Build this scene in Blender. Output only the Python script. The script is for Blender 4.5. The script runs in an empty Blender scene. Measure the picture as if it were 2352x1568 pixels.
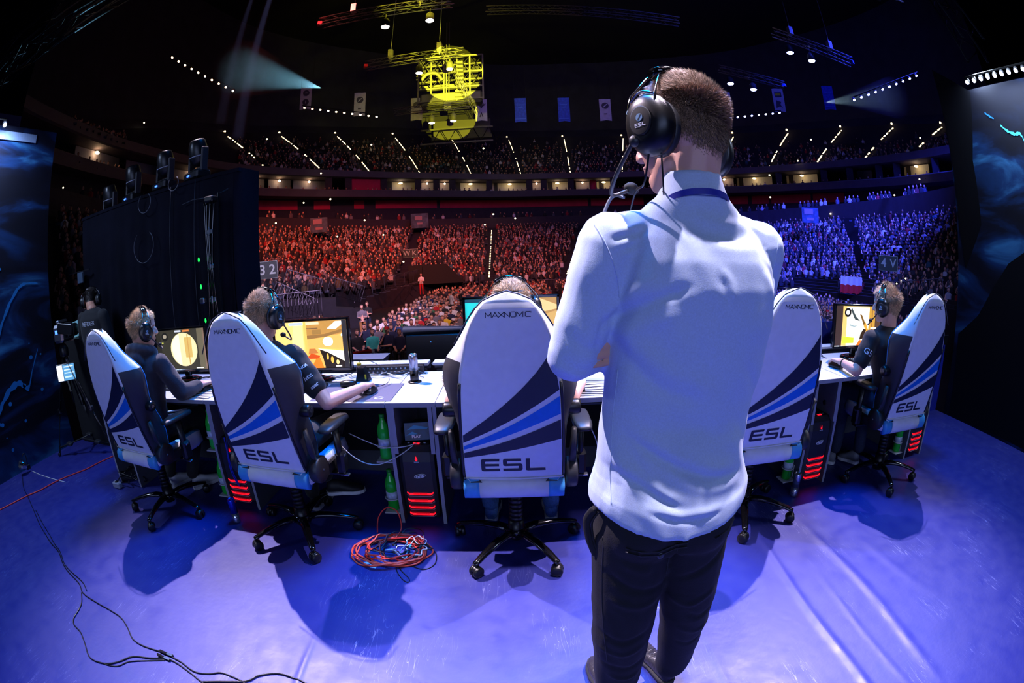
import bpy, bmesh, math, random
import numpy as np
from mathutils import Vector, Matrix, Quaternion, Euler
from mathutils.bvhtree import BVHTree
PI = math.pi
SC = bpy.context.scene
COL = SC.collection
RND = random.Random(7)
V = Vector
def R(d): return math.radians(d)
def lin(c):
    return tuple(((x/255)/12.92 if x/255 <= .04045 else ((x/255+.055)/1.055)**2.4) for x in c)
# ------------------------------------------------------------------ materials
MATS = {}
def mat(name, col, rough=.5, metal=0., emit=None, es=0., var=.08, vscale=30., bump=0., bscale=80., attr=False, spec=.5, trans=0., sheen=0., coat=0.):
    if name in MATS: return MATS[name]
    m = bpy.data.materials.new(name); m.use_nodes = True
    nt = m.node_tree; N = nt.nodes; L = nt.links
    b = N['Principled BSDF']
    c = lin(col)
    b.inputs['Roughness'].default_value = rough
    b.inputs['Metallic'].default_value = metal
    b.inputs['Specular IOR Level'].default_value = spec
    b.inputs['Coat Weight'].default_value = coat
    if trans: b.inputs['Transmission Weight'].default_value = trans
    if sheen: b.inputs['Sheen Weight'].default_value = sheen
    tc = N.new('ShaderNodeTexCoord')
    nz = N.new('ShaderNodeTexNoise'); nz.inputs['Scale'].default_value = vscale; nz.inputs['Detail'].default_value = 4
    L.new(tc.outputs['Object'], nz.inputs['Vector'])
    mx = N.new('ShaderNodeMix'); mx.data_type = 'RGBA'; mx.blend_type = 'MULTIPLY'
    mx.inputs[0].default_value = 1.
    ramp = N.new('ShaderNodeMapRange'); ramp.inputs[3].default_value = 1-var; ramp.inputs[4].default_value = 1+var
    ramp.inputs[1].default_value = .3; ramp.inputs[2].default_value = .7
    L.new(nz.outputs['Fac'], ramp.inputs[0])
    if attr:
        a = N.new('ShaderNodeAttribute'); a.attribute_name = 'col'
        L.new(a.outputs['Color'], mx.inputs[6])
    else: mx.inputs[6].default_value = (*c, 1)
    L.new(ramp.outputs[0], mx.inputs[7])
    L.new(mx.outputs[2], b.inputs['Base Color'])
    if bump:
        n2 = N.new('ShaderNodeTexNoise'); n2.inputs['Scale'].default_value = bscale; n2.inputs['Detail'].default_value = 3
        L.new(tc.outputs['Object'], n2.inputs['Vector'])
        bp = N.new('ShaderNodeBump'); bp.inputs['Strength'].default_value = bump; bp.inputs['Distance'].default_value = .01
        L.new(n2.outputs['Fac'], bp.inputs['Height']); L.new(bp.outputs[0], b.inputs['Normal'])
    if emit is not None:
        if attr: L.new(a.outputs['Color'], b.inputs['Emission Color'])
        else: b.inputs['Emission Color'].default_value = (*lin(emit), 1)
        b.inputs['Emission Strength'].default_value = es
    MATS[name] = m
    return m
# ------------------------------------------------------------------ mesh builder
def frame_from(d, up=V((0, 0, 1))):
    d = V(d).normalized()
    if abs(d.dot(up)) > .97: up = V((0, 1, 0))
    x = d.cross(up).normalized(); y = x.cross(d).normalized()
    return x, y, d
def catmull(pts, n=6, closed=False):
    P = [V(p) for p in pts]; out = []; k = len(P)
    rng = range(k if closed else k-1)
    for i in rng:
        if closed: a, b, c, d = P[i-1], P[i], P[(i+1) % k], P[(i+2) % k]
        else: a, b, c, d = P[max(i-1, 0)], P[i], P[i+1], P[min(i+2, k-1)]
        for j in range(n):
            t = j/n
            out.append(.5*((2*b)+(c-a)*t+(2*a-5*b+4*c-d)*t*t+(3*b-a-3*c+d)*t**3))
    if not closed: out.append(P[-1])
    return out
class MB:
    def __init__(s): s.v = []; s.f = []; s.m = []; s.sm = []; s.c = None
    def add(s, verts, faces, mi=0, smooth=False, M=None, col=None):
        o = len(s.v)
        for p in verts:
            p = V(p); s.v.append(M @ p if M is not None else p)
        for i, f in enumerate(faces):
            s.f.append([o+k for k in f]); s.m.append(mi if isinstance(mi, int) else mi[i]); s.sm.append(smooth)
            if s.c is not None or col is not None:
                if s.c is None: s.c = [(1, 1, 1)]*(len(s.f)-1)
                s.c.append(col if col is not None else (1, 1, 1))
        return s
    def box(s, c, d, mi=0, b=0., M=None, rz=0, col=None, smooth=False):
        hx, hy, hz = d[0]/2, d[1]/2, d[2]/2
        T = Matrix.Translation(V(c)) @ Matrix.Rotation(rz, 4, 'Z')
        if M is not None: T = M @ T
        b = min(b, hx*.9, hy*.9, hz*.9)
        if b <= 0:
            vs = [(x*hx, y*hy, z*hz) for x in (-1, 1) for y in (-1, 1) for z in (-1, 1)]
            fs = [(0, 1, 3, 2), (4, 6, 7, 5), (0, 4, 5, 1), (2, 3, 7, 6), (0, 2, 6, 4), (1, 5, 7, 3)]
            return s.add(vs, fs, mi, smooth, T, col)
        vs = []; idx = {}
        for x in (-1, 1):
            for y in (-1, 1):
                for z in (-1, 1):
                    idx[(x, y, z)] = len(vs)
                    vs += [(x*hx, y*(hy-b), z*(hz-b)), (x*(hx-b), y*hy, z*(hz-b)), (x*(hx-b), y*(hy-b), z*hz)]
        fs = []
        I = lambda x, y, z, k: idx[(x, y, z)]+k
        for q in (-1, 1):
            f = [I(q, -1, -1, 0), I(q, 1, -1, 0), I(q, 1, 1, 0), I(q, -1, 1, 0)]; fs.append(f if q > 0 else f[::-1])
            f = [I(-1, q, -1, 1), I(-1, q, 1, 1), I(1, q, 1, 1), I(1, q, -1, 1)]; fs.append(f if q > 0 else f[::-1])
            f = [I(-1, -1, q, 2), I(1, -1, q, 2), I(1, 1, q, 2), I(-1, 1, q, 2)]; fs.append(f if q > 0 else f[::-1])
        for x in (-1, 1):
            for y in (-1, 1):
                f = [I(x, y, -1, 0), I(x, y, -1, 1), I(x, y, 1, 1), I(x, y, 1, 0)]; fs.append(f if x*y > 0 else f[::-1])
                f = [I(x, -1, y, 0), I(x, 1, y, 0), I(x, 1, y, 2), I(x, -1, y, 2)]; fs.append(f if x*y > 0 else f[::-1])
                f = [I(-1, x, y, 1), I(-1, x, y, 2), I(1, x, y, 2), I(1, x, y, 1)]; fs.append(f if x*y > 0 else f[::-1])
                for z in (-1, 1):
                    f = [I(x, y, z, 0), I(x, y, z, 1), I(x, y, z, 2)]; fs.append(f if x*y*z > 0 else f[::-1])
        return s.add(vs, fs, mi, smooth, T, col)
    def rings(s, rings, mi=0, smooth=True, closed=True, caps=True, loop=False, M=None, col=None):
        n = len(rings[0]); vs = [p for r in rings for p in r]; fs = []; k = len(rings)
        for i in range(k if loop else k-1):
            a = i*n; b = ((i+1) % k)*n
            for j in range(n if closed else n-1):
                j2 = (j+1) % n; fs.append((a+j, a+j2, b+j2, b+j))
        if caps and not loop and closed:
            fs.append(tuple(range(n))[::-1]); fs.append(tuple((k-1)*n+j for j in range(n)))
        return s.add(vs, fs, mi, smooth, M, col)
    def tube(s, pts, r, n=8, mi=0, closed=False, M=None, sx=1., col=None, smooth=True):
        P = [V(p) for p in pts]; k = len(P); rs = []
        x = None
        for i in range(k):
            if closed: d = P[(i+1) % k]-P[i-1]
            else: d = P[min(i+1, k-1)]-P[max(i-1, 0)]
            if d.length < 1e-9: d = V((0, 0, 1))
            d.normalize()
            if x is None: x, y, _ = frame_from(d)
            else:
                x = (x-d*x.dot(d))
                if x.length < 1e-6: x, y, _ = frame_from(d)
                x.normalize(); y = d.cross(x)
            rr = r[i] if isinstance(r, (list, tuple)) else r
            rs.append([P[i]+x*(math.cos(2*PI*j/n)*rr*sx)+y*(math.sin(2*PI*j/n)*rr) for j in range(n)])
        return s.rings(rs, mi, smooth, loop=closed, M=M, col=col)
    def cyl(s, a, b, r, r2=None, n=16, mi=0, M=None, smooth=True, col=None):
        return s.tube([a, b], [r, r if r2 is None else r2], n, mi, M=M, smooth=smooth, col=col)
    def lathe(s, prof, n=20, mi=0, M=None, smooth=True, col=None, sx=1, sy=1):
        rs = [[(r*sx*math.cos(2*PI*j/n), r*sy*math.sin(2*PI*j/n), z) for j in range(n)] for r, z in prof]
        return s.rings(rs, mi, smooth, M=M, col=col)
    def prism(s, poly, a, b, mi=0, M=None, smooth=False, col=None):
        n = len(poly); vs = [(x, y, a) for x, y in poly]+[(x, y, b) for x, y in poly]
        fs = [tuple(range(n))[::-1], tuple(range(n, 2*n))]+[(i, (i+1) % n, n+(i+1) % n, n+i) for i in range(n)]
        return s.add(vs, fs, mi, smooth, M, col)
    def sph(s, c, r, nu=12, nv=8, mi=0, M=None, Rm=None, col=None):
        if not isinstance(r, (list, tuple)): r = (r, r, r)
        vs = [(0, 0, -1)]
        for i in range(1, nv):
            t = PI*i/nv
            for j in range(nu):
                p = 2*PI*j/nu; vs.append((math.sin(t)*math.cos(p), math.sin(t)*math.sin(p), -math.cos(t)))
        vs.append((0, 0, 1)); fs = []
        for j in range(nu): fs.append((0, 1+(j+1) % nu, 1+j))
        for i in range(nv-2):
            for j in range(nu):
                a = 1+i*nu; j2 = (j+1) % nu; fs.append((a+j, a+j2, a+nu+j2, a+nu+j))
        t = len(vs)-1; a = 1+(nv-2)*nu
        for j in range(nu): fs.append((a+j, a+(j+1) % nu, t))
        T = Matrix.Translation(V(c))
        if Rm is not None: T = T @ Rm.to_4x4()
        T = T @ Matrix.Diagonal((r[0], r[1], r[2], 1))
        if M is not None: T = M @ T
        return s.add(vs, fs, mi, True, T, col)
    def cap(s, a, b, ra, rb, n=12, mi=0, M=None, sx=1.):
        a = V(a); b = V(b); d = (b-a); L = d.length; d.normalize()
        pts = []; rr = []
        for t in (-1, -.85, -.5, 0): pts.append(a+d*ra*t); rr.append(max(ra*math.sqrt(max(0, 1-t*t)), ra*.05))
        for t in (.0, .5, .85, 1): pts.append(b+d*rb*t); rr.append(max(rb*math.sqrt(max(0, 1-t*t)), rb*.05))
        return s.tube(pts, rr, n, mi, M=M, sx=sx)
    def mesh(s, name, mats):
        me = bpy.data.meshes.new(name)
        me.from_pydata([tuple(p) for p in s.v], [], s.f)
        for m in mats: me.materials.append(m)
        if s.f:
            me.polygons.foreach_set('material_index', s.m); me.polygons.foreach_set('use_smooth', s.sm)
        if s.c is not None:
            at = me.attributes.new('col', 'FLOAT_COLOR', 'FACE')
            at.data.foreach_set('color', [x for c in s.c for x in (*c, 1)])
        me.update()
        return me
    def build(s, name, mats, parent=None, loc=None, rz=None):
        if not isinstance(mats, (list, tuple)): mats = [mats]
        o = bpy.data.objects.new(name, s.mesh(name, mats)); COL.objects.link(o)
        if parent is not None: o.parent = parent
        if loc is not None: o.location = loc
        if rz is not None: o.rotation_euler.z = rz
        return o
def tag(o, label=None, cat=None, group=None, kind=None):
    if label: o['label'] = label
    if cat: o['category'] = cat
    if group: o['group'] = group
    if kind: o['kind'] = kind
    return o
def thing(name, label, cat, loc=(0, 0, 0), rz=0, group=None):
    o = bpy.data.objects.new(name, None); COL.objects.link(o)
    o.location = loc; o.rotation_euler = (0, 0, rz); o.empty_display_size = .1
    return tag(o, label, cat, group)
def dup(o, loc=None, rz=None, label=None, group=None, parent=None):
    c = o.copy(); COL.objects.link(c)
    if parent is not None: c.parent = parent
    if loc is not None: c.location = loc
    if rz is not None: c.rotation_euler = (0, 0, rz)
    if label: c['label'] = label
    if group: c['group'] = group
    for ch in list(o.children): dup(ch, parent=c)
    return c
def struct(name, mb, m, label=None, **k):
    o = mb.build(name, m, **k); o['kind'] = 'structure'
    if label: o['label'] = label
    return o
def remesh(mb, voxel, smooth=6, fac=.6):
    me = mb.mesh('tmp', []); o = bpy.data.objects.new('tmp', me); COL.objects.link(o)
    a = o.modifiers.new('r', 'REMESH'); a.mode = 'VOXEL'; a.voxel_size = voxel; a.use_smooth_shade = True
    if smooth:
        b = o.modifiers.new('s', 'SMOOTH'); b.iterations = smooth; b.factor = fac
    dg = bpy.context.evaluated_depsgraph_get(); dg.update()
    out = bpy.data.meshes.new_from_object(o.evaluated_get(dg))
    bpy.data.objects.remove(o); bpy.data.meshes.remove(me)
    out.polygons.foreach_set('use_smooth', [True]*len(out.polygons))
    return out
def mobj(name, me, mats, parent=None):
    for m in (mats if isinstance(mats, (list, tuple)) else [mats]): me.materials.append(m)
    me.name = name
    o = bpy.data.objects.new(name, me); COL.objects.link(o)
    if parent is not None: o.parent = parent
    return o
def vco(me):
    a = np.empty(len(me.vertices)*3, dtype=np.float32); me.vertices.foreach_get('co', a); return a.reshape(-1, 3).astype(float)
def vno(me):
    a = np.empty(len(me.vertices)*3, dtype=np.float32); me.vertices.foreach_get('normal', a); return a.reshape(-1, 3).astype(float)
def setco(me, a): me.vertices.foreach_set('co', a.astype(np.float32).ravel()); me.update()
def text_mesh(s, size, off=0., space=1.):
    cu = bpy.data.curves.new('t', 'FONT'); cu.body = s; cu.size = size; cu.offset = off; cu.resolution_u = 3
    cu.align_x = 'CENTER'; cu.align_y = 'CENTER'; cu.space_character = space
    o = bpy.data.objects.new('t', cu); COL.objects.link(o)
    dg = bpy.context.evaluated_depsgraph_get(); dg.update()
    me = bpy.data.meshes.new_from_object(o.evaluated_get(dg))
    vs = [tuple(v.co) for v in me.vertices]; fs = [tuple(p.vertices) for p in me.polygons]
    bpy.data.objects.remove(o); bpy.data.curves.remove(cu); bpy.data.meshes.remove(me)
    return vs, fs
# wide sporty three-letter logo as flat polygons, height 1, baseline 0, total width about 3.9
def esl_polys():
    P = []
    def E(x):
        P.append([(x+.12, 1), (x+1.15, 1), (x+1.13, .8), (x+.3, .8), (x+.25, .75), (x+.25, .6), (x+.0, .6), (x, .85), (x+.03, .95)])
        P.append([(x, .6), (x+1.1, .6), (x+1.1, .41), (x, .41)])
        P.append([(x, .41), (x+.25, .41), (x+.25, .25), (x+.3, .2), (x+1.15, .2), (x+1.16, 0), (x+.14, 0), (x+.03, .04), (x, .15)])
    def S(x):
        P.append([(x+.12, 1), (x+1.12, 1), (x+1.12, .8), (x+.28, .8), (x+.25, .77), (x+.25, .6), (x, .6), (x, .87), (x+.04, .96)])
        P.append([(x, .6), (x+1.08, .6), (x+1.18, .55), (x+1.2, .41), (x+.12, .41), (x+.02, .46)])
        P.append([(x+.95, .41), (x+1.2, .41), (x+1.2, .12), (x+1.15, .04), (x+1.05, 0), (x, 0), (x, .2), (x+.92, .2), (x+.95, .24)])
    def L(x):
        P.append([(x, 1), (x+.25, 1), (x+.25, .2), (x, .2)])
        P.append([(x, .2), (x+1.2, .2), (x+1.22, 0), (x+.12, 0), (x+.02, .04), (x, .14)])
    E(0); S(1.35); L(2.75)
    return P
# ------------------------------------------------------------------ camera
cd = bpy.data.cameras.new('camera'); cam = bpy.data.objects.new('camera', cd); COL.objects.link(cam)
EYE = 1.45
pit, rol = R(10.426), R(-1.873)
def w_(x, y, z):
    c, s = math.cos(rol), math.sin(rol); x, y = c*x-s*y, s*x+c*y
    c, s = math.cos(pit), math.sin(pit); return V((x, z*c+y*s, y*c-z*s))
rx, ux, fx = w_(1, 0, 0), w_(0, 1, 0), w_(0, 0, 1)
cam.matrix_world = Matrix(((rx.x, ux.x, -fx.x, 0), (rx.y, ux.y, -fx.y, 0), (rx.z, ux.z, -fx.z, EYE), (0, 0, 0, 1)))
cd.type = 'PANO'; cd.sensor_width = 36; cd.sensor_fit = 'HORIZONTAL'
FMM = 1052.73/2352*36
for tgt in (getattr(cd, 'cycles', None), cd):
    try:
        tgt.panorama_type = 'FISHEYE_EQUISOLID'; tgt.fisheye_lens = FMM; tgt.fisheye_fov = PI*1.1
    except Exception: pass
cd.clip_start = .02; cd.clip_end = 500
SC.camera = cam
SC.view_settings.view_transform = 'Standard'; SC.view_settings.look = 'None'; SC.view_settings.gamma = 1
SC.view_settings.use_curve_mapping = False
SC.view_settings.exposure = 0
cy = SC.cycles
cy.max_bounces = 5; cy.diffuse_bounces = 2; cy.glossy_bounces = 3; cy.transmission_bounces = 5; cy.volume_bounces = 0
cy.transparent_max_bounces = 6; cy.use_denoising = True; cy.sample_clamp_indirect = 4
cy.caustics_reflective = False; cy.caustics_refractive = False
def dirv(az, el):
    a, e = R(az), R(el); return V((math.sin(a)*math.cos(e), math.cos(a)*math.cos(e), math.sin(e)))
def P3(az, el, r):  # point at horizontal distance r from the camera position
    return V((math.sin(R(az))*r, math.cos(R(az))*r, EYE+r*math.tan(R(el))))
# ------------------------------------------------------------------ shared materials
M_white = mat('white_leatherette', (232, 234, 238), .45, var=.03, bump=.05, bscale=300)
M_char = mat('charcoal_leatherette', (44, 44, 52), .5, var=.08, bump=.06, bscale=300)
M_navy = mat('navy_print', (20, 28, 50), .5, var=.05)
M_blue = mat('bright_blue_print', (6, 112, 214), .45, var=.05)
M_lblue = mat('light_blue_leatherette', (70, 160, 222), .45, var=.05)
M_blk = mat('black_plastic', (16, 16, 19), .35, var=.15)
M_blkm = mat('matt_black', (12, 12, 15), .8, var=.2)
M_gloss = mat('gloss_black', (9, 9, 12), .12, var=.1, coat=.5)
M_dgrey = mat('dark_grey_plastic', (38, 38, 42), .45)
M_met = mat('brushed_steel', (170, 172, 180), .3, 1., var=.1)
M_chrome = mat('chrome', (210, 210, 215), .12, 1.)
M_desk = mat('white_laminate', (188, 188, 196), .35, var=.02)
M_edge = mat('grey_laminate_edge', (150, 152, 170), .45, var=.04)
M_grey = mat('grey_laminate', (84, 86, 98), .55, var=.06)
M_wcab = mat('white_rubber_cable', (215, 215, 215), .5)
M_rcab = mat('red_rubber_cable', (226, 52, 40), .45)
M_ocab = mat('orange_red_cable', (238, 84, 62), .45)
# ------------------------------------------------------------------ gaming chair
LV = [(.47, .212, .225, .12, .09), (.52, .217, .235, .16, .10), (.62, .215, .24, .19, .1), (.72, .211, .242, .19, .1), (.80, .207, .25, .165, .09),
      (.88, .203, .268, .15, .085), (.95, .198, .28, .155, .08), (1.02, .190, .280, .165, .08), (1.07, .180, .258, .165, .08), (1.12, .168, .216, .14, .075),
      (1.17, .155, .184, .11, .075), (1.22, .135, .155, .095, .075), (1.265, .108, .124, .085, .07), (1.30, .078, .09, .075, .065), (1.322, .04, .05, .055, .05), (1.33, .012, .015, .03, .03)]
def yb(z): return -.17-(z-.45)*.215-.02*math.sin((z-.45)/.9*PI)
def lv(z, k):
    z = max(LV[0][0], min(LV[-1][0], z))
    return np.interp(z, [l[0] for l in LV], [l[k] for l in LV])
GL = {'M': [((0, 0), (0, 1)), ((0, 1), (.5, .25)), ((.5, .25), (1, 1)), ((1, 1), (1, 0))], 'A': [((0, 0), (.5, 1)), ((.5, 1), (1, 0)), ((.3, .28), (.8, .28))], 'X': [((0, 0), (1, 1)), ((0, 1), (1, 0))],
      'N': [((0, 0), (0, 1)), ((0, 1), (1, 0)), ((1, 0), (1, 1))], 'O': [((.15, 0), (.85, 0)), ((.85, 0), (1, .2)), ((1, .2), (1, .8)), ((1, .8), (.85, 1)), ((.85, 1), (.15, 1)), ((.15, 1), (0, .8)), ((0, .8), (0, .2)), ((0, .2), (.15, 0))],
      'I': [((.5, 0), (.5, 1))], 'C': [((1, 0), (.15, 0)), ((.15, 0), (0, .2)), ((0, .2), (0, .8)), ((0, .8), (.15, 1)), ((.15, 1), (1, 1))]}
def chair(label, loc, rz, base_rot):
    t = thing('gaming_chair', label, 'gaming chair', loc, rz, 'white gaming chairs behind the long desk')
    mb = MB(); rings = []
    zs = list(np.linspace(.47, 1.29, 34))+[1.305, 1.315, 1.324, 1.33]
    for z in zs:
        wb, wo, df, th = [lv(z, k) for k in (1, 2, 3, 4)]; y0 = yb(z)
        if z > 1.29: y0 += (z-1.29)*.6
        h = [(0, 0), (.5*wb, 0), (wb-.006, .001), (wb+.004, .008), (wb+(wo-wb)*.55, df*.4), (wo-.004, df*.72), (wo-.006, df*.9), (wo-.022, df), (wo-.05, df*.95), (wo-.085, max(th, df*.7)), (wo-.12 if wo > .15 else wo*.3, th+.004), (0, th)]
        pts = [(x, y0+y, z) for x, y in h]+[(-x, y0+y, z) for x, y in h[1:-1][::-1]]
        rings.append([V(p) for p in pts])
    n = len(rings[0]); mi = []
    for i in range(len(rings)-1):
        zm = zs[i]
        for j in range(n):
            k = j if j < 11 else n-1-j
            if k <= 2: m = 0
            elif k <= 8: m = 0 if zm > 1.05 else 1
            else: m = 0 if zm > 1.15 else 1
            mi.append(m)
    mi += [1, 0]
    mb.rings(rings, mi)
    br = mb.build('backrest', [M_white, M_char], t)
    # printed rear panel with stripes and lettering
    pm = MB(); N = 26
    def q(x, z, e=.0015): return (x, yb(z)-e, z)
    zz = list(np.linspace(.515, 1.27, 40))
    rg = [[q(u*(lv(z, 1)-.008), z, .0016) for u in np.linspace(-1, 1, 9)] for z in zz]
    pm.rings(rg, 0, closed=False, caps=False)
    def band(aL, aR, bL, bR, m, sag=.012):
        top = []; bot = []
        for i in range(N+1):
            u = i/N; s = sag*math.sin(PI*u)
            za = aL+(aR-aL)*u-s; zb = bL+(bR-bL)*u-s*.6
            xa = (-1+2*u)*(lv(za, 1)-.0085); xb = (-1+2*u)*(lv(zb, 1)-.0085)
            top.append(q(xa, za, .003)); bot.append(q(xb, zb, .003))
        pm.rings([top, bot], m, closed=False, caps=False, smooth=False)
    band(.745, 1.115, .708, .945, 1, .02)
    band(.69, .918, .672, .838, 2)
    band(.655, .812, .628, .718, 1)
    for P in esl_polys():
        vs = [q(-.138+x*.0698, .553+y*.068, .0034) for x, y in P]
        pm.add(vs, [tuple(range(len(vs)))], 1)
    x0 = -.079
    for ch in 'MAXNOMIC':
        gw = {'I': .0025, 'M': .021, 'A': .021, 'X': .021}.get(ch, .019)
        for a, b in GL[ch]:
            ax, az_, bx_, bz = x0+a[0]*gw, 1.238+a[1]*.0185, x0+b[0]*gw, 1.238+b[1]*.0185; L_ = math.hypot(bx_-ax, bz-az_); nx2, nz2 = -(bz-az_)/L_*.0014, (bx_-ax)/L_*.0014; ex, ez = (bx_-ax)/L_*.0010, (bz-az_)/L_*.0010
            pm.add([q(ax-ex+nx2, az_-ez+nz2, .0034), q(bx_+ex+nx2, bz+ez+nz2, .0034), q(bx_+ex-nx2, bz+ez-nz2, .0034), q(ax-ex-nx2, az_-ez-nz2, .0034)], [(0, 1, 2, 3)], 1)
        x0 += gw+(.0035 if ch not in 'AX' else .001)
    pm.tube([q(.085+.003*math.cos(a), 1.255+.003*math.sin(a), .003) for a in np.linspace(0, 6.28, 9)[:-1]], .0004, 4, 1, closed=True)
    pm.build('back_panel', [M_white, M_navy, M_blue], br)
    # welt along the lower lip and black side channels
    wm = MB(); wm.tube([q(u*.218, .515-.006*(1-u*u), .004) for u in np.linspace(-1, 1, 15)], .0045, 6)
    wm.build('welt', M_white, br)
    for s in (-1, 1):
        c = MB(); c.tube([(s*(lv(z, 1)+.001), yb(z)+.002, z) for z in np.linspace(.5, .98, 14)], .007, 6)
        c.build('side_channel', M_blk, br)
        e = MB(); e.tube([(s*(lv(z, 2)-.02), yb(z)+lv(z, 3)+.001, z) for z in np.linspace(.52, 1.24, 30)], .004, 5)
        e.build('piping', M_lblue, br)
    rim = MB(); rim.tube([(u*lv(zq, 2), yb(zq)+.004, zq) for u, zq in [(-1, 1.14), (-1, 1.18), (-1, 1.22), (-1, 1.265), (-1, 1.3), (-.8, 1.322), (0, 1.334), (.8, 1.322), (1, 1.3), (1, 1.265), (1, 1.22), (1, 1.18), (1, 1.14)]], .003, 5)
    rim.build('rim_welt', M_navy, br)
    # seat
    s = MB(); rings = []
    for y, hw, zt, zb in [(-.2, .2, .47, .44), (-.17, .225, .49, .41), (-.05, .24, .485, .40), (.1, .25, .485, .40), (.22, .25, .49, .40), (.29, .24, .48, .41), (.32, .2, .46, .43)]:
        rings.append([V(p) for p in [(-hw, y, zb+.02), (-hw-.005, y, (zt+zb)/2), (-hw+.01, y, zt+.03), (-hw+.05, y, zt+.035), (-hw+.09, y, zt), (0, y, zt-.01), (hw-.09, y, zt), (hw-.05, y, zt+.035), (hw-.01, y, zt+.03), (hw+.005, y, (zt+zb)/2), (hw, y, zb+.02), (0, y, zb)]])
    n = 12; mi = []
    for i in range(6):
        for j in range(n): mi.append(1 if j in (0, 9, 8, 1) else (2 if j in (2, 7) else 0))
    s.rings(rings, mi+[0, 0]); s.build('seat', [M_char, M_white, M_lblue], t)
    r = MB()
    def roll(x0, x1, m):
        rr = []
        for x in np.linspace(x0, x1, 5):
            rr.append([V((x, -.178+.035*math.cos(a), .457+.05*math.sin(a))) for a in np.linspace(0, 2*PI, 17)[:-1]])
        r.rings(rr, m)
    roll(-.222, -.152, 1); roll(-.152, .152, 0); roll(.152, .222, 1)
    r.build('rear_roll', [M_white, M_lblue], t)
    for sd in (-1, 1):
        m = MB(); X = sd*.258
        Mx = Matrix.Translation((X, -.12, .50)) @ Matrix.Rotation(PI/2, 4, 'Y')
        m.lathe([(.01, -.028), (.066, -.026), (.072, -.018), (.072, .018), (.066, .026), (.01, .028)], 24, 0, Mx)
        m.box((X-sd*.005, -.02, .455), (.03, .2, .07), 0, .01)
        m.lathe([(.006, sd*.029), (.006, sd*.032)], 8, 1, Mx)
        m.tube([(X, -.13, .5), (X+sd*.002, -.165, .62), (X+sd*.004, -.19, .74)], [.03, .026, .018], 10, 0, sx=.6)
        m.build('recline_hinge', [M_dgrey, M_met], t)
        k = MB(); Mk = Matrix.Translation((sd*.262, -.15, .825)) @ Matrix.Rotation(PI/2, 4, 'Y')
        k.lathe([(.004, -.03), (.03, -.03), (.033, -.02), (.033, .02), (.028, .03), (.004, .03)], 16, 0, Mk)
        k.lathe([(.016, sd*.031), (.004, sd*.031)], 12, 1, Mk)
        k.build('lumbar_knob', [M_blk, M_met], t)
        a = MB(); ax = sd*.318
        a.box((sd*.27, .03, .415), (.13, .06, .016), 0, .004)
        a.tube([(ax, .03, .41), (ax, .03, .5), (ax, .015, .69)], .028, 10, 0, sx=.55)
        a.box((ax+sd*.004, .03, .48), (.05, .075, .12), 0, .012)
        a.box((ax+sd*.004, .03, .52), (.054, .03, .014), 1, .003)
        a.build('armrest_post', [M_blk, M_met], t)
        p = MB(); rr = []
        for y, hw, zt, zb in [(-.13, .02, .708, .695), (-.12, .035, .715, .69), (-.06, .045, .722, .69), (.04, .046, .724, .69), (.1, .044, .722, .69), (.13, .03, .716, .692), (.137, .015, .71, .698)]:
            rr.append([V((ax+x, y+.01, z)) for x, z in [(-hw, zb+.01), (-hw+.006, zt-.004), (-hw+.016, zt), (hw-.016, zt), (hw-.006, zt-.004), (hw, zb+.01), (hw-.01, zb), (-hw+.01, zb)]])
        p.rings(rr); p.build('armrest_pad', M_dgrey, t)
    l = MB(); l.tube([(.2, .05, .42), (.27, .06, .415), (.31, .03, .41)], .007, 8); l.box((.335, .02, .408), (.05, .03, .012), 0, .004)
    l.build('recline_lever', M_met, t)
    # base
    m = MB(); m.box((0, .02, .385), (.19, .26, .045), 0, .012); m.box((0, .02, .35), (.1, .14, .03), 0, .01)
    m.lathe([(.024, .36), (.03, .35), (.03, .33)], 18, 0)
    for i in range(6): m.lathe([(.034, .325-i*.026), (.036, .32-i*.026), (.034, .30-i*.026)], 18, 0)
    m.lathe([(.04, .17), (.043, .10), (.04, .06)], 18, 0)
    m.build('gas_lift', M_blk, t)
    b = MB(); b.lathe([(.045, .075), (.055, .08), (.055, .115), (.045, .125)], 20)
    b.build('base_hub', M_gloss, t)
    for k in range(5):
        a = R(90+72*k)+base_rot; c, s2 = math.cos(a), math.sin(a); D = V((c, s2, 0))
        g = MB(); rr = []
        for d, z, hw, hh in [(.03, .10, .03, .018), (.1, .115, .028, .018), (.18, .112, .024, .015), (.27, .095, .02, .013), (.315, .082, .018, .012), (.335, .078, .014, .01)]:
            X = V((-s2, c, 0)); o = D*d+V((0, 0, z))
            rr.append([o+X*(hw*math.cos(q))+V((0, 0, 1))*(hh*math.sin(q)) for q in np.linspace(0, 2*PI, 11)[:-1]])
        g.rings(rr); leg = g.build('base_leg', M_gloss, t)
        w = MB(); ca = a+RND.uniform(-1.2, 1.2); o = D*.325
        Mw = Matrix.Translation((o.x, o.y, .03)) @ Matrix.Rotation(ca, 4, 'Z') @ Matrix.Rotation(PI/2, 4, 'X')
        for sx in (-1, 1): w.lathe([(.008, sx*.026), (.026, sx*.026), (.03, sx*.02), (.03, sx*.006), (.026, sx*.004), (.008, sx*.004)], 18, 0, Mw)
        w.tube([o+V((0, 0, .08)), o+V((0, 0, .058))], .008, 8, 1)
        w.sph(o+V((0, 0, .043)), (.026, .026, .02), 12, 8, 0)
        w.build('caster', [M_blk, M_chrome], leg)
    return t
CH = [(-2.355, 2.045), (-1.225, 2.04), (-.008, 1.99), (1.315, 2.08), (2.575, 2.11)]
BR = [R(-22), 0, 0, R(16), R(18)]
chair('white gaming chair at the left desk end, under the player in the dark hoodie', (*CH[0], 0), R(-4), BR[0]).scale.z = .965
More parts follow.
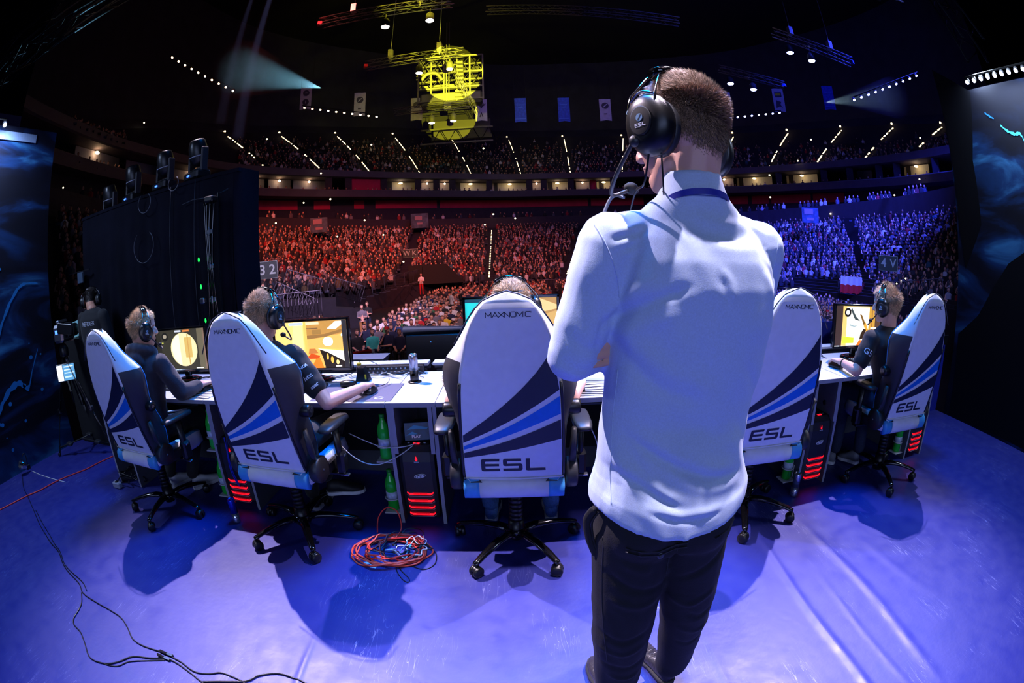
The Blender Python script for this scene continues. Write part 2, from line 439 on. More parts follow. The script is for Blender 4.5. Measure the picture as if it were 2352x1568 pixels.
chair('white gaming chair left of the coil of red cables, under the player in printed T-shirt', (*CH[1], 0), R(-4), BR[1]).scale.z = .982
chair('white gaming chair seen straight from behind, left of the standing man', (*CH[2], 0), R(-1), BR[2])
chair('white gaming chair half hidden by the standing man in the light blue shirt', (*CH[3], 0), R(-3), BR[3])
chair('white gaming chair at the right end of the desk, behind the player with the wristband', (*CH[4], 0), R(-5), BR[4])
# ------------------------------------------------------------------ desk units and computer bays
DT = .745; DY0, DY1 = 2.19, 2.86
BAYS = [(-3.176, -2.875), (-1.906, -1.642), (-.671, -.401), (.585, .855), (1.825, 2.095), (3.045, 3.315)]
BN = ['left end', 'between the two left players', 'beside the middle chair', 'behind the standing man', 'right of the half hidden chair', 'right end']
for i, (x0, x1) in enumerate(BAYS):
    t = thing('computer_bay', 'open grey and white computer bay of the desk, %s' % BN[i], 'desk cabinet', ((x0+x1)/2, 0, 0), 0, 'computer bays under the desk')
    hw = (x1-x0)/2
    m = MB(); m.box((0, (DY0+DY1)/2, DT-.0125), (2*hw-.004, DY1-DY0, .025), [1]*6, 0)
    m.m[-6:] = [1, 1, 1, 1, 1, 0]; m.build('bay_top', [M_desk, M_edge], t)
    for s in (-1, 1):
        p = MB(); p.box((s*(hw-.011), (DY0+DY1)/2+.01, (DT-.027)/2), (.02, DY1-DY0-.02, DT-.027), 0, 0)
        p.m[-6:] = [0, 0, 1, 0, 0, 0]; p.build('side_panel', [M_grey, M_edge], t)
        p = MB(); p.box((s*(hw-.034), DY0+.25, DT-.16), (.022, .48, .265), 0, 0)
        p.m[-6:] = [0, 0, 1, 0, 0, 0]; c = p.build('upper_cheek', [M_grey, M_edge], t)
        h = MB(); h.lathe([(.018, -.002), (.018, .002)], 16, 0, Matrix.Translation((s*(hw-.0465), DY0+.13, DT-.2)) @ Matrix.Rotation(PI/2, 4, 'Y'))
        h.build('cable_hole', M_blkm, c)
DN = ['the player in the dark hoodie', 'the player in the black printed T-shirt', 'the player hidden by the middle chair', 'the seat behind the standing man', 'the player with the wristband']
for i in range(5):
    x0 = BAYS[i][1]; x1 = BAYS[i+1][0]; cx = (x0+x1)/2; w = x1-x0
    t = thing('gaming_desk', 'white desk top section in front of %s' % DN[i], 'desk', (cx, 0, 0), 0, 'white desk sections in one long row')
    m = MB(); m.box((0, (DY0+DY1)/2, DT-.0125), (w-.004, DY1-DY0, .025)); m.m[-6:] = [1, 1, 1, 1, 1, 0]
    m.build('worktop', [M_desk, M_edge], t)
    m = MB(); m.box((0, DY1-.02, .44), (w-.01, .018, .5)); m.build('modesty_panel', M_blkm, t)
    m = MB(); m.box((0, DY0+.2, DT-.05), (w-.2, .3, .012), 0, .003); m.build('cable_tray', M_dgrey, t)
    l = thing('monitor_ledge', 'raised white ledge behind the desk of %s' % DN[i], 'ledge', (cx, DY1+.06, 0), 0, 'raised ledges along the back of the desk')
    m = MB(); m.box((0, 0, .79), (w+.24, .1, .02), 0, .003); m.build('ledge_board', M_desk, l)
    m = MB(); m.box((0, .03, .765), (w+.24, .02, .035)); m.box((0, 0, .375), (w+.2, .04, .75)); m.build('ledge_support', M_grey, l)
# ------------------------------------------------------------------ computers
M_red = mat('red_light_strip', (60, 0, 4), .4, emit=(255, 22, 40), es=1.6)
M_redd = mat('dim_red_light_strip', (50, 0, 4), .4, emit=(200, 10, 30), es=.8)
M_wht = mat('white_print', (225, 228, 235), .5)
M_bled = mat('blue_led', (20, 60, 255), .4, emit=(60, 110, 255), es=4)
def tower(label, x, y):
    t = thing('computer_tower', label, 'computer', (x, y, 0), 0, 'black computer towers in the desk bays')
    m = MB(); m.box((0, .24, .265), (.196, .44, .44), 0, .012)
    for sx in (-1, 1):
        for yy in (.08, .4): m.box((sx*.07, yy, .022), (.03, .05, .044), 0, .005)
    m.build('case', M_blk, t)
    f = MB(); rr = []
    for z, yf, hw in [(.045, .012, .09), (.06, .0, .096), (.2, -.008, .097), (.4, -.01, .097), (.455, .0, .095), (.485, .03, .09)]:
        rr.append([V(p) for p in [(-hw, .03, z), (-hw, yf+.012, z), (-hw+.02, yf, z), (hw-.02, yf, z), (hw, yf+.012, z), (hw, .03, z)]])
    f.rings(rr, smooth=False); fr = f.build('front_panel', M_dgrey, t)
    for k in range(4):
        z = .205-.045*k
        s = MB(); P = [(-.075, z), (-.06, z-.012), (.06, z-.012), (.075, z), (.075, z+.008), (.062, z-.001), (-.062, z-.001), (-.075, z+.008)]
        s.prism([(a, b) for a, b in P], .012, .016, 0, Matrix(((1, 0, 0, 0), (0, 0, -1, .005), (0, 1, 0, 0), (0, 0, 0, 1))))
        s.box((0, -.009, z-.0035), (.08, .004, .012), 1)
        s.build('red_light_slot', [M_red, M_redd], fr)
        s = MB(); s.tube([(-.078, -.01, z-.008), (-.062, -.011, z-.02), (.062, -.011, z-.02), (.078, -.01, z-.008)], .0022, 4); s.build('slot_rim', M_edge, fr)
    lg = MB()
    Ml = Matrix.Translation((.01, -.0105, .315)) @ Matrix.Rotation(R(-12), 4, 'Y')
    Mr = Ml @ Matrix(((1, 0, 0, 0), (0, 0, -1, 0), (0, 1, 0, 0), (0, 0, 0, 1)))
    lg.lathe([(.001, 0), (.001, .002), (.034, .002), (.034, 0)], 28, 0, Mr @ Matrix.Diagonal((1, .38, 1, 1)))
    lg.lathe([(.001, 0), (.001, .003), (.030, .003), (.030, 0)], 28, 1, Mr @ Matrix.Translation((.002, 0, 0)) @ Matrix.Diagonal((.95, .31, 1, 1)))
    vs, fs = text_mesh('one', .030, .0014)
    lg.add([V((v[0], v[1], .0035)) for v in vs], fs, 0, M=Mr)
    lg.build('logo_badge', [M_wht, M_blk], fr)
    fl = MB(); fl.add([(-.007, -.0115, .415), (0, -.0115, .405), (.007, -.0115, .413), (.004, -.0115, .425), (0, -.0115, .436), (-.004, -.0115, .424)], [(0, 1, 2, 3, 4, 5)], 0)
    fl.add([(-.014, -.0115, .399), (.014, -.0115, .399), (.014, -.0115, .402), (-.014, -.0115, .402)], [(0, 1, 2, 3)], 1)
    fl.build('flame_emblem', [M_red, M_wht], fr)
    c = MB(); c.box((0, .07, .4885), (.14, .05, .006), 0, .002)
    for q in range(4): c.cyl((-.045+.03*q, .05, .49), (-.045+.03*q, .05, .494), .008, n=10, mi=2)
    c.box((0, .035, .492), (.035, .01, .005), 1); c.build('port_panel', [M_blk, M_red, M_met], t)
    return t
tower('black computer tower with a blue cable down its front, between the two left chairs', -1.774, 2.215)
bc = MB(); bc.tube(catmull([(-1.80, 2.21, .5), (-1.785, 2.19, .42), (-1.79, 2.185, .3), (-1.77, 2.19, .2), (-1.76, 2.2, .17)], 5), .005, 6); bc.tube(catmull([(-1.77, 2.2, .5), (-1.775, 2.18, .4), (-1.77, 2.18, .28), (-1.75, 2.19, .17)], 5), .004, 6)
tag(bc.build('patch_cable', mat('blue_cable', (10, 40, 190), .5)), 'blue cable hanging down the front of the left computer tower', 'cable')
tower('black computer tower behind the coil of red cables, blue box on its top', -.536, 2.22)
tower('black computer tower behind the standing man', .72, 2.22)
tower('black computer tower right of the half hidden chair', 1.96, 2.22)
tower('black computer tower at the right end of the desk', 3.18, 2.22)
gb = thing('graphics_card_box', 'small dark blue printed box leaning on top of the middle computer tower', 'box', (-.53, 2.30, .495), R(8))
m = MB(); m.box((0, 0, .05), (.15, .04, .1), 0, .002, M=Matrix.Rotation(R(-14), 4, 'X')); m.build('carton', mat('navy_carton', (16, 52, 92), .4, var=.5, vscale=25), gb)
m = MB()
for P in [[(-.06, .06), (-.02, .085), (.06, .07), (.05, .06), (-.01, .065)], [(-.065, .03), (-.03, .05), (0, .035)]]: m.add([(x, -.0215, z) for x, z in P], [tuple(range(len(P)))], 0, M=Matrix.Rotation(R(-14), 4, 'X'))
vs, fs = text_mesh('PLAY', .022, .001); m.add([(v[0]-.01, -.0216, v[1]+.022) for v in vs], fs, 1, M=Matrix.Rotation(R(-14), 4, 'X'))
m.build('box_print', [mat('teal_print', (60, 150, 190), .5), M_wht], gb)
# ------------------------------------------------------------------ bottles on holders
M_green = mat('green_bottle_plastic', (40, 225, 70), .1, trans=.35, var=.05)
M_lab = mat('bottle_label', (190, 205, 225), .5, var=.25, vscale=60)
def holder(x, z, label, full=True):
    t = thing('bottle_holder', label, 'bottle holder', (x, 2.28, z), 0, 'white bottle holders on the desk panels')
    m = MB(); m.box((-.05, 0, 0), (.1, .1, .01), 0, .003); m.build('tray', M_desk, t)
    m = MB(); m.tube([(-.05+.043*math.cos(a), .043*math.sin(a), .085) for a in np.linspace(0, 2*PI, 17)[:-1]], .004, 6, closed=True); m.box((-.004, 0, .05), (.006, .03, .1)); m.build('holding_ring', M_desk, t)
def bottle(x, z, label):
    t = thing('water_bottle', label, 'bottle', (x-.05, 2.28, z+.006), 0, 'green water bottles beside the desk panels')
    m = MB(); m.lathe([(.012, .004), (.028, 0), (.034, .006), (.035, .03), (.033, .06), (.036, .075), (.036, .11), (.033, .125), (.036, .14), (.036, .17), (.028, .2), (.016, .225), (.013, .235), (.013, .25)], 20); m.build('bottle_body', M_green, t)
    m = MB(); m.lathe([(.0365, .078), (.0365, .125)], 20); m.build('bottle_label', M_lab, t)
    m = MB(); m.lathe([(.014, .245), (.0155, .247), (.0155, .262), (.013, .264), (.002, .264)], 16); m.build('screw_cap', mat('green_cap', (10, 130, 40), .4), t)
for x, z, a, b in [(-.672, .385, 1, 'upper white holder beside the middle computer tower'), (-.672, .05, 1, 'lower white holder beside the middle computer tower'),
                 (-1.907, .385, 1, 'upper white holder on the panel behind the far left player'), (-1.907, .05, 1, 'lower white holder by the floor behind the far left player'),
                 (1.824, .05, 1, 'white holder by the floor under the half hidden chair'), (3.044, .05, 1, 'white holder by the floor at the right desk end')]:
    holder(x, z, b); bottle(x, z, 'green water bottle in the '+b)
# ------------------------------------------------------------------ drinks cans
def can(loc, label, top, bot, rot=0):
    t = thing('drinks_can', label, 'can', loc, rot)
    m = MB(); m.lathe([(.001, .004), (.02, .002), (.025, .006), (.0265, .012), (.0265, .07)], 24, 1); m.lathe([(.0265, .07), (.0265, .155), (.024, .163), (.0225, .165), (.0215, .162), (.001, .162)], 24, 0); m.build('can_body', [top, bot], t)
    m = MB(); m.box((0, 0, .165), (.012, .02, .002), 0, .0005); m.build('ring_pull', M_met, t)
    return t
M_silver = mat('silver_can', (196, 198, 212), .22, .9, var=.1)
k = can((-.588, 2.60, DT+.006), 'tall silver and black drinks can standing on the white desk', M_silver, M_blk)
m = MB(); m.lathe([(.001, 0), (.04, 0), (.042, .003), (.04, .006), (.001, .006)], 28); tag(m.build('coaster', M_blk, loc=(-.588, 2.60, DT)), 'round black coaster under the tall silver can', 'coaster')
m = MB(); m.lathe([(.001, 0), (.012, 0)], 12, 0, Matrix.Translation((0, -.0268, .045)) @ Matrix.Rotation(PI/2, 4, 'X') @ Matrix.Diagonal((1, .6, 1, 1))); m.build('printed_emblem', mat('orange_print', (220, 90, 30), .5), k)
can((-1.735, 2.03, 0), 'blue and silver drinks can standing on the blue floor by the left computer tower', mat('blue_can', (22, 50, 190), .25, .6), M_silver)
can((1.76, 2.13, 0), 'silver drinks can standing on the floor under the half hidden chair', M_silver, M_silver)
# ------------------------------------------------------------------ monitors
M_scr = mat('screen_image', (0, 0, 0), .25, emit=(255, 255, 255), es=1.25, attr=True, var=.0)
def monitor(label, x, y, zb, rz, art, w=.545, h=.33):
    t = thing('computer_monitor', label, 'monitor', (x, y, DT), rz, 'black monitors on the long desk')
    z0 = zb-DT
    m = MB(); m.box((0, .02, z0+h/2), (w, .035, h), 0, .006); m.box((0, .045, z0+h/2), (w*.5, .04, h*.5), 0, .012)
    m.build('monitor_housing', M_gloss, t)
    fr = MB()
    for c, d in [((0, 0, z0+.009), (w, .012, .018)), ((0, 0, z0+h-.008), (w, .012, .016)), ((-w/2+.008, 0, z0+h/2), (.016, .012, h)), ((w/2-.008, 0, z0+h/2), (.016, .012, h))]: fr.box(c, d, 0, .003)
    fr.build('bezel', M_gloss, t)
    s = MB(); s.c = []
    W, H = w-.03, h-.034; zc = z0+h/2+.001
    def sp(u, v, e): return (-W/2+u*W, -.0005-e, zc-H/2+v*H)
    s.add([sp(0, 0, 0), sp(1, 0, 0), sp(1, 1, 0), sp(0, 1, 0)], [(0, 1, 2, 3)], 0, col=lin(art[0]))
    for i, (c, P) in enumerate(art[1:]):
        e = .00025*(i+1)
        if isinstance(P, tuple):   # ellipse
            u, v, a, b = P; P = [(u+a*math.cos(q), v+b*math.sin(q)) for q in np.linspace(0, 2*PI, 33)[:-1]]
        s.add([sp(u, v, e) for u, v in P], [tuple(range(len(P)))], 0, col=lin(c))
    s.build('screen', M_scr, t)
    st = MB(); st.box((0, .06, z0*.5+.01), (.06, .03, z0+.06), 0, .006)
    rr = [[V((r*math.cos(a)*1.1, .06+r*math.sin(a)*.8, z)) for a in np.linspace(0, 2*PI, 25)[:-1]] for r, z in [(.11, 0), (.112, .004), (.108, .012), (.02, .02)]]
    st.rings(rr); st.build('monitor_stand', M_gloss, t)
    ri = MB(); ri.tube([(.085*math.cos(a)*1.1, .06+.085*math.sin(a)*.8, .0165) for a in np.linspace(0, 2*PI, 25)[:-1]], .0025, 5, closed=True); ri.build('stand_ring', mat('red_trim', (150, 16, 20), .3), t)
    return t
def rc(u0, v0, u1, v1): return [(u0, v0), (u1, v0), (u1, v1), (u0, v1)]
art1 = [(52, 50, 42), ((40, 38, 34), rc(0, .0, .1, 1)), ((96, 90, 70), rc(.86, 0, 1, 1)), ((120, 96, 80), rc(.97, 0, 1, 1)), ((225, 215, 160), (.57, .5, .27, .42)), ((250, 240, 205), [(.42, .17), (.5, .1), (.5, .9), (.42, .83), (.35, .7), (.33, .5), (.35, .3)]),
        ((205, 170, 95), rc(.6, .3, .74, .8)), ((190, 150, 80), rc(.66, .12, .68, .88)), ((200, 205, 215), rc(.42, .94, .55, .985)), ((205, 120, 60), rc(.58, .94, .72, .985)), ((30, 30, 30), (.2, .84, .07, .11)), ((150, 140, 120), (.2, .85, .04, .05)), ((200, 200, 90), rc(.1, .68, .16, .7)), ((230, 230, 230), rc(.78, .02, .92, .045))]
art2 = [(232, 186, 96), ((250, 214, 120), rc(0, .0, .42, 1)), ((255, 228, 150), [(.2, 0), (.36, 0), (.4, .4), (.41, 1), (.28, 1)]), ((236, 196, 96), [(.4, 0), (.42, .4), (.43, 1), (.46, 1), (.46, 0)]), ((190, 140, 70), rc(.46, .7, 1, 1)), ((150, 110, 60), [(.46, .62), (.72, .66), (1, .78), (1, .84), (.7, .72), (.46, .7)]), ((222, 184, 96), [(.46, .62), (.74, .66), (1, .74), (1, .42), (.46, .42)]),
        ((255, 255, 240), (.74, .56, .07, .1)), ((255, 255, 255), [(.74, .83), (.86, .98), (1.0, .98), (.86, .82)]), ((255, 250, 230), [(.92, .7), (1, .8), (1, .68), (.92, .66)]), ((120, 90, 60), rc(.46, .84, .62, .86)), ((160, 120, 64), rc(.54, .72, .66, .82)),
        ((196, 120, 60), [(.46, .3), (.6, .32), (.56, .42), (.48, .42)]), ((210, 80, 30), [(.42, .2), (.6, .2), (.62, .26), (.5, .32)]), ((255, 250, 225), [(.6, .42), (1, .34), (1, .05), (.82, .18), (.62, .4)]), ((36, 28, 22), [(.62, .4), (.72, .34), (1.0, .08), (1, 0), (.68, 0), (.66, .2)]),
        ((240, 190, 80), (.72, .24, .015, .07)), ((240, 190, 80), (.78, .17, .02, .07)), ((250, 220, 140), (.85, .12, .02, .05)), ((220, 130, 40), [(.48, 0), (.66, 0), (.62, .22), (.56, .2)]), ((46, 44, 48), rc(.9+.04, 0, 1, 1)), ((190, 205, 235), rc(.22, .93, .42, .99)), ((235, 215, 170), rc(.46, .93, .64, .99)), ((250, 250, 240), rc(.82, .02, .9, .05))]
art3 = [(30, 176, 176), ((40, 200, 196), rc(.02, .62, .3, .97)), ((20, 140, 146), rc(0, .5, .3, .53)), ((60, 206, 200), rc(.02, .1, .3, .5)), ((20, 60, 80), rc(0, .94, .3, 1)), ((30, 30, 40), (.2, .74, .13, .16)), ((215, 190, 200), (.21, .73, .06, .08)), ((170, 130, 70), rc(.55, 0, 1, 1)), ((200, 160, 90), [(.55, .5), (1, .75), (1, .4), (.55, .2)]), ((222, 196, 130), [(.55, 1), (.8, 1), (1, .86), (1, .78), (.55, .62)])]
art5 = [(86, 62, 50), ((60, 46, 44), rc(0, 0, .13, 1)), ((228, 196, 110), rc(.14, 0, .86, 1)), ((250, 250, 238), [(.24, 0), (.7, 0), (.72, .97), (.22, .98)]), ((200, 150, 60), rc(.72, .05, .86, 1)), ((150, 100, 50), rc(.78, .05, .8, 1)), ((60, 70, 70), [(.3, .9), (.4, .66), (.52, .62), (.42, .74), (.32, .96)]), ((150, 170, 170), [(.28, .55), (.4, .5), (.5, .54), (.4, .47), (.3, .5)]),
        ((205, 225, 60), [(.15, .06), (.4, .06), (.4, .2), (.15, .24)]), ((30, 28, 28), (.24, .84, .07, .115)), ((225, 225, 225), (.24, .84, .04, .06)), ((120, 86, 40), [(.5, .8), (.55, .78), (.72, .34), (.76, .2), (.7, .16), (.66, .34)]), ((222, 160, 60), [(.6, .5), (.64, .6), (.74, .3), (.7, .22)]), ((50, 36, 26), [(.52, .14), (.62, .18), (.66, .4), (.6, .42), (.54, .3)]), ((224, 110, 30), [(.46, 0), (.6, 0), (.62, .12), (.52, .14)]), ((250, 250, 235), rc(.76, .42, .9, .46))]
monitor('black monitor showing an olive picture with a bright oval, at the left end', -2.43, 2.62, .822, R(4), art1)
monitor('black monitor showing a bright yellow room, left of the middle seat', -1.262, 2.62, .822, R(2), art2)
monitor('black monitor partly hidden by the middle chair, cyan picture at its left edge', 0, 2.62, .905, 0, art3, .56)
monitor('black monitor hidden behind the standing man', 1.35, 2.62, .83, R(-2), art2)
monitor('black monitor showing a white and golden picture, at the right end', 2.615, 2.62, .835, R(-4), art5)
# ------------------------------------------------------------------ stage floor: blue vinyl, rippled along its seams
def floor_material():
    m = bpy.data.materials.new('blue_stage_vinyl'); m.use_nodes = True; nt = m.node_tree; N = nt.nodes; L = nt.links; b = N['Principled BSDF']
    tc = N.new('ShaderNodeTexCoord')
    def noise(sc, det=4, scale=None, dist=0):
        n = N.new('ShaderNodeTexNoise'); n.inputs['Scale'].default_value = sc; n.inputs['Detail'].default_value = det; n.inputs['Distortion'].default_value = dist
        if scale:
            mp = N.new('ShaderNodeMapping'); mp.inputs['Scale'].default_value = scale[0]; mp.inputs['Rotation'].default_value = (0, 0, scale[1]); L.new(tc.outputs['Object'], mp.inputs[0]); L.new(mp.outputs[0], n.inputs[0])
        else: L.new(tc.outputs['Object'], n.inputs[0])
        return n
    def ramp(src, a, b_, c0, c1):
        r = N.new('ShaderNodeMapRange'); r.inputs[1].default_value = a; r.inputs[2].default_value = b_; r.inputs[3].default_value = c0; r.inputs[4].default_value = c1; L.new(src, r.inputs[0]); return r.outputs[0]
    n1 = noise(1.3, 5); n2 = noise(9, 5)
    # fine scuffs: thin bright ridges of a stretched noise, in two directions
    sA = noise(3.2, 2, ((9, .9, 1), .5)); sB = noise(2.7, 2, ((8, .8, 1), -.9)); big = noise(2.2, 2)
    def thin(s):
        r = N.new('ShaderNodeMath'); r.operation = 'SUBTRACT'; L.new(s.outputs['Fac'], r.inputs[0]); r.inputs[1].default_value = .5
        a = N.new('ShaderNodeMath'); a.operation = 'ABSOLUTE'; L.new(r.outputs[0], a.inputs[0])
        return ramp(a.outputs[0], 0, .0035, 1, 0)
    A, B = thin(sA), thin(sB)
    mx = N.new('ShaderNodeMath'); mx.operation = 'MAXIMUM'; L.new(A, mx.inputs[0]); L.new(B, mx.inputs[1])
    mk = N.new('ShaderNodeMath'); mk.operation = 'MULTIPLY'; L.new(mx.outputs[0], mk.inputs[0]); L.new(ramp(big.outputs['Fac'], .5, .66, 0, .55), mk.inputs[1])
    c1 = N.new('ShaderNodeMix'); c1.data_type = 'RGBA'; c1.inputs[6].default_value = (*lin((28, 33, 106)), 1); c1.inputs[7].default_value = (*lin((38, 43, 124)), 1); L.new(n1.outputs['Fac'], c1.inputs[0])
    c2 = N.new('ShaderNodeMix'); c2.data_type = 'RGBA'; L.new(mk.outputs[0], c2.inputs[0]); L.new(c1.outputs[2], c2.inputs[6]); c2.inputs[7].default_value = (.3, .32, .6, 1)
    L.new(c2.outputs[2], b.inputs['Base Color'])
    L.new(ramp(n2.outputs['Fac'], .3, .7, .38, .55), b.inputs['Roughness'])
    b.inputs['Specular IOR Level'].default_value = .45
    bp = N.new('ShaderNodeBump'); bp.inputs['Strength'].default_value = .12; bp.inputs['Distance'].default_value = .01
    L.new(noise(22, 4).outputs['Fac'], bp.inputs['Height']); L.new(bp.outputs[0], b.inputs['Normal'])
    return m
M_floor = floor_material()
XL, XR = -4.74, 4.58
fm = MB(); nx, ny = 420, 120
xs = np.linspace(XL, XR, nx); ys = np.linspace(-1.2, 3.38, ny)
def ripple(x, y):
    z = 0
    for cx, wd, h, y0, y1, dr in [(1.275, .022, .006, .3, 1.95, .02), (1.63, .03, .006, .3, 1.9, .02), (1.45, .02, .002, .3, 1.4, .0), (-.85, .016, .004, .3, 1.35, 0), (1.95, .03, .003, .8, 1.7, -.1), (.75, .02, .002, .2, 1.3, 0)]:
        c = cx+dr*(y-1)+.012*math.sin(y*5+cx*9)
        t = max(0, min(1, (y-y0)/.3))*max(0, min(1, (y1-y)/.3))
        z += h*t*math.exp(-((x-c)/wd)**2)
    return z
# finer columns where the ripples run
xs = np.sort(np.concatenate([xs, np.linspace(1.15, 1.8, 90), np.linspace(-.92, -.78, 24), np.linspace(.68, .82, 20)]))
fm.rings([[V((x, y, ripple(x, y)-.0001)) for x in xs] for y in ys], 0, closed=False, caps=False)
struct('floor', fm, M_floor, 'blue vinyl stage floor with scuffs and ripples')
m = MB(); m.box(((XL+XR)/2, 3.385, -1.04), (XR-XL, .02, 2.02)); m.box(((XL+XR)/2, 1.1, -.05), (XR-XL-.02, 4.5, .06)); struct('trim_1', m, M_blkm, 'black front face of the stage')
# ------------------------------------------------------------------ printed side walls
def wall_material(seed, bright):
    m = bpy.data.materials.new('printed_storm_fabric'); m.use_nodes = True; nt = m.node_tree; N = nt.nodes; L = nt.links; b = N['Principled BSDF']
    tc = N.new('ShaderNodeTexCoord'); mp = N.new('ShaderNodeMapping'); mp.inputs['Location'].default_value = (seed, seed, seed); mp.inputs['Scale'].default_value = (1, .55, 1.6); L.new(tc.outputs['Object'], mp.inputs[0])
    n = N.new('ShaderNodeTexNoise'); n.inputs['Scale'].default_value = 1.5; n.inputs['Detail'].default_value = 7; n.inputs['Distortion'].default_value = .8; L.new(mp.outputs[0], n.inputs[0])
    r = N.new('ShaderNodeValToRGB'); L.new(n.outputs['Fac'], r.inputs[0]); e = r.color_ramp.elements
    e[0].position = .42; e[0].color = (*lin((3, 5, 22)), 1); e[1].position = .78; e[1].color = (*lin((70, 150, 205)), 1)
    k = r.color_ramp.elements.new(.5); k.color = (*lin((5, 12, 34)), 1)
    k = r.color_ramp.elements.new(.6); k.color = (*lin((12, 46, 92)), 1)
    L.new(r.outputs[0], b.inputs['Base Color']); b.inputs['Roughness'].default_value = .75; b.inputs['Specular IOR Level'].default_value = .2
    return m
m = MB(); m.box((XL-.03, .75, 1.67), (.06, 3.95, 3.36)); struct('wall_left', m, wall_material(3.1, 1), 'dark blue printed storm wall at the left')
m = MB(); m.box((XR+.03, .85, 1.67), (.06, 3.95, 3.44)); struct('wall_right', m, wall_material(7.7, 1), 'dark blue printed storm wall at the right')
M_bolt = mat('printed_lightning', (70, 210, 250), .5, emit=(40, 170, 255), es=.05)  # print given a slight glow of its own, though it is no lamp
M_bolt2 = mat('printed_teal_streak', (20, 120, 190), .6)
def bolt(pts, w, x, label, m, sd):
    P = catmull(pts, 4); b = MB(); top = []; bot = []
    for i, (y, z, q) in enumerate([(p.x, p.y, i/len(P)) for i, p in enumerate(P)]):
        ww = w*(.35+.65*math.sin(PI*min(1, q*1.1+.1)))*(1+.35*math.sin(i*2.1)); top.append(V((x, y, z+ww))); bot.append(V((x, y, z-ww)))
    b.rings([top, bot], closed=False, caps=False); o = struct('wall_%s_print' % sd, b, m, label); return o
def onwall(x, az_pts): return [((x/math.tan(R(a))), EYE+abs(x)/abs(math.sin(R(a)))*math.tan(R(e)), 0) for a, e in az_pts]
wl = XL+.004; wr = XR-.004
for pts, w, x, l, mm, sd in [
    ([(-70.2, -4.2), (-68.8, -3), (-67.2, -.2), (-65.3, 2.2), (-63.8, 3.2), (-61.7, 3.0)], .028, wl, 'bright blue lightning printed on the left wall', M_bolt2, 'left'),
    ([(-70.8, -10.5), (-69.4, -8.8), (-67.6, -7.4), (-66, -7.0), (-64.9, -7.8), (-63.8, -6), (-62.6, -4)], .03, wl, 'teal lightning printed low on the left wall', M_bolt2, 'left'),
    ([(-71, 5.6), (-69, 6.1), (-67, 5.2)], .03, wl, 'blue streak printed on the left wall', M_bolt2, 'left'),
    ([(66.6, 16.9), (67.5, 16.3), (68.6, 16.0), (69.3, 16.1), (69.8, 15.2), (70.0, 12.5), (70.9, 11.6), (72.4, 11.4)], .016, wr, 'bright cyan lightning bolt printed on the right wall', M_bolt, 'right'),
    ([(64.6, 18.2), (65.3, 17.8), (65.8, 17.6)], .012, wr, 'small cyan streak printed on the right wall', M_bolt2, 'right')]:
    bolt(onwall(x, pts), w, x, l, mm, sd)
for pts, l in [([(58.8, -6.2), (61.4, -3.9), (63.4, -.6), (65.6, 2.2), (72, 6), (72.5, -16.5), (59.2, -15)], 'large black shape printed low on the right wall'), ([(58.3, 23), (63.2, 20.5), (61.5, 13), (61.8, 6), (59.4, 1), (58.6, 5)], 'black band painting the less lit edge of the right wall dark')]:
    b = MB(); b.add([(wr+.001, y, z) for y, z, _ in onwall(wr, pts)], [tuple(range(len(pts)))]); struct('wall_right_print', b, mat('black_print_and_shade', (3, 4, 12), .8, spec=.15), l)  # edge band puts the weaker light there into colour; the low shape is print
m = MB()
for i in range(26):
    y, z = RND.uniform(1.1, 2.5), RND.uniform(.2, 1.2); r = RND.uniform(.006, .03)
    m.add([(wl, y+r*math.cos(a), z+r*math.sin(a)*.8) for a in np.linspace(0, 2*PI, 13)[:-1]], [tuple(range(12))])
struct('wall_left_print', m, M_bolt2, 'blue spray droplets printed low on the left wall')
# battens of small lamps along the wall tops
M_lampw = mat('cold_white_lamp', (200, 210, 255), .3, emit=(200, 205, 255), es=26)
M_lampo = mat('warm_lamp', (255, 220, 170), .3, emit=(255, 205, 150), es=22)
M_lampb = mat('blue_lamp', (90, 90, 255), .3, emit=(150, 160, 255), es=26)
def batten(name, pts, label, glow, r, mlamp, rail=True, down=V((0, 0, -1)), grp=None, lab2=None, housing=True):
    a, b_ = V(pts[0]), V(pts[-1]); t = thing(name, label, 'light fixture', a)
    m = MB(); d = (b_-a)
    if rail: m.tube([-d*.03+V((0, 0, r*2.2)), d*1.03+V((0, 0, r*2.2))], r*.5, 6)
    else: m.tube([V((0, 0, 0)), V((0, 0, r))], r*.2, 4)
    m.build('rail', M_blkm, t)
    for p in pts:
        q = V(p)-a; h = MB()
        M = Matrix.Translation(q) @ (V((0, 0, -1)).rotation_difference(down)).to_matrix().to_4x4()
        h.lathe([(r*.7, r*2.2), (r*1.05, r*1.6), (r*1.15, 0), (r, 0), (r*.9, r*.4)], 14, 0, M); hh = h.build('lamp_housing', M_blkm, t)
        l = MB(); l.sph((0, 0, r*.1), (r*.95, r*.95, r*.5), 12, 6, 0, M); l.build('lamp_lens', mlamp, hh)
    return t
batten('lamp_batten', [(XR-.12, y, 3.42) for y in np.linspace(2.26, 1.30, 10)], 'row of ten small bright lamps above the right storm wall', None, .026, M_lampw, down=V((-.6, 0, -.8)))
batten('lamp_batten', [(XL+.12, y, 3.30) for y in np.linspace(1.83, 1.40, 5)], 'row of five small bright lamps above the left storm wall', None, .026, M_lampw, down=V((.6, 0, -.8)))
m = MB(); m.box((XL+.01, 1.9, 3.24), (.012, 1.0, .09)); struct('trim_2', m, mat('pale_hem', (110, 130, 160), .7), 'pale hem along the top of the left wall')
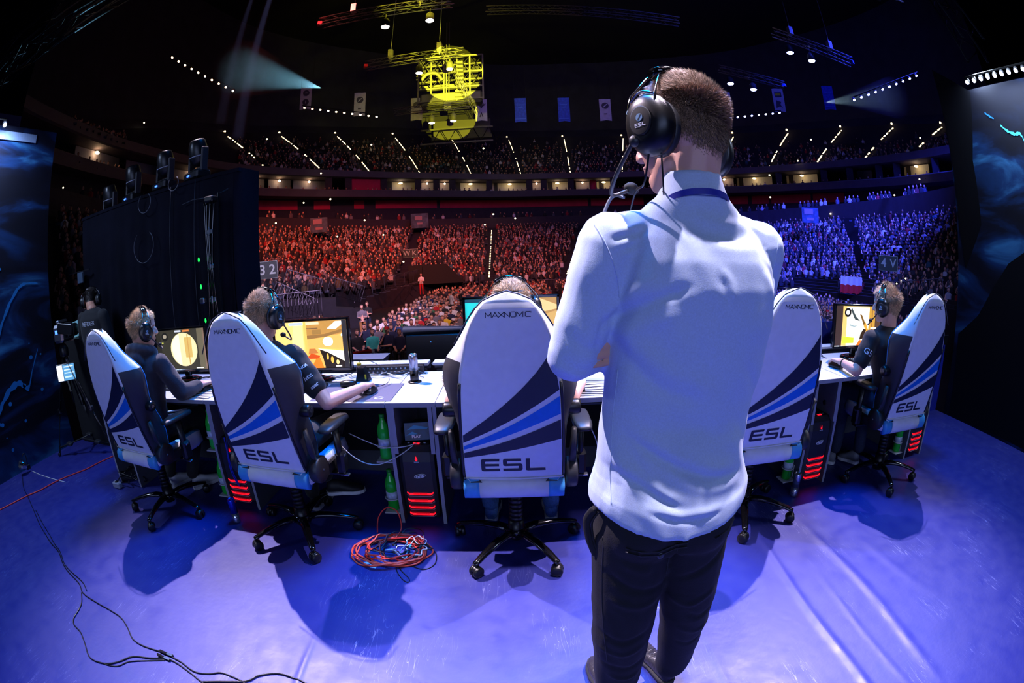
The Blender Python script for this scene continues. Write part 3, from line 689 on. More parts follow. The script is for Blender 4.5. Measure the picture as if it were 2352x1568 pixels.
# blue parapets and cases at the front of the stage
M_dblue = mat('dark_blue_panel', (16, 30, 140), .6)
m = MB(); m.box((3.95, 2.98, .365), (1.24, .05, .73)); m.box((3.36, 3.2, .365), (.05, .4, .73)); struct('wall_front', m, M_dblue, 'low blue parapet at the right front of the stage')
m = MB(); m.box((2.15, 3.36, .46), (2.1, .04, .92)); struct('wall_front', m, M_dblue, 'low blue parapet behind the right desk')
t = thing('flight_case', 'black flight case on the blue parapet at the right', 'equipment case', (4.15, 3.05, .73)); m = MB(); m.box((0, 0, .05), (.78, .3, .1), 0, .01); m.build('case_body', M_blk, t)
m = MB()
for s in (-1, 1): m.box((0, s*.151, .1), (.78, .006, .01))
m.box((-.39, 0, .05), (.006, .3, .1)); m.box((.1, -.155, .05), (.2, .01, .02)); m.build('metal_edging', M_met, t)
t = thing('stage_monitor_speaker', 'round black drum shaped speaker behind the right desk', 'speaker', (2.95, 3.2, .62)); m = MB(); m.lathe([(.02, 0), (.1, 0), (.115, .02), (.115, .24), (.1, .27), (.02, .27)], 24); m.build('speaker_body', M_blkm, t)
m = MB()
for k in range(5): m.lathe([(.118, .04+.045*k), (.118, .05+.045*k)], 24)
m.box((0, 0, -.31), (.06, .06, .62)); m.build('ribs', M_blk, t)
t = thing('stage_display_panel', 'long black flat panel with rounded grey top edge in front of the stage', 'display panel', (.1, 3.46, 0)); m = MB(); m.box((0, 0, .44), (1.85, .1, .92), 0, .01); m.build('panel_body', M_blk, t)
m = MB(); m.tube([(-.94, 0, .92), (.94, 0, .92)], .045, 12); m.build('rounded_top_edge', mat('dark_steel', (66, 70, 84), .35, .6), t)
m = MB()
for x, z in [(-.72, .84), (-.42, .84), (-.12, .84), (-.72, .67), (-.6, .67), (.2, .84), (.5, .84)]: m = MB(); m.sph((x, -.052, z), .009, 8, 6); m.build('bolt', M_met, t)
m = MB(); m.prism([(-.35, 0), (.33, 0), (.26, -.14), (.26, -.78), (-.35, -.78)], 0, .2, 0, Matrix.Translation((-1.25, 3.3, .785)) @ Matrix.Rotation(PI/2, 4, 'X')); tag(m.build('wedge_monitor', mat('mid_grey_carpet', (92, 92, 104), .9)), 'grey wedge block beyond the desk in front of the first spectator row', 'stage wedge')
# patch panels with cables on the desk ledge
for x, lab in [(-.80, 'black patch panel with white sockets behind the tall silver can'), (-2.0, 'black patch panel behind the far left monitor'), (2.12, 'black patch panel with an orange plug on the right desk')]:
    t = thing('socket_strip', lab, 'socket strip', (x, 2.825, DT)); m = MB(); m.box((0, 0, .028), (.46, .05, .056), 0, .004); m.build('panel_case', M_blk, t)
    m = MB()
    for i in range(14):
        for j in range(2): m.lathe([(.001, 0), (.006, .001), (.006, 0)], 8, 0, Matrix.Translation((-.2+.03*i+.01*j, -.0255, .015+.024*j)) @ Matrix.Rotation(PI/2, 4, 'X'))
    m.build('sockets', M_wht, t)
cols = [(M_blk, 'black'), (M_wcab, 'white'), (M_blk, 'black')]
for k, (x, dx, lab) in enumerate([(-.80, 1, 'beside the tall silver can'), (-1.15, 1, 'under the monitor with the yellow room'), (2.1, -1, 'beside the orange plug on the right desk'), (1.9, 1, 'on the desk behind the half hidden chair'), (-2.1, -1, 'behind the far left monitor')]):
    for j in range(3):
        rr = random.Random(k*7+j); pts = []
        for i in range(7): pts.append((x-.22+.075*i+rr.uniform(-.03, .03), 2.74+rr.uniform(-.06, .05), DT+.006+rr.uniform(0, .028)*(i not in (0, 6))))
        m = MB(); m.tube(catmull(pts, 6), .0032, 5); tag(m.build('tangled_cable', cols[j][0]), '%s cable lying tangled %s' % (cols[j][1] if j < 2 else 'second black', lab), 'cable')
m = MB(); m.sph((2.10, 2.76, DT+.03), (.025, .018, .018), 10, 8); m.cyl((2.12, 2.76, DT+.03), (2.16, 2.77, DT+.02), .008); tag(m.build('cable_plug', mat('orange_plastic', (232, 80, 30), .45)), 'round orange plug among the cables of the right desk', 'plug')
m = MB(); m.tube(catmull([(2.18, 2.8, DT+.05), (2.15, 2.79, .84), (2.22, 2.82, .92), (2.25, 2.83, .88), (2.2, 2.8, .8)], 6), .003, 5); tag(m.build('looped_cable', M_wcab), 'thin white cable looping up left of the right end monitor', 'cable')
# ------------------------------------------------------------------ cables on the floor
def floor_cable(name, pts, r, mt, label, z=0.):
    m = MB(); m.tube(catmull([(x, y, r+z+ripple(x, y)) for x, y in pts], 5), r, 6); return tag(m.build(name, mt), label, 'cable')
W1 = [(-4.62, 1.76), (-4.3, 1.6), (-4.0, 1.5), (-3.69, 1.39), (-3.42, 1.29), (-3.16, 1.21), (-3.02, 1.17), (-2.87, 1.14), (-2.72, 1.07), (-2.6, 1.03), (-2.41, .99), (-2.31, .94), (-2.18, .93), (-2.02, .93), (-1.91, .92), (-1.82, .88), (-1.74, .83), (-1.66, .82), (-1.58, .83), (-1.51, .84), (-1.45, .835), (-1.4, .83), (-1.31, .81), (-1.24, .83), (-1.19, .86), (-1.13, .86), (-1.07, .85), (-.95, .80), (-.8, .72)]
floor_cable('floor_cable', W1, .0038, M_blk, 'thin black cable running from the left wall across the blue floor, upper strand')
floor_cable('floor_cable', [(x+.012, y+.018+.012*math.sin(i)) for i, (x, y) in enumerate(W1[3:12])], .0034, M_blk, 'second thin black strand twisted along the cable near the left wall')
W2 = [(-2.32, .935), (-2.25, .87), (-2.22, .81), (-2.2, .74), (-2.16, .7), (-2.07, .68), (-1.98, .63), (-1.9, .58), (-1.83, .58), (-1.76, .61), (-1.71, .66), (-1.66, .73), (-1.57, .77), (-1.49, .81), (-1.43, .815), (-1.35, .80), (-1.28, .78), (-1.2, .75), (-1.1, .68)]
floor_cable('floor_cable', W2, .0038, M_blk, 'thin black cable swinging out in a loop at the bottom left')
floor_cable('floor_cable', [(-1.83, .585), (-1.76, .60), (-1.70, .63), (-1.66, .69), (-1.57, .752), (-1.49, .80)], .003, M_blk, 'short third strand beside the loop of black cable')
floor_cable('floor_cable', [(-1.25, .77), (-1.17, .81), (-1.06, .86), (-1.02, .91), (-.95, .95), (-.88, .95), (-.8, .93), (-.7, .85)], .0038, M_blk, 'black cable bundle leaving the floor at the bottom edge', .002)
for x, y, a, s in [(-1.5, .838, -.1, 'upper'), (-1.5, .812, .0, 'lower')]:
    m = MB(); m.cyl((x-.04, y, .008), (x+.04, y-.04*a, .008), .0075, n=10); tag(m.build('cable_connector', M_blk), 'black inline connector on the %s floor cable' % s, 'connector')
floor_cable('floor_cable', [(-4.2, .8), (-4.14, 1.15), (-4.1, 1.32), (-4.06, 1.51), (-4.0, 1.67), (-3.97, 1.89), (-3.91, 2.07), (-3.83, 2.26), (-3.8, 2.45), (-3.74, 2.65), (-3.6, 2.9)], .006, M_rcab, 'red cable lying on the floor along the left wall')
floor_cable('floor_cable', [(-4.6, 1.9), (-4.35, 1.9), (-4.1, 1.915), (-3.84, 1.94)], .0035, M_wcab, 'short white cable crossing the red cable near the left wall')
# clamp lamp leaning at the left wall
t = thing('work_lamp', 'small silver clamp lamp lying by the left wall', 'lamp', (-4.62, 1.86, 0)); m = MB()
m.lathe([(.02, 0), (.03, .02), (.055, .1), (.052, .1), (.02, .02)], 18, 0, Matrix.Translation((0, 0, .05)) @ Matrix.Rotation(R(50), 4, 'X')); m.build('reflector', M_chrome, t)
m = MB(); m.box((0, .02, .05), (.03, .06, .05), 0, .008); m.tube(catmull([(0, .02, .07), (0, .03, .16), (0, .01, .19), (0, -.02, .17)], 5), .006, 6); m.build('clamp', M_blk, t)
# coil of cable: separate loops by colour
rr = random.Random(3)
def coil(mt, n, label, rx_, ry_, c, r, zmax, jit):
    pts = []
    for k in range(n*14):
        a = 2*PI*k/14; f = 1+rr.uniform(-jit, jit)+.05*math.sin(k*.37); pts.append((c[0]+.035*math.sin(k*.21)+rx_*f*math.cos(a), c[1]+.02*math.cos(k*.17)+ry_*f*math.sin(a), r+zmax*(.5+.5*math.sin(k*.61))*rr.uniform(.6, 1)))
    m = MB(); m.tube(catmull(pts, 3), r, 6); return tag(m.build('coiled_cable', mt), label, 'cable')
coil(M_ocab, 6, 'thick orange red cable coiled on the floor before the middle computer tower', .17, .125, (-.66, 1.90), .0048, .035, .13)
coil(M_rcab, 4, 'darker red cable wound inside the orange red coil', .13, .10, (-.64, 1.92), .0042, .045, .2)
coil(M_blk, 3, 'thin black cable tangled through the red coil', .13, .11, (-.60, 1.93), .003, .05, .3)
coil(M_wcab, 3, 'thin white cable tangled at the right of the red coil', .07, .07, (-.56, 1.91), .0028, .06, .4)
floor_cable('coiled_cable', [(-.87, 1.83), (-.88, 1.93), (-.82, 2.03), (-.74, 2.06), (-.62, 2.04), (-.52, 1.98), (-.5, 1.9), (-.58, 1.82), (-.7, 1.78), (-.8, 1.77), (-.87, 1.83)], .0048, M_ocab, 'outermost loop of the orange red coil reaching far left')
floor_cable('coiled_cable', [(-.62, 1.8), (-.6, 1.74), (-.56, 1.68), (-.53, 1.66), (-.53, 1.69), (-.58, 1.75), (-.6, 1.8), (-.55, 1.8), (-.47, 1.77), (-.42, 1.82), (-.43, 1.92), (-.48, 1.95)], .0026, M_blk, 'thin black loops spilling from the front of the coil')
m = MB(); m.tube(catmull([(-.78, 2.06, .02), (-.77, 2.1, .1), (-.72, 2.13, .15), (-.66, 2.12, .13), (-.64, 2.08, .05), (-.66, 2.0, .03)], 6), .004, 6); tag(m.build('coiled_cable', M_rcab), 'red loop standing up against the desk panel above the coil', 'cable')
for i in range(9):
    a = RND.uniform(0, 6.3); x, y = -.58+RND.uniform(-.07, .09), 1.90+RND.uniform(-.07, .06); L_ = .03
    m = MB(); m.cyl((x, y, .045), (x+L_*math.cos(a), y+L_*math.sin(a), .035), .006, n=8); tag(m.build('cable_plug', M_met if i % 2 else M_blk), '%s plug lying in the tangle of red and white cable' % ('small silver' if i % 2 else 'small black'), 'plug', 'plugs in the cable tangle')
m = MB()
for P in [[(-.80, 1.79), (-.77, 1.81), (-.755, 1.79), (-.775, 1.785)], [(-.755, 1.80), (-.715, 1.785), (-.715, 1.755), (-.75, 1.76)]]: m.add([(x, y, .0015) for x, y in P], [tuple(range(4))])
tag(m.build('tape_scrap', M_wht), 'scraps of white tape on the floor inside the cable coil', 'tape')
# power cords under the left desk end
for k in range(3):
    r2 = random.Random(k+50); pts = [(-3.05+r2.uniform(-.12, .18), 2.3+r2.uniform(-.15, .2), .01+r2.uniform(0, .1)) for _ in range(9)]
    m = MB(); m.tube(catmull(pts, 6), .005, 6); tag(m.build('power_cable', M_blk), '%s black power cord heaped under the left end of the desk' % ['thick', 'looped', 'loose'][k], 'cable')
t = thing('power_strip', 'small grey plug block on the floor at the left desk end', 'plug block', (-3.12, 2.12, 0)); m = MB(); m.box((0, 0, .025), (.1, .05, .05), 0, .008); m.build('strip_body', M_edge, t)
m = MB(); m.lathe([(.004, 0), (.018, 0), (.018, .004)], 14, 0, Matrix.Translation((0, 0, .05))); m.build('socket', M_blk, t)
# white earphone style cable from chair to tower
m = MB(); m.tube(catmull([(-.98, 2.12, .62), (-.9, 2.1, .52), (-.82, 2.12, .44), (-.74, 2.15, .41), (-.66, 2.18, .43), (-.6, 2.2, .46), (-.55, 2.23, .49)], 6), .003, 6); tag(m.build('white_cable', M_wcab), 'white cable hanging from the chair to the middle computer tower, lower one', 'cable')
m = MB(); m.tube(catmull([(-.9, 2.2, .57), (-.8, 2.19, .53), (-.7, 2.18, .50), (-.6, 2.2, .495), (-.53, 2.24, .50)], 6), .0026, 6); tag(m.build('white_cable', M_wcab), 'white cable reaching the middle computer tower, upper one', 'cable')
m = MB(); m.tube(catmull([(.27, 2.25, .66), (.36, 2.24, .62), (.42, 2.24, .52), (.45, 2.25, .42)], 6), .003, 6); tag(m.build('white_cable', M_wcab), 'white cable hanging under the desk between middle chair and standing man', 'cable')
# ------------------------------------------------------------------ black curtained side stage box at the left
M_cur = mat('black_molton', (13, 14, 26), .95, var=.3, vscale=3, spec=.1)
m = MB(); xs2 = np.linspace(-4.74, -2.29, 160); rg = []
for z in (-.0, .8, 1.6, 2.2, 2.25, 2.4): rg.append([V((x, 3.30+.018*math.sin(x*34)*(.4+.6*abs(math.sin(x*5)))*(1 if z < 2.2 else .2), z)) for x in xs2])
m.rings(rg, closed=False, caps=False)
sd = [(-2.29, 3.30), (-2.24, 3.32), (-2.22, 3.38), (-2.2, 3.6)]
m.rings([[V((x, y, z)) for x, y in sd] for z in (0, 1, 2, 2.4)], closed=False, caps=False)
m.box((-3.5, 3.62, 1.2), (2.5, .04, 2.38)); m.box((-3.49, 3.46, 2.38), (2.52, .34, .03))
tag(m.build('curtained_tower', M_cur), 'tall black curtained tower wall behind the left players', 'curtain')
m = MB()
for x in (-2.72, -3.05): m.tube([(x, 3.27, 0), (x-.02, 3.27, 1.2), (x-.01, 3.27, 2.38)], .004, 4)
m.tube([(-2.32, 3.26, 2.22), (-2.5, 3.26, 2.18), (-2.75, 3.27, 2.2), (-2.9, 3.27, 2.18)], .005, 4)
tag(m.build('curtain_seam', mat('dark_webbing', (44, 48, 60), .7)), 'thin pale seams and tie line on the black curtain', 'curtain seam')
t = thing('cable_column', 'upright bundle of shiny black cables with silver clips on the black curtain', 'cable bundle', (-2.49, 3.2, 0))
for j in range(4):
    m = MB(); m.tube(catmull([(-.045+.03*j+.01*math.sin(z*5+j), .01*math.cos(z*4+j), z) for z in np.linspace(0, 2.15, 9)], 4), .013, 8); m.build('cable_run', M_gloss, t)
for z in (.55, .95, 1.3, 1.58, 1.87):
    m = MB(); m.box((.02, -.02, z), (.07, .02, .035), 0, .004); m.box((.02, -.034, z), (.02, .01, .06), 0, .003); m.build('clip', M_met, t)
m = MB(); m.box((.02, .0, 2.15), (.1, .1, .05), 0, .01); m.box((.08, .03, 1.1), (.012, .02, 2.2)); m.build('column_head', M_blk, t)
m = MB(); m.box((-.09, -.03, 1.3), (.06, .05, .05), 0, .01); m.build('blue_cable_reel', M_bled, t) if False else m.build('junction_box', M_met, t)
M_grn = mat('green_led', (30, 200, 60), .4, emit=(20, 230, 70), es=3)
for x, z in [(-2.60, 1.42), (-2.58, 1.13), (-2.61, 1.65)]:
    m = MB(); m.sph((x, 3.18, z), (.01, .006, .02), 8, 6); tag(m.build('green_indicator', M_grn), 'small green light beside the black cable column', 'indicator light', 'green lights on the cable column')
for k, (x, z, r) in enumerate([(-3.43, 2.3, .1), (-3.0, 2.4, .07), (-3.44, 1.88, .16)]):
    m = MB(); m.tube([(x+r*math.cos(a), 3.24, z+r*math.sin(a)) for a in np.linspace(R(130), R(410), 20)], .004, 5); tag(m.build('hanging_cable', mat('grey_cable', (80, 84, 96), .5)), ['thin grey cable loop beside the middle moving light', 'thin grey cable loop right of the middle moving light', 'wide grey cable loop hanging on the black curtain'][k], 'cable')
# moving head lamps on top of the tower
def moving_head(x, z, s, label, hang=False):
    t = thing('moving_head_light', label, 'stage light', (x, 3.42, z), RND.uniform(-.3, .3), 'moving lights on top of the black tower')
    m = MB(); m.box((0, 0, .05*s), (.3*s, .22*s, .1*s), 0, .02*s); m.build('light_base', M_blk, t)
    m = MB()
    for q in (-1, 1): m.box((q*.135*s, 0, .22*s), (.035*s, .1*s, .28*s), 0, .012*s)
    m.box((0, 0, .115*s), (.3*s, .1*s, .03*s), 0, .01*s); m.build('yoke', M_dgrey, t)
    m = MB(); m.lathe([(.02*s, -.14*s), (.09*s, -.13*s), (.115*s, -.06*s), (.115*s, .08*s), (.1*s, .15*s), (.085*s, .17*s), (.02*s, .17*s)], 20, 0, Matrix.Translation((0, 0, .3*s)) @ Matrix.Rotation(R(12), 4, 'X')); m.build('lamp_head', M_blk, t)
    m = MB(); m.lathe([(.117*s, -.03*s), (.117*s, -.02*s)], 20, 0, Matrix.Translation((0, 0, .3*s)) @ Matrix.Rotation(R(12), 4, 'X')); m.build('head_trim', M_edge, t); m = MB(); m.box((-.03*s, -.115*s, .05*s), (.05*s, .01*s, .02*s), 0, .003); m.build('status_light', M_bled, t)
moving_head(-2.83, 2.41, .85, 'moving stage light on the tower top nearest its right corner')
moving_head(-3.30, 2.41, .85, 'moving stage light on the tower top, middle one')
moving_head(-3.83, 2.39, .85, 'moving stage light on the tower top, left of the middle one')
moving_head(-4.28, 2.3, .8, 'moving stage light at the far left end of the tower top')
# ------------------------------------------------------------------ camera tripod at the left
t = thing('camera_tripod', 'tall grey and black camera tripod standing by the left wall', 'tripod', (-4.22, 2.55, 0))
H0 = V((0, 0, 1.02)); feet = [V((-.34, -.2, 0)), V((-.28, .42, 0)), V((.42, .16, 0))]
M_tri = mat('anodised_tripod', (120, 104, 104), .35, .7)
for f in feet:
    m = MB(); d = (f-H0)
    for s in (-1, 1):
        o = V((-d.y, d.x, 0)).normalized()*.02*s; m.cyl(H0+o, H0+d*.55+o, .011, .010, 8)
    m.cyl(H0+d*.45, H0+d*.97, .012, .011, 8); m.box(tuple(H0+d*.55), (.05, .05, .05), 0, .01); m.sph(tuple(f+V((0, 0, .02))), (.022, .022, .02), 10, 6); m.build('tripod_leg', M_tri if f is feet[2] else M_blk, t)
m = MB()
for f in feet: m.cyl((0, 0, .16), tuple(f*.93+V((0, 0, .09))), .012, .012, 8); m.box(tuple(f*.5+V((0, 0, .12))), (.09, .06, .035), 0, .01)
m.build('ground_spreader', M_dgrey, t)
m = MB(); m.lathe([(.05, .98), (.055, 1.0), (.055, 1.06), (.03, 1.1)], 18); m.build('tripod_head', M_blk, t)
c = thing('video_camera', 'grey and black video camera mounted on the left tripod', 'video camera', (-4.22, 2.55, 1.1), R(25))
m = MB(); m.box((0, .05, .1), (.14, .3, .17), 0, .025); m.box((0, .02, .21), (.05, .2, .03), 0, .01); m.build('camera_body', M_met, c)
m = MB(); m.lathe([(.06, 0), (.065, .02), (.065, .12), (.05, .16)], 18, 0, Matrix.Translation((0, .2, .1)) @ Matrix.Rotation(-PI/2, 4, 'X')); m.box((.09, .05, .1), (.03, .12, .1), 0, .01); m.build('lens_barrel', M_blk, c)
m = MB(); m.box((.1, -.12, .16), (.2, .02, .1), 0, .006, M=Matrix.Rotation(R(10), 4, 'Y')); m.build('viewfinder_screen', M_blk, c)
m = MB(); m.box((-.01, -.101, .12), (.035, .004, .035)); m.build('camera_badge', M_bled, c)
t = thing('tablet_screen', 'small lit tablet display clamped between the tripod legs', 'tablet', (-4.20, 2.52, .83), R(40))
m = MB(); m.box((0, 0, 0), (.25, .012, .17), 0, .005); m.build('tablet_case', M_blk, t)
s = MB(); s.c = []
for c_, q in [((235, 240, 250), (-.115, -.075, -.04, .075)), ((90, 150, 190), (-.035, -.075, .115, .075)), ((210, 225, 235), (-.02, .05, .1, .06)), ((210, 225, 235), (-.02, .02, .06, .03)), ((190, 215, 235), (-.02, -.01, .1, .0)), ((190, 215, 235), (-.02, -.05, .07, -.035))]:
    e = -.0065-.0004*len(s.f); s.add([(q[0], e, q[1]), (q[2], e, q[1]), (q[2], e, q[3]), (q[0], e, q[3])], [(0, 1, 2, 3)], 0, col=lin(c_))
s.build('tablet_display', M_scr, t)
m = MB(); m.cyl((0, 0, -.08), (.02, .03, -.3), .01); m.build('tablet_arm', M_blk, t)
t = thing('equipment_desk', 'dark equipment desk with a tilted lit panel behind the tripod', 'desk', (-4.34, 3.02, 0)); m = MB(); m.box((0, 0, .55), (.6, .4, 1.1), 0, .01); m.build('desk_body', M_blkm, t)
m = MB(); m.box((.02, -.06, 1.2), (.42, .02, .16), 0, .005, M=Matrix.Rotation(R(-8), 4, 'Y')); m.build('lit_panel', mat('teal_lit_panel', (120, 170, 190), .3, emit=(110, 170, 190), es=.35), t)
m = MB(); m.box((-.16, -.2, 1.13), (.08, .02, .03)); m.build('red_display', M_redd, t)
m = MB(); m.box((-4.66, 3.2, 1.72), (.12, .03, .12), 0, .004); tag(m.build('hanging_sign', mat('grey_blue_card', (60, 78, 100), .6)), 'small grey card hanging on the dark wall above the referee', 'card')
m = MB(); m.box((-4.72, 3.22, 1.79), (.5, .02, .012)); tag(m.build('curtain_rail', M_met), 'thin pale rail above the small grey card', 'rail')
# ------------------------------------------------------------------ people
M_skin = mat('skin', (226, 170, 148), .5, var=.05, vscale=12, bump=.04, bscale=200)
M_skin2 = mat('tanned_skin', (196, 140, 116), .5, var=.06, vscale=12)
M_sole = mat('white_sole', (222, 224, 230), .6)
M_denim = mat('blue_denim', (52, 84, 140), .85, var=.25, vscale=90)
M_dden = mat('dark_denim', (26, 34, 60), .85, var=.25, vscale=90)
M_tee = mat('black_tshirt', (20, 20, 24), .85, var=.15, vscale=60, bump=.1, bscale=60, sheen=.1)
M_hood = mat('charcoal_fleece', (42, 41, 50), .95, var=.15, vscale=40, bump=.15, bscale=120, sheen=.2)
def headM(pos, yaw=0, pitch=0, roll=0, s=1.):
    return Matrix.Translation(V(pos)) @ Matrix.Rotation(R(yaw), 4, 'Z') @ Matrix.Rotation(R(pitch), 4, 'X') @ Matrix.Rotation(R(roll), 4, 'Y') @ Matrix.Scale(s, 4)
def head_blob(B, M):
    B.sph((0, -.002, .034), (.077, .098, .090), 20, 14, M=M)
    B.sph((0, -.03, .0), (.066, .066, .075), 16, 12, M=M)
    B.sph((0, .045, -.03), (.058, .05, .062), 16, 12, M=M)
    B.cap((-.036, .02, -.07), (0, .07, -.095), .026, .022, M=M); B.cap((.036, .02, -.07), (0, .07, -.095), .026, .022, M=M)
    B.sph((0, .074, -.088), (.024, .02, .018), 10, 8, M=M)
    B.cap((0, .093, .012), (0, .113, -.028), .009, .013, 8, M=M); B.sph((0, .103, -.034), (.019, .013, .009), 10, 8, M=M)
    B.sph((0, .093, -.058), (.023, .011, .006), 10, 6, M=M); B.sph((0, .092, -.068), (.02, .011, .007), 10, 6, M=M)
    for s in (-1, 1):
        B.cap((s*.014, .089, .026), (s*.046, .076, .024), .011, .009, 8, M=M)
        B.sph((s*.05, .062, -.022), (.02, .022, .02), 10, 8, M=M)
        B.sph((s*.078, -.004, -.018), (.009, .02, .032), 10, 8, M=M)
def hand_blob(B, wrist, tip_dir, palm_down, side, curl=.5, spread=1., s=1.):
    y = V(tip_dir).normalized(); z = -V(palm_down); z = (z-y*z.dot(y)).normalized(); x = y.cross(z)
    M = Matrix(((x.x, y.x, z.x, wrist[0]), (x.y, y.y, z.y, wrist[1]), (x.z, y.z, z.z, wrist[2]), (0, 0, 0, 1))) @ Matrix.Scale(s, 4)
    B.cap((0, -.02, 0), (0, .02, 0), .024, .027, M=M)
    for k in range(4):
        fx_ = (-.031+.0205*k)*side
        B.cap((fx_*.5, .01, 0), (fx_, .082, .002), .015, .0125, 10, M=M)
        p = V((fx_, .084, .0)); ang = -.1; d0 = V((fx_*.35*spread, 1, 0)).normalized()
        for L_, r0, r1 in zip([(.036, .04, .037, .028)[k], (.024, .027, .025, .019)[k], (.019, .021, .02, .016)[k]], (.0092, .0086, .0078), (.0088, .008, .0066)):
            ang -= curl; d = V((d0.x, d0.y*math.cos(ang), math.sin(ang))).normalized()
            q = p+d*L_; B.cap(p, q, r0, r1, 8, M=M); p = q
    B.cap((-.022*side, .02, -.006), (-.048*side, .05, -.014), .014, .011, 8, M=M)
    B.cap((-.048*side, .05, -.014), (-.054*side, .08, -.022), .0105, .009, 8, M=M)
    B.cap((-.054*side, .08, -.022), (-.046*side, .103, -.028), .009, .0072, 8, M=M)
def torso(B, secs, n=24, p=2.5):
    rg = []
    for (c, hw, hd, yaw) in secs:
        cs, sn = math.cos(yaw), math.sin(yaw); r = []
        for j in range(n):
            a = 2*PI*j/n; x = hw*abs(math.cos(a))**(2/p)*(1 if math.cos(a) > 0 else -1); y = hd*abs(math.sin(a))**(2/p)*(1 if math.sin(a) > 0 else -1)
            r.append(V((c[0]+x*cs-y*sn, c[1]+x*sn+y*cs, c[2])))
        rg.append(r)
    B.rings(rg)
ANG = [0, 40, 60, 80, 100, 120, 150, 180]
def hairline(a, line): return np.interp(a, ANG, line)
LINE_SHORT = [.088, .084, .066, .03, .002, -.03, -.062, -.070]
def paint_hair(me, Mi, line, idx):
    co = vco(me); n = len(me.polygons); c = np.empty(n*3, dtype=np.float32); me.polygons.foreach_get('center', c); c = c.reshape(-1, 3)
    A = np.array(Mi); l = c @ A[:3, :3].T + A[:3, 3]
    a = np.degrees(np.arctan2(np.abs(l[:, 0]), l[:, 1])); rad = np.hypot(l[:, 0], l[:, 1])
    ok = (l[:, 2] > np.interp(a, ANG, line)+.002) & (rad < .125) & (l[:, 2] < .16)
    mi = np.zeros(n, dtype=np.int32); me.polygons.foreach_get('material_index', mi); mi[ok] = idx; me.polygons.foreach_set('material_index', mi); me.update()
def hair(M, me, n, line, ltop, lnape, width, mats, parent, seed=1, up=.5, fringe=0., mess=.25, name='hair'):
    rr = random.Random(seed); Mi = M.inverted(); bv = BVHTree.FromPolygons([Mi @ v.co for v in me.vertices], [tuple(p.vertices) for p in me.polygons])
    B = MB(); k = 0; tries = 0
    while k < n and tries < n*4:
        tries += 1
        z = rr.uniform(-.95, 1); t = rr.uniform(0, 2*PI); q = math.sqrt(1-z*z); d = V((q*math.cos(t), q*math.sin(t), z))
        o = V((0, -.012, .022)); h, nm, i, _ = bv.ray_cast(o+d*.3, -d)
        if h is None or (h-o).length > .135: continue
        a = math.degrees(math.atan2(abs(h.x), h.y)); hl = hairline(a, line)
        if h.z < hl+rr.uniform(-.006, .006): continue
        f = max(0, min(1, (h.z-hl)/.11)); L = (lnape+(ltop-lnape)*f**1.2)*rr.uniform(.7, 1.15)
        if nm.dot(d) < 0: nm = -nm
        # comb: forward on top, downwards on the back and sides
        comb = V((0, .8, .1))*(f if h.z > .06 else 0)+V((0, 0, -1))*(1-f)+V((rr.uniform(-1, 1), rr.uniform(-1, 1), rr.uniform(-1, 1)))*mess
        if fringe and h.y > .03 and h.z > .05: L *= 1+fringe; comb += V((0, .5, .4))
        g = (nm*up*(1.2 if f > .6 else .5)+comb).normalized(); g2 = (g+comb*.6).normalized()
        if g.dot(nm) < .05: g = (g+nm*.25).normalized()
        x = g.cross(nm)
        if x.length < .01: x = g.orthogonal()
        x.normalize(); w = width*rr.uniform(.7, 1.2)
        p0 = h-nm*.001; p1 = p0+g*L*.55; p2 = p1+(g2+nm*.1).normalized()*L*.45
        B.add([p0-x*w, p0+x*w, p1+x*w*.7, p1-x*w*.7, p2], [(0, 1, 2, 3), (3, 2, 4)], rr.choice([0, 0, 1, 2]), M=M); k += 1
    return B.build(name, mats, parent)
def hairmats(nm, c): return [mat('hair_'+nm+str(i), tuple(min(255, x*f) for x in c), .55, var=.15, spec=.4) for i, f in enumerate((1, .78, 1.25))]
HB = hairmats('brown', (150, 120, 98)); HL = hairmats('blond', (206, 170, 130)); HD = hairmats('dark', (36, 28, 26)); HM = hairmats('light_brown', (196, 160, 128))
M_eye = mat('eye_white', (235, 235, 235), .2); M_iris = mat('eye_iris', (40, 60, 80), .2)
def eyes(M, parent):
    for s in (-1, 1):
        m = MB(); m.sph((s*.031, .079, .006), (.0115, .0115, .0105), 12, 8, 0, M=M); m.sph((s*.031, .087, .006), (.005, .0045, .005), 8, 6, 1, M=M); m.build('eye', [M_eye, M_iris], parent)
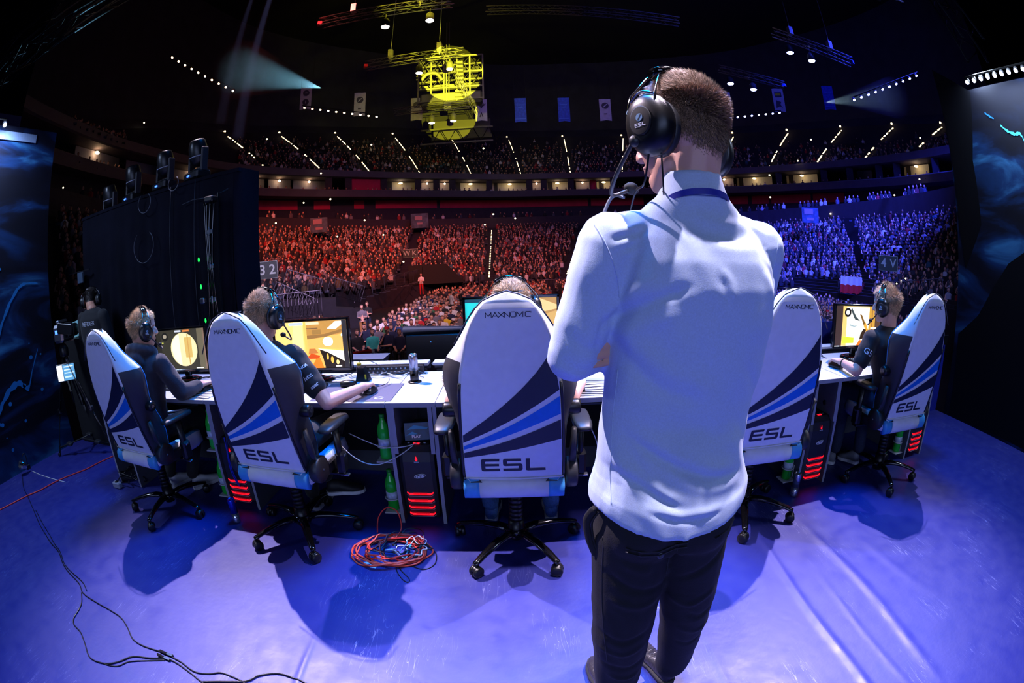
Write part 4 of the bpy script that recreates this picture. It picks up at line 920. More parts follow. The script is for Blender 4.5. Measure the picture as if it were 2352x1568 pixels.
# ------------------------------------------------------------------ headset with boom microphone, worn
def headset(M, label, side=-1, s=1., group=None):
    t = thing('headset', label, 'headset', tuple(M.translation), 0, group); T = Matrix.Translation(-M.translation) @ M @ Matrix.Scale(s, 4)
    for q in (-1, 1):
        m = MB(); Mc = T @ Matrix.Translation((q*.083, -.002, -.016)) @ Matrix.Rotation(R(90*q), 4, 'Y')
        Me = Mc @ Matrix.Diagonal((1.18, .98, 1, 1))
        m.lathe([(.046, -.004), (.052, 0), (.052, .012), (.047, .016)], 28, 1, Me)
        m.lathe([(.047, .014), (.053, .018), (.055, .028), (.052, .042), (.044, .052), (.03, .058), (.001, .060)], 28, 0, Me)
        cup = m.build('ear_cup', [M_blk, M_dgrey], t)
        m = MB(); m.lathe([(.0255, .0565), (.026, .0605), (.0235, .0615), (.001, .0615)], 24, 0, Me); m.build('cup_disc', M_blkm, cup)
        lg = MB(); Ml = Mc @ Matrix.Rotation(R(-90 if q < 0 else 90), 4, 'Z') @ Matrix.Translation((0, 0, .0625))
        if q > 0: Ml = Ml @ Matrix.Identity(4)
        for P in esl_polys(): lg.add([(.0065*(x-1.95), .008*y-.013, 0) for x, y in P], [tuple(range(len(P)))], 0, M=Ml)
        lg.add([(.008*math.cos(a), .006+.008*math.sin(a), 0) for a in np.linspace(0, 2*PI, 17)[:-1]], [tuple(range(16))], 1, M=Ml)
        lg.add([(-.005, .001, .0004), (-.003, .0, .0004), (.006, .01, .0004), (.004, .0115, .0004)], [(0, 1, 2, 3)], 2, M=Ml)
        lg.build('printed_logo', [M_wht, mat('pale_blue_print', (120, 160, 190), .4), M_blkm], cup)
        w = MB()
        for dy in (-.034, .034):
            w.tube([V((q*.125, dy*.9, -.015)), V((q*.134, dy, .012)), V((q*.118, dy*.95, .055)), V((q*.075, dy*.5, .108)), V((q*.05, dy*.4, .128))], .0028, 6, M=T)
        w.tube(catmull([V((q*.122, -.034, .038)), V((q*.128, 0, .052)), V((q*.122, .034, .038))], 4), .0024, 6, M=T)
        w.build('wire_arm', M_chrome, t)
        k = MB(); k.box((q*.118, -.042, -.012), (.02, .016, .05), 0, .005, M=T); k.build('slider', M_blkm, cup)
    m = MB(); rr = []
    for a in np.linspace(R(-38), R(38), 15):
        c = V((math.sin(a)*.117, -.004, .03+math.cos(a)*.108)); hw = .026*(1-.25*abs(a)/R(38)); nx_ = V((math.sin(a), 0, math.cos(a))); 
        rr.append([c+V((0, math.cos(b)*hw, 0))+nx_*math.sin(b)*.013 for b in np.linspace(0, 2*PI, 13)[:-1]])
    m.rings(rr, M=T); m.build('headband', M_gloss, t)
    q = side; m = MB()
    m.sph((q*.138, .022, -.05), (.01, .012, .012), 10, 8, M=T)
    m.tube(catmull([V((q*.138, .024, -.05)), V((q*.136, .045, -.068)), V((q*.128, .088, -.105)), V((q*.115, .115, -.128)), V((q*.09, .128, -.128)), V((q*.05, .125, -.112))], 5), .0042, 8, M=T)
    m.build('microphone_boom', M_dgrey, t)
    m = MB(); m.sph((q*.038, .126, -.106), (.02, .014, .014), 12, 8, M=T); m.build('microphone', M_blkm, t)
    return t
def decal(text, size, o, ux, uy, bv, m, parent, name='printed_lettering', off=.0004, ext=.0008):
    vs, fs = text_mesh(text, size, ext); ux = V(ux).normalized(); uy = V(uy).normalized(); B = MB(); out = []
    for v in vs:
        p = V(o)+ux*v[0]+uy*v[1]; h, n, i, d = bv.find_nearest(p)
        out.append(h+n*.002 if h is not None else p)
    B.add(out, fs); return B.build(name, m, parent)
def shoe(B1, B2, heel, toe, h=.1):
    heel, toe = V(heel), V(toe); d = toe-heel; L = d.length; y = d.normalized(); x = V((y.y, -y.x, 0)); x = x.normalized() if x.length > .01 else V((1, 0, 0)); z = x.cross(y)
    M = Matrix(((x.x, y.x, z.x, heel.x), (x.y, y.y, z.y, heel.y), (x.z, y.z, z.z, heel.z), (0, 0, 0, 1)))
    def sec(t, hw, z0, z1, B):
        return [V((hw*math.cos(a), t*L, (z0+z1)/2+(z1-z0)/2*math.sin(a))) for a in np.linspace(0, 2*PI, 15)[:-1]]
    B1.rings([sec(t, hw, .015, zz, 0) for t, hw, zz in [(-.02, .018, .07), (.03, .034, .1), (.15, .038, .105), (.32, .037, .1), (.5, .042, .078), (.7, .047, .06), (.88, .042, .05), (1.0, .02, .035)]], M=M)
    rs = []
    for t, hw in [(-.04, .014), (-.01, .03), (.1, .037), (.4, .036), (.65, .05), (.85, .048), (.98, .03), (1.03, .012)]:
        rs.append([V((-hw, t*L, .004)), V((hw, t*L, .004)), V((hw*1.04, t*L, .026)), V((-hw*1.04, t*L, .026))])
    B2.rings(rs, M=M)
# ------------------------------------------------------------------ seated players
def player(label, cx, cyy, hp, hyaw, hpitch, arms, sleeve, shirt_m, hair_m, hairopt, feet, trm, shoe_m, sole_m, seed, skin=None, hz=1.0, lean=0.):
    skin = skin or M_skin
    t = thing('person', label, 'person', (cx, cyy, 0), 0, 'players seated at the long desk')
    O = Matrix.Translation((-cx, -cyy, 0))
    HM_ = headM(hp, hyaw, hpitch)
    nb = V(hp)+V((0, -.03, -.15)); cxs = nb.x
    sh = {-1: V((cxs-.175, nb.y-.0, nb.z-.07)), 1: V((cxs+.175, nb.y-.0, nb.z-.07))}
    pel = V((cx, cyy-.02, .60)); K = {-1: V((cx-.13, cyy+.40, .55)), 1: V((cx+.13, cyy+.40, .55))}
    S = MB(); head_blob(S, HM_)
    S.cap(HM_ @ V((0, -.028, -.04)), nb+V((0, 0, -.03)), .055, .062)
    S.cap(nb+V((0, 0, -.03)), nb+V((0, 0, -.25)), .07, .09)
    for q in (-1, 1):
        el, wr_, hd, pd, cu = arms[q]
        el, wr_ = V(el), V(wr_)
        S.cap(nb+V((0, 0, -.08)), sh[q], .05, .04); S.cap(sh[q], el, .042, .040); S.cap(el, wr_, .041, .026)
        hand_blob(S, wr_, hd, pd, q, cu)
    me = remesh(S, .0052, 4, .5); me.transform(O); paint_hair(me, (O @ HM_).inverted(), hairopt['line'], 1)
    body = mobj('body', me, [skin, hair_m[1]], t)
    hair(O @ HM_, me, hairopt['n'], hairopt['line'], hairopt['top'], hairopt['nape'], hairopt.get('w', .0016), hair_m, t, seed, hairopt.get('up', .5), hairopt.get('fringe', 0), hairopt.get('mess', .3))
    eyes(O @ HM_, body)
    B = MB(); mid = (pel+nb)/2
    torso(B, [((pel.x, pel.y, .50), .165, .12, 0), ((pel.x, pel.y, .60), .175, .13, 0), ((mid.x, mid.y-.01, .76), .16, .115, 0), ((mid.x*.4+nb.x*.6, nb.y-.01, .90), .175, .12, 0), ((nb.x, nb.y, nb.z-.10), .185, .11, 0), ((nb.x, nb.y, nb.z-.05), .165, .09, 0), ((nb.x, nb.y, nb.z-.015), .12, .075, 0), ((nb.x, nb.y, nb.z+.01), .07, .062, 0)])
    for q in (-1, 1):
        el, wr_ = V(arms[q][0]), V(arms[q][1]); B.cap(sh[q], sh[q]+(el-sh[q])*.5, .068, .062)
        if sleeve == 'short':
            B.cap(sh[q], sh[q]+(el-sh[q])*.66, .066, .062)
        else:
            B.cap(sh[q], el, .068, .056); B.cap(el, wr_+(el-wr_)*.12, .056, .042)
            r2 = random.Random(seed)
            for k in range(5): f = .1+.18*k; c = el+(wr_-el)*f; B.sph(tuple(c+V((0, 0, .004*(-1)**k))), (.05-.003*k, .05-.003*k, .048-.003*k), 12, 8)
    if sleeve == 'hood':
        for a in np.linspace(-2.4, 2.4, 13): B.sph((nb.x+math.sin(a)*.088, nb.y-.01-math.cos(a)*.075, nb.z+.015+.028*math.cos(a)), (.045, .045, .04), 12, 8)
        B.sph((nb.x, nb.y-.10, nb.z-.04), (.10, .05, .075), 14, 10)
    sm = remesh(B, .009, 4); co = vco(sm); no = vno(sm)
    w = np.sin(co[:, 2]*47+co[:, 0]*31+seed)*.5+np.sin(co[:, 2]*29-co[:, 0]*53+co[:, 1]*41)*.5
    setco(sm, co+no*(w*.0035)[:, None]); sm.transform(O)
    so = mobj('hoodie' if sleeve == 'hood' else 't_shirt', sm, shirt_m, t)
    B = MB(); B.sph(tuple(pel+V((0, 0, -.02))), (.175, .14, .10), 16, 10)
    S1 = MB(); S2 = MB()
    for q in (-1, 1):
        hip = pel+V((q*.09, .02, -.02)); heel, toe = feet[q]; ank = V(heel)+V((0, .02, .13)); B.cap(hip, K[q], .088, .068); B.cap(K[q], ank, .066, .05); shoe(S1, S2, heel, toe)
    tm = remesh(B, .011, 5); tm.transform(O); mobj('trousers', tm, trm, t)
    S1.v = [O @ p for p in S1.v]; S2.v = [O @ p for p in S2.v]
    # one pair is two shoes
    n1, n2 = len(S1.v)//2, len(S2.v)//2; f1, f2 = len(S1.f)//2, len(S2.f)//2
    for k in range(2):
        m = MB(); m.v = S1.v[k*n1:(k+1)*n1]; m.f = [[i-k*n1 for i in f] for f in S1.f[k*f1:(k+1)*f1]]; m.m = [0]*f1; m.sm = [True]*f1
        sh_ = m.build('shoe', shoe_m, t)
        m = MB(); m.v = S2.v[k*n2:(k+1)*n2]; m.f = [[i-k*n2 for i in f] for f in S2.f[k*f2:(k+1)*f2]]; m.m = [0]*f2; m.sm = [False]*f2; m.build('sole', sole_m, sh_)
    return t, HM_, so, O
DN_ = V((0, 0, -1))
F_ = lambda x, y, z=0.: ((x, y, z), (x, y+.25, z))
short = dict(line=LINE_SHORT, n=6500, top=.026, nape=.010, w=.0012, up=.6)
# far left, hoodie
p1, H1, s1, O1 = player('person in a dark hoodie and white striped trousers seated at the left desk end', -2.36, 2.07, (-2.345, 2.14, 1.215), -28, -6,
    {1: ((-2.06, 2.16, .80), (-2.05, 2.36, .795), (.15, 1, -.05), DN_, .3), -1: ((-2.62, 2.2, .80), (-2.48, 2.42, .795), (.3, 1, 0), DN_, .3)}, 'hood', M_hood, HL,
    dict(line=[.082, .078, .064, .03, .004, -.03, -.058, -.066], n=6500, top=.04, nape=.014, w=.0013, up=.6, fringe=.9), {-1: ((-2.56, 2.30, 0), (-2.50, 2.56, 0)), 1: ((-2.34, 2.34, 0), (-2.24, 2.58, 0))}, M_tee, mat('white_sneaker', (206, 208, 214), .6), M_sole, 11)
m = MB()
for k in range(3): m.tube(catmull([(.05, .03+.0, .61+.02*k), (.12, .06, .63+.02*k), (.17, .12, .625+.02*k), (.19, .24, .60+.02*k)], 5), .006, 5)
m.build('white_stripe', M_sole, p1)
headset(H1, 'black over ear headset worn by the player in the dark hoodie', 1, .98)
# second, black printed tee
p2, H2, s2, O2 = player('person in a black printed T-shirt leaning to the mouse, beside the bright yellow monitor', -1.215, 2.06, (-1.285, 2.10, 1.248), -16, -10,
    {1: ((-.925, 2.03, .80), (-.822, 2.30, .80), (.05, 1, -.08), DN_, .32), -1: ((-1.52, 2.18, .80), (-1.36, 2.42, .795), (.3, 1, 0), DN_, .3)}, 'short', M_tee, HM,
    dict(short, n=9000, top=.034, mess=.4), {-1: ((-1.26, 2.28, 0), (-1.24, 2.54, 0)), 1: ((-1.20, 2.40, .06), (-.98, 2.50, .045))}, M_tee, mat('black_sneaker', (24, 24, 28), .6), M_sole, 12)
headset(H2, 'black over ear headset worn by the player beside the bright yellow monitor', 1, .98)
bv2 = BVHTree.FromPolygons([v.co for v in s2.data.vertices], [tuple(p.vertices) for p in s2.data.polygons])
def sleeve_text(bv, O, sh, el, f, txt, size, m, parent, side, off=.05):
    sh, el = V(sh), V(el); ax = (el-sh).normalized(); v_ = V((-.35*side, -1, .1)).normalized(); out = (V((side*.55, -.8, 0))).normalized(); p = sh+(el-sh)*f+out*.06
    ux = ax.cross(out)
    ux = ux if ux.dot(V((side, .3, 0))) > 0 else -ux; ux = (ux-out*ux.dot(out)).normalized()
    uy = (out.cross(ux)).normalized()
    if uy.z < 0: ux, uy = -ux, -uy
    decal(txt, size, O @ p, ux, uy, bv, m, parent)
s2s = (-1.285+.175, 2.07, 1.028)
sleeve_text(bv2, O2, s2s, (-.925, 2.03, .80), .22, 'KINGS', .022, M_wht, s2, 1)
sleeve_text(bv2, O2, s2s, (-.925, 2.03, .80), .40, 'htc', .036, M_wht, s2, 1)
sleeve_text(bv2, O2, s2s, (-.925, 2.03, .80), .58, 'aser', .026, M_wht, s2, 1)
# third, mostly hidden by his chair
p3, H3, s3, O3 = player('person in a black T-shirt and jeans almost hidden behind the middle chair', 0.0, 2.02, (.0, 2.10, 1.228), 8, -8,
    {-1: ((-.285, 2.04, .80), (-.30, 2.30, .80), (.2, 1, 0), DN_, .3), 1: ((.27, 2.06, .79), (.34, 2.25, .79), (.1, 1, 0), DN_, .3)}, 'short', M_tee, HL,
    dict(line=LINE_SHORT, n=7500, top=.03, nape=.014, w=.0012, up=.45, mess=.35), {-1: ((-.15, 2.22, 0), (-.14, 2.47, 0)), 1: ((.19, 2.22, 0), (.20, 2.47, 0))}, M_denim, M_denim, M_sole, 13)
headset(H3, 'black headset whose band shows over the middle chair', -1, .98)
# right end
p5, H5, s5, O5 = player('person in a black polo shirt with a wristband seated at the right desk end', 2.54, 2.10, (2.445, 2.16, 1.215), 22, -6,
    {-1: ((2.155, 2.14, .80), (2.21, 2.36, .80), (.05, 1, -.02), DN_, .32), 1: ((2.74, 2.2, .80), (2.66, 2.42, .80), (-.2, 1, 0), DN_, .3)}, 'short', M_tee, HM,
    dict(line=[.085, .08, .066, .03, .0, -.03, -.066, -.078], n=7000, top=.045, nape=.02, w=.0014, up=.7, fringe=.6, mess=.5), {-1: ((2.36, 2.42, 0), (2.24, 2.58, 0)), 1: ((2.52, 2.30, .02), (2.48, 2.5, .0))}, M_dden, mat('grey_sneaker', (110, 112, 120), .6), M_sole, 15)
headset(H5, 'black over ear headset worn by the player at the right end of the desk', -1, .98)
bv5 = BVHTree.FromPolygons([v.co for v in s5.data.vertices], [tuple(p.vertices) for p in s5.data.polygons])
sleeve_text(bv5, O5, (2.445-.175, 2.13, .995), (2.155, 2.14, .80), .35, 'G5', .055, M_wht, s5, -1)
m = MB(); m.tube([(2.203+.031*math.cos(a), 2.335, .80+.031*math.sin(a)) for a in np.linspace(0, 2*PI, 17)[:-1]], .004, 6, closed=True); tag(m.build('wristband', M_blk), 'thin black wristband on the forearm at the right desk end', 'wristband')
B = MB(); torso(B, [((0, 0, 0), .068, .068, 0), ((0, .005, .035), .072, .07, 0)], p=2); 
B.v = [p+V((2.445, 2.125, 1.045)) for p in B.v]; B.v = [O5 @ p for p in B.v]; cm = remesh(B, .006, 2); mobj('polo_collar', cm, M_tee, s5)
# referee standing at the left
t = thing('person', 'person in a black T-shirt lettered REFEREE standing at the left, looking down', 'person', (-4.02, 2.92, 0), R(8))
HR = headM((-.10, .06, 1.46), 30, -30); S = MB(); head_blob(S, HR); S.cap(HR @ V((0, -.03, -.05)), V((0, -.03, 1.35)), .052, .06); S.cap(V((0, -.03, 1.35)), V((0, -.02, 1.0)), .07, .09)
for q in (-1, 1):
    a = V((q*.18, -.03, 1.29)); e = V((q*.235, .0, .93)); w = V((q*.2, .2, .86)) if q < 0 else V((.22, .08, .70)); S.cap(V((0, -.03, 1.28)), a, .05, .04); S.cap(a, e, .042, .04); S.cap(e, w, .04, .026); hand_blob(S, w, (w-e), (0, 0, -1) if q < 0 else (-1, 0, 0), q, .3)
me = remesh(S, .006, 4, .5); paint_hair(me, HR.inverted(), LINE_SHORT, 1); bd = mobj('body', me, [M_skin2, HD[0]], t); hair(HR, me, 2500, LINE_SHORT, .018, .008, .0018, HD, t, 4); eyes(HR, bd)
B = MB(); torso(B, [((0, 0, .76), .175, .12, 0), ((0, 0, .9), .165, .11, 0), ((0, -.02, 1.12), .19, .12, 0), ((0, -.03, 1.27), .19, .11, 0), ((0, -.03, 1.34), .14, .085, 0), ((0, -.02, 1.375), .08, .07, 0)])
for q in (-1, 1): B.cap((q*.18, -.03, 1.29), (q*.225, -.01, 1.08), .068, .062)
sm = remesh(B, .01, 4); so = mobj('t_shirt', sm, M_tee, t); bvr = BVHTree.FromPolygons([v.co for v in sm.vertices], [tuple(p.vertices) for p in sm.polygons])
decal('REFEREE', .058, (.02, -.16, 1.235), (1, 0, 0), (0, 0, 1), bvr, mat('pale_print', (190, 196, 210), .6, emit=(190, 196, 210), es=0), so)
B = MB(); B.sph((0, 0, .78), (.17, .12, .1)); S1, S2 = MB(), MB()
for q in (-1, 1): B.cap((q*.085, 0, .76), (q*.1, .02, .42), .085, .065); B.cap((q*.1, .02, .42), (q*.11, 0, .1), .065, .05); S1, S2 = MB(), MB(); shoe(S1, S2, (q*.11, -.05, 0), (q*.14, .2, 0)); sq = S1.build('shoe', M_blk, t); S2.build('sole', M_dgrey, sq)
mobj('trousers', remesh(B, .012, 4), M_blkm, t)
headset(Matrix.Translation((-4.02, 2.92, 0)) @ Matrix.Rotation(R(8), 4, 'Z') @ HR, 'black headset worn by the person lettered REFEREE', -1, .95)
# ------------------------------------------------------------------ things on the desk
def pad(pts, label, m, extra=None):
    t = thing('mouse_pad', label, 'mouse pad', (0, 0, DT)); B = MB(); B.prism(pts, 0, .004); B.build('pad_cloth', m, t)
    if extra:
        B = MB()
        for P in extra: B.add([(x, y, .0045) for x, y in P], [tuple(range(len(P)))])
        B.build('pad_print', M_blkm if m is M_desk else M_wht, t)
M_pad = mat('grey_pad_cloth', (88, 84, 100), .9, var=.06, vscale=200)
pad([(-1.12, 2.22), (-.645, 2.22), (-.645, 2.56), (-1.12, 2.56)], 'grey mouse pad under the hand of the player in the printed T-shirt', M_pad, [[(-.72+.028*math.cos(a), 2.27+.022*math.sin(a)) for a in np.linspace(R(30), R(330), 14)]+[(-.72+.018*math.cos(a), 2.27+.013*math.sin(a)) for a in np.linspace(R(330), R(30), 14)]])
def zebra(x0, y0, w, h, seed):
    r = random.Random(seed); out = []
    for k in range(7):
        a = y0+h*(k+.2)/7; P = [(x0+w*u, a+.012*math.sin(u*5+k)) for u in np.linspace(.03, .97, 9)]; Q = [(x0+w*u, a+.012*math.sin(u*5+k)+.022*math.sin(PI*u)) for u in np.linspace(.97, .03, 9)]; out.append(P+Q)
    return out
pad([(-2.24, 2.22), (-1.88, 2.22), (-1.88, 2.5), (-2.24, 2.5)], 'black and white striped mouse pad on the far left desk', M_desk, zebra(-2.24, 2.22, .36, .28, 1))
pad([(.24, 2.22), (.56, 2.22), (.56, 2.52), (.24, 2.52)], 'black and white striped mouse pad left of the standing man', M_desk, zebra(.24, 2.22, .32, .3, 2))
def mouse(x, y, rz, label, m1, m2):
    t = thing('computer_mouse', label, 'mouse', (x, y, DT+.004), rz); B = MB()
    B.rings([[V((hw*math.cos(a), yy, max(0, hh*math.sin(a)))) for a in np.linspace(0, 2*PI, 17)[:-1]] for yy, hw, hh in [(-.06, .012, .014), (-.05, .026, .028), (-.02, .032, .038), (.02, .03, .036), (.045, .028, .026), (.058, .018, .014)]]); B.build('mouse_shell', m1, t)
    B = MB(); B.cyl((0, .03, .034), (0, .045, .03), .006, n=8); B.box((0, -.01, .0375), (.028, .05, .003), 0, .001); B.build('scroll_wheel', m2, t)
mouse(-.800, 2.375, -.1, 'black and blue mouse under the hand on the grey pad', M_blk, M_bled)
mouse(-2.04, 2.42, 0, 'dark mouse under the hand of the player in the hoodie', M_blk, M_dgrey)
mouse(2.215, 2.44, .1, 'black and orange angular mouse under the hand at the right desk end', M_blk, mat('orange_plastic', (232, 80, 30), .45))
mouse(.35, 2.34, 0, 'dark mouse on the striped pad left of the standing man', M_blk, M_dgrey)
M_key = mat('key_caps', (24, 24, 28), .4); M_keyl = mat('key_legends', (200, 205, 215), .5)
def keyboard(x, y, rz, label):
    t = thing('keyboard', label, 'keyboard', (x, y, DT), rz, 'black keyboards on the desk'); B = MB(); B.box((0, 0, .012), (.4, .15, .02), 0, .004); B.build('keyboard_case', M_blk, t)
    B = MB()
    for j in range(5):
        for i in range(18): B.box((-.18+.021*i, .055-.026*j, .026), (.018, .02, .01), 0, .003); B.add([(-.184+.021*i, .053-.026*j, .0315), (-.177+.021*i, .053-.026*j, .0315), (-.177+.021*i, .06-.026*j, .0315), (-.184+.021*i, .06-.026*j, .0315)], [(0, 1, 2, 3)], 1)
    B.build('keys', [M_key, M_keyl], t)
keyboard(-1.32, 2.44, .08, 'black keyboard under the yellow monitor'); keyboard(-2.55, 2.44, 0, 'black keyboard on the far left desk')
keyboard(2.63, 2.47, -.05, 'black keyboard with pale legends at the right desk end'); keyboard(-.06, 2.40, 0, 'black keyboard in front of the middle monitor'); keyboard(1.35, 2.42, 0, 'black keyboard on the desk behind the standing man')
t = thing('mouse_bungee', 'black wedge shaped mouse cord holder with a yellow tip', 'cord holder', (-.935, 2.66, DT)); B = MB()
B.prism([(-.045, 0), (.045, 0), (.015, .085), (-.02, .085)], -.03, .03, 0, Matrix.Rotation(PI/2, 4, 'X')); B.build('wedge_base', M_blk, t)
B = MB(); B.box((-.02, 0, .105), (.03, .02, .022), 0, .006); B.box((.026, -.03, .03), (.01, .004, .03)); B.tube(catmull([(-.02, 0, .1), (.0, 0, .13), (.08, -.02, .12), (.16, -.04, .07), (.2, -.12, .02), (.14, -.25, .02)], 6), .002, 5, 1); B.build('yellow_tip', [mat('yellow_plastic', (226, 196, 30), .4), M_blk], t)
B = MB(); B.rings([[V((.055*k*math.cos(a), .03*k*math.sin(a), z)) for a in np.linspace(0, 2*PI, 13)[:-1]] for k, z in [(.6, 0), (1, .01), (1, .03), (.5, .04)]]); tag(B.build('white_cup_lid', M_blk, loc=(-.98, 2.5, DT+.004)), 'small black puck on the grey mouse pad edge', 'puck')
# fluffy toy: body with many tufts
t = thing('fluffy_toy', 'tan fluffy toy beside the left side of the middle chair', 'toy', (-.325, 2.42, DT+.06)); B = MB(); rr = random.Random(5)
B.sph((0, 0, 0), (.055, .05, .07), 14, 10); B.build('toy_body', mat('tan_plush', (200, 170, 140), .9), t); B = MB()
for i in range(500):
    z = rr.uniform(-1, 1); a = rr.uniform(0, 6.28); q = math.sqrt(1-z*z); d = V((q*math.cos(a)*.053, q*math.sin(a)*.048, z*.068)); B.tube([d, d*1.25+V((rr.uniform(-.005, .005), 0, rr.uniform(-.005, .005)))], [.005, .002], 4)
B.build('plush_tufts', mat('tan_plush', (200, 170, 140), .9), t)
# ------------------------------------------------------------------ the standing man
M_shirt = mat('light_blue_chambray', (186, 204, 236), .8, var=.07, vscale=260, bump=.06, bscale=420, sheen=.15)
M_trou = mat('black_chino', (12, 12, 17), .85, var=.3, vscale=30, bump=.12, bscale=260)
T = thing('person', 'tall person seen from behind in a light blue shirt and black trousers, arms crossed', 'person', (0, 0, 0))
HP = (.426, 1.025, 1.758); HMm = headM(HP, 34, -6, 3, 1.25)
S = MB(); head_blob(S, HMm)
S.cap(HMm @ V((0, -.035, -.02)), V((.432, 1.00, 1.63)), .062, .064); S.cap(HMm @ V((0, -.0, -.06)), V((.43, 1.02, 1.62)), .052, .058); S.cap((.432, 1.0, 1.63), (.43, 1.02, 1.5), .066, .09)
shL, elL, wrL = V((.228, 1.02, 1.475)), V((.138, 1.03, 1.222)), V((.37, 1.20, 1.235))
shR, elR, wrR = V((.632, 1.04, 1.475)), V((.672, 1.17, 1.24)), V((.325, 1.185, 1.25))
for a, e, w in ((shL, elL, wrL), (shR, elR, wrR)): S.cap((.43, 1.03, 1.45), a, .06, .05); S.cap(a, e, .046, .04); S.cap(e, w, .04, .028)
S.cap(wrR, (.303, 1.097, 1.242), .028, .026); hand_blob(S, (.303, 1.097, 1.242), (-.68, -.72, -.05), (-.75, .6, 0), 1, .12); hand_blob(S, wrL, (1, .0, .1), (0, -1, 0), -1, .25)
me = remesh(S, .0048, 4, .5); paint_hair(me, HMm.inverted(), [.088, .084, .068, .034, .004, -.022, -.052, -.060], 1)
body = mobj('body', me, [M_skin, HB[1]], T)
hair(HMm, me, 26000, [.088, .084, .068, .034, .0, -.03, -.060, -.068], .019, .006, .0007, HB, T, 21, .9, .7, .3)
eyes(HMm, body)
# shirt
B = MB()
torso(B, [((.405, 1.02, .775), .222, .165, 0), ((.405, 1.02, .84), .219, .16, 0), ((.402, 1.025, .95), .202, .14, 0), ((.408, 1.03, 1.07), .198, .127, 0), ((.425, 1.03, 1.18), .206, .138, 0), ((.44, 1.03, 1.29), .214, .152, .02), ((.445, 1.03, 1.38), .214, .158, .03), ((.44, 1.03, 1.44), .204, .148, .03), ((.437, 1.03, 1.49), .182, .126, 0), ((.433, 1.03, 1.53), .150, .104, 0), ((.432, 1.02, 1.565), .118, .090, 0), ((.432, 1.01, 1.59), .090, .080, 0), ((.432, 1.005, 1.615), .078, .075, 0)], 32, 2.15)
B.cap(shL, elL, .078, .060, 20); B.cap(elL, wrL+(elL-wrL)*.22, .058, .047, 20)
B.cap(shR, elR, .076, .060, 20); B.cap(elR, wrR+(elR-wrR)*.25, .058, .047, 20)
B.cap((.30, 1.02, 1.50), shL, .06, .07); B.cap((.56, 1.02, 1.50), shR, .06, .07)
sm = remesh(B, .0062, 5, .6)
co = vco(sm); no = vno(sm)
def seg_fold(co, pts, w, d, taper=True, ymax=1.04):
    """distance field of a polyline in the x-z plane, back side only"""
    out = np.zeros(len(co)); P = [np.array((p.x, p.y)) for p in catmull([(x, z, 0) for x, z in pts], 5)]; n = len(P)-1
    for i in range(n):
        a, b = P[i], P[i+1]; ab = b-a; q = co[:, [0, 2]]-a; t = np.clip((q@ab)/(ab@ab+1e-12), 0, 1); dd = np.hypot(*(q-np.outer(t, ab)).T)
        u = (i+t)/n; tp = np.clip(np.minimum(u, 1-u)*4, 0, 1) if taper else 1
        v = np.exp(-(dd/w)**2)*tp
        out = np.where(np.abs(v) > np.abs(out), v, out)
    return out*d*(co[:, 1] < ymax)
F = [([(.187, 1.291), (.249, 1.33), (.321, 1.37), (.375, 1.389)], .010, -.013), ([(.205, 1.325), (.261, 1.371), (.301, 1.419)], .014, .010), ([(.225, 1.27), (.27, 1.30), (.35, 1.335)], .014, .006),
     ([(.209, 1.497), (.251, 1.508), (.30, 1.52)], .007, .006), ([(.225, 1.472), (.258, 1.482), (.30, 1.494)], .007, .006), ([(.235, 1.452), (.29, 1.477)], .007, .005), ([(.215, 1.485), (.254, 1.496), (.295, 1.505)], .005, -.006), ([(.23, 1.46), (.27, 1.473)], .005, -.006),
     ([(.39, 1.512), (.47, 1.497), (.56, 1.503)], .013, -.012), ([(.38, 1.536), (.47, 1.528), (.57, 1.53)], .012, .008), ([(.40, 1.478), (.48, 1.470), (.58, 1.478)], .016, .005),
     ([(.438, 1.43), (.464, 1.397), (.471, 1.35)], .008, .006), ([(.43, 1.41), (.45, 1.38), (.455, 1.34)], .007, -.004), ([(.56, 1.43), (.60, 1.38), (.61, 1.32)], .012, .005), ([(.575, 1.45), (.625, 1.40), (.64, 1.33)], .009, -.005),
     ([(.242, 1.061), (.328, 1.002), (.454, .945), (.56, .935)], .009, -.013), ([(.25, 1.085), (.33, 1.03), (.454, .97), (.56, .96)], .016, .008), ([(.34, .97), (.44, .915), (.55, .90)], .014, .006),
     ([(.204, .966), (.271, .942), (.338, .896), (.391, .859)], .009, -.010), ([(.21, .99), (.275, .965), (.34, .92), (.40, .885)], .013, .007), ([(.21, 1.296), (.251, 1.227), (.316, 1.168), (.42, 1.13)], .014, -.008), ([(.235, 1.30), (.29, 1.235), (.37, 1.19), (.46, 1.16)], .018, .007),
     ([(.307, .852), (.381, .835), (.50, .828)], .008, -.007), ([(.30, .872), (.381, .857), (.50, .85)], .011, .006), ([(.236, 1.061), (.285, .977), (.299, .945)], .010, -.006), ([(.22, 1.02), (.26, .95), (.28, .90)], .012, .006),
     ([(.52, 1.08), (.57, 1.02), (.60, .95)], .012, -.006), ([(.50, 1.05), (.55, .98), (.59, .90)], .014, .005), ([(.36, 1.10), (.45, 1.05), (.56, 1.04)], .014, -.004), ([(.34, 1.06), (.42, 1.0)], .014, .004),
     ([(.52, 1.22), (.57, 1.16), (.60, 1.10)], .012, -.005), ([(.17, 1.40), (.16, 1.34), (.155, 1.28)], .010, -.006), ([(.20, 1.40), (.18, 1.33), (.19, 1.27)], .012, .006), ([(.10, 1.24), (.14, 1.20), (.18, 1.20)], .009, -.005), ([(.12, 1.29), (.16, 1.25), (.20, 1.25)], .010, -.006), ([(.2, 1.32), (.19, 1.26), (.2, 1.22)], .008, -.008)]
disp = np.zeros(len(co))
for p, w, d in F: disp += seg_fold(co, p, w*1.15, d*.62)
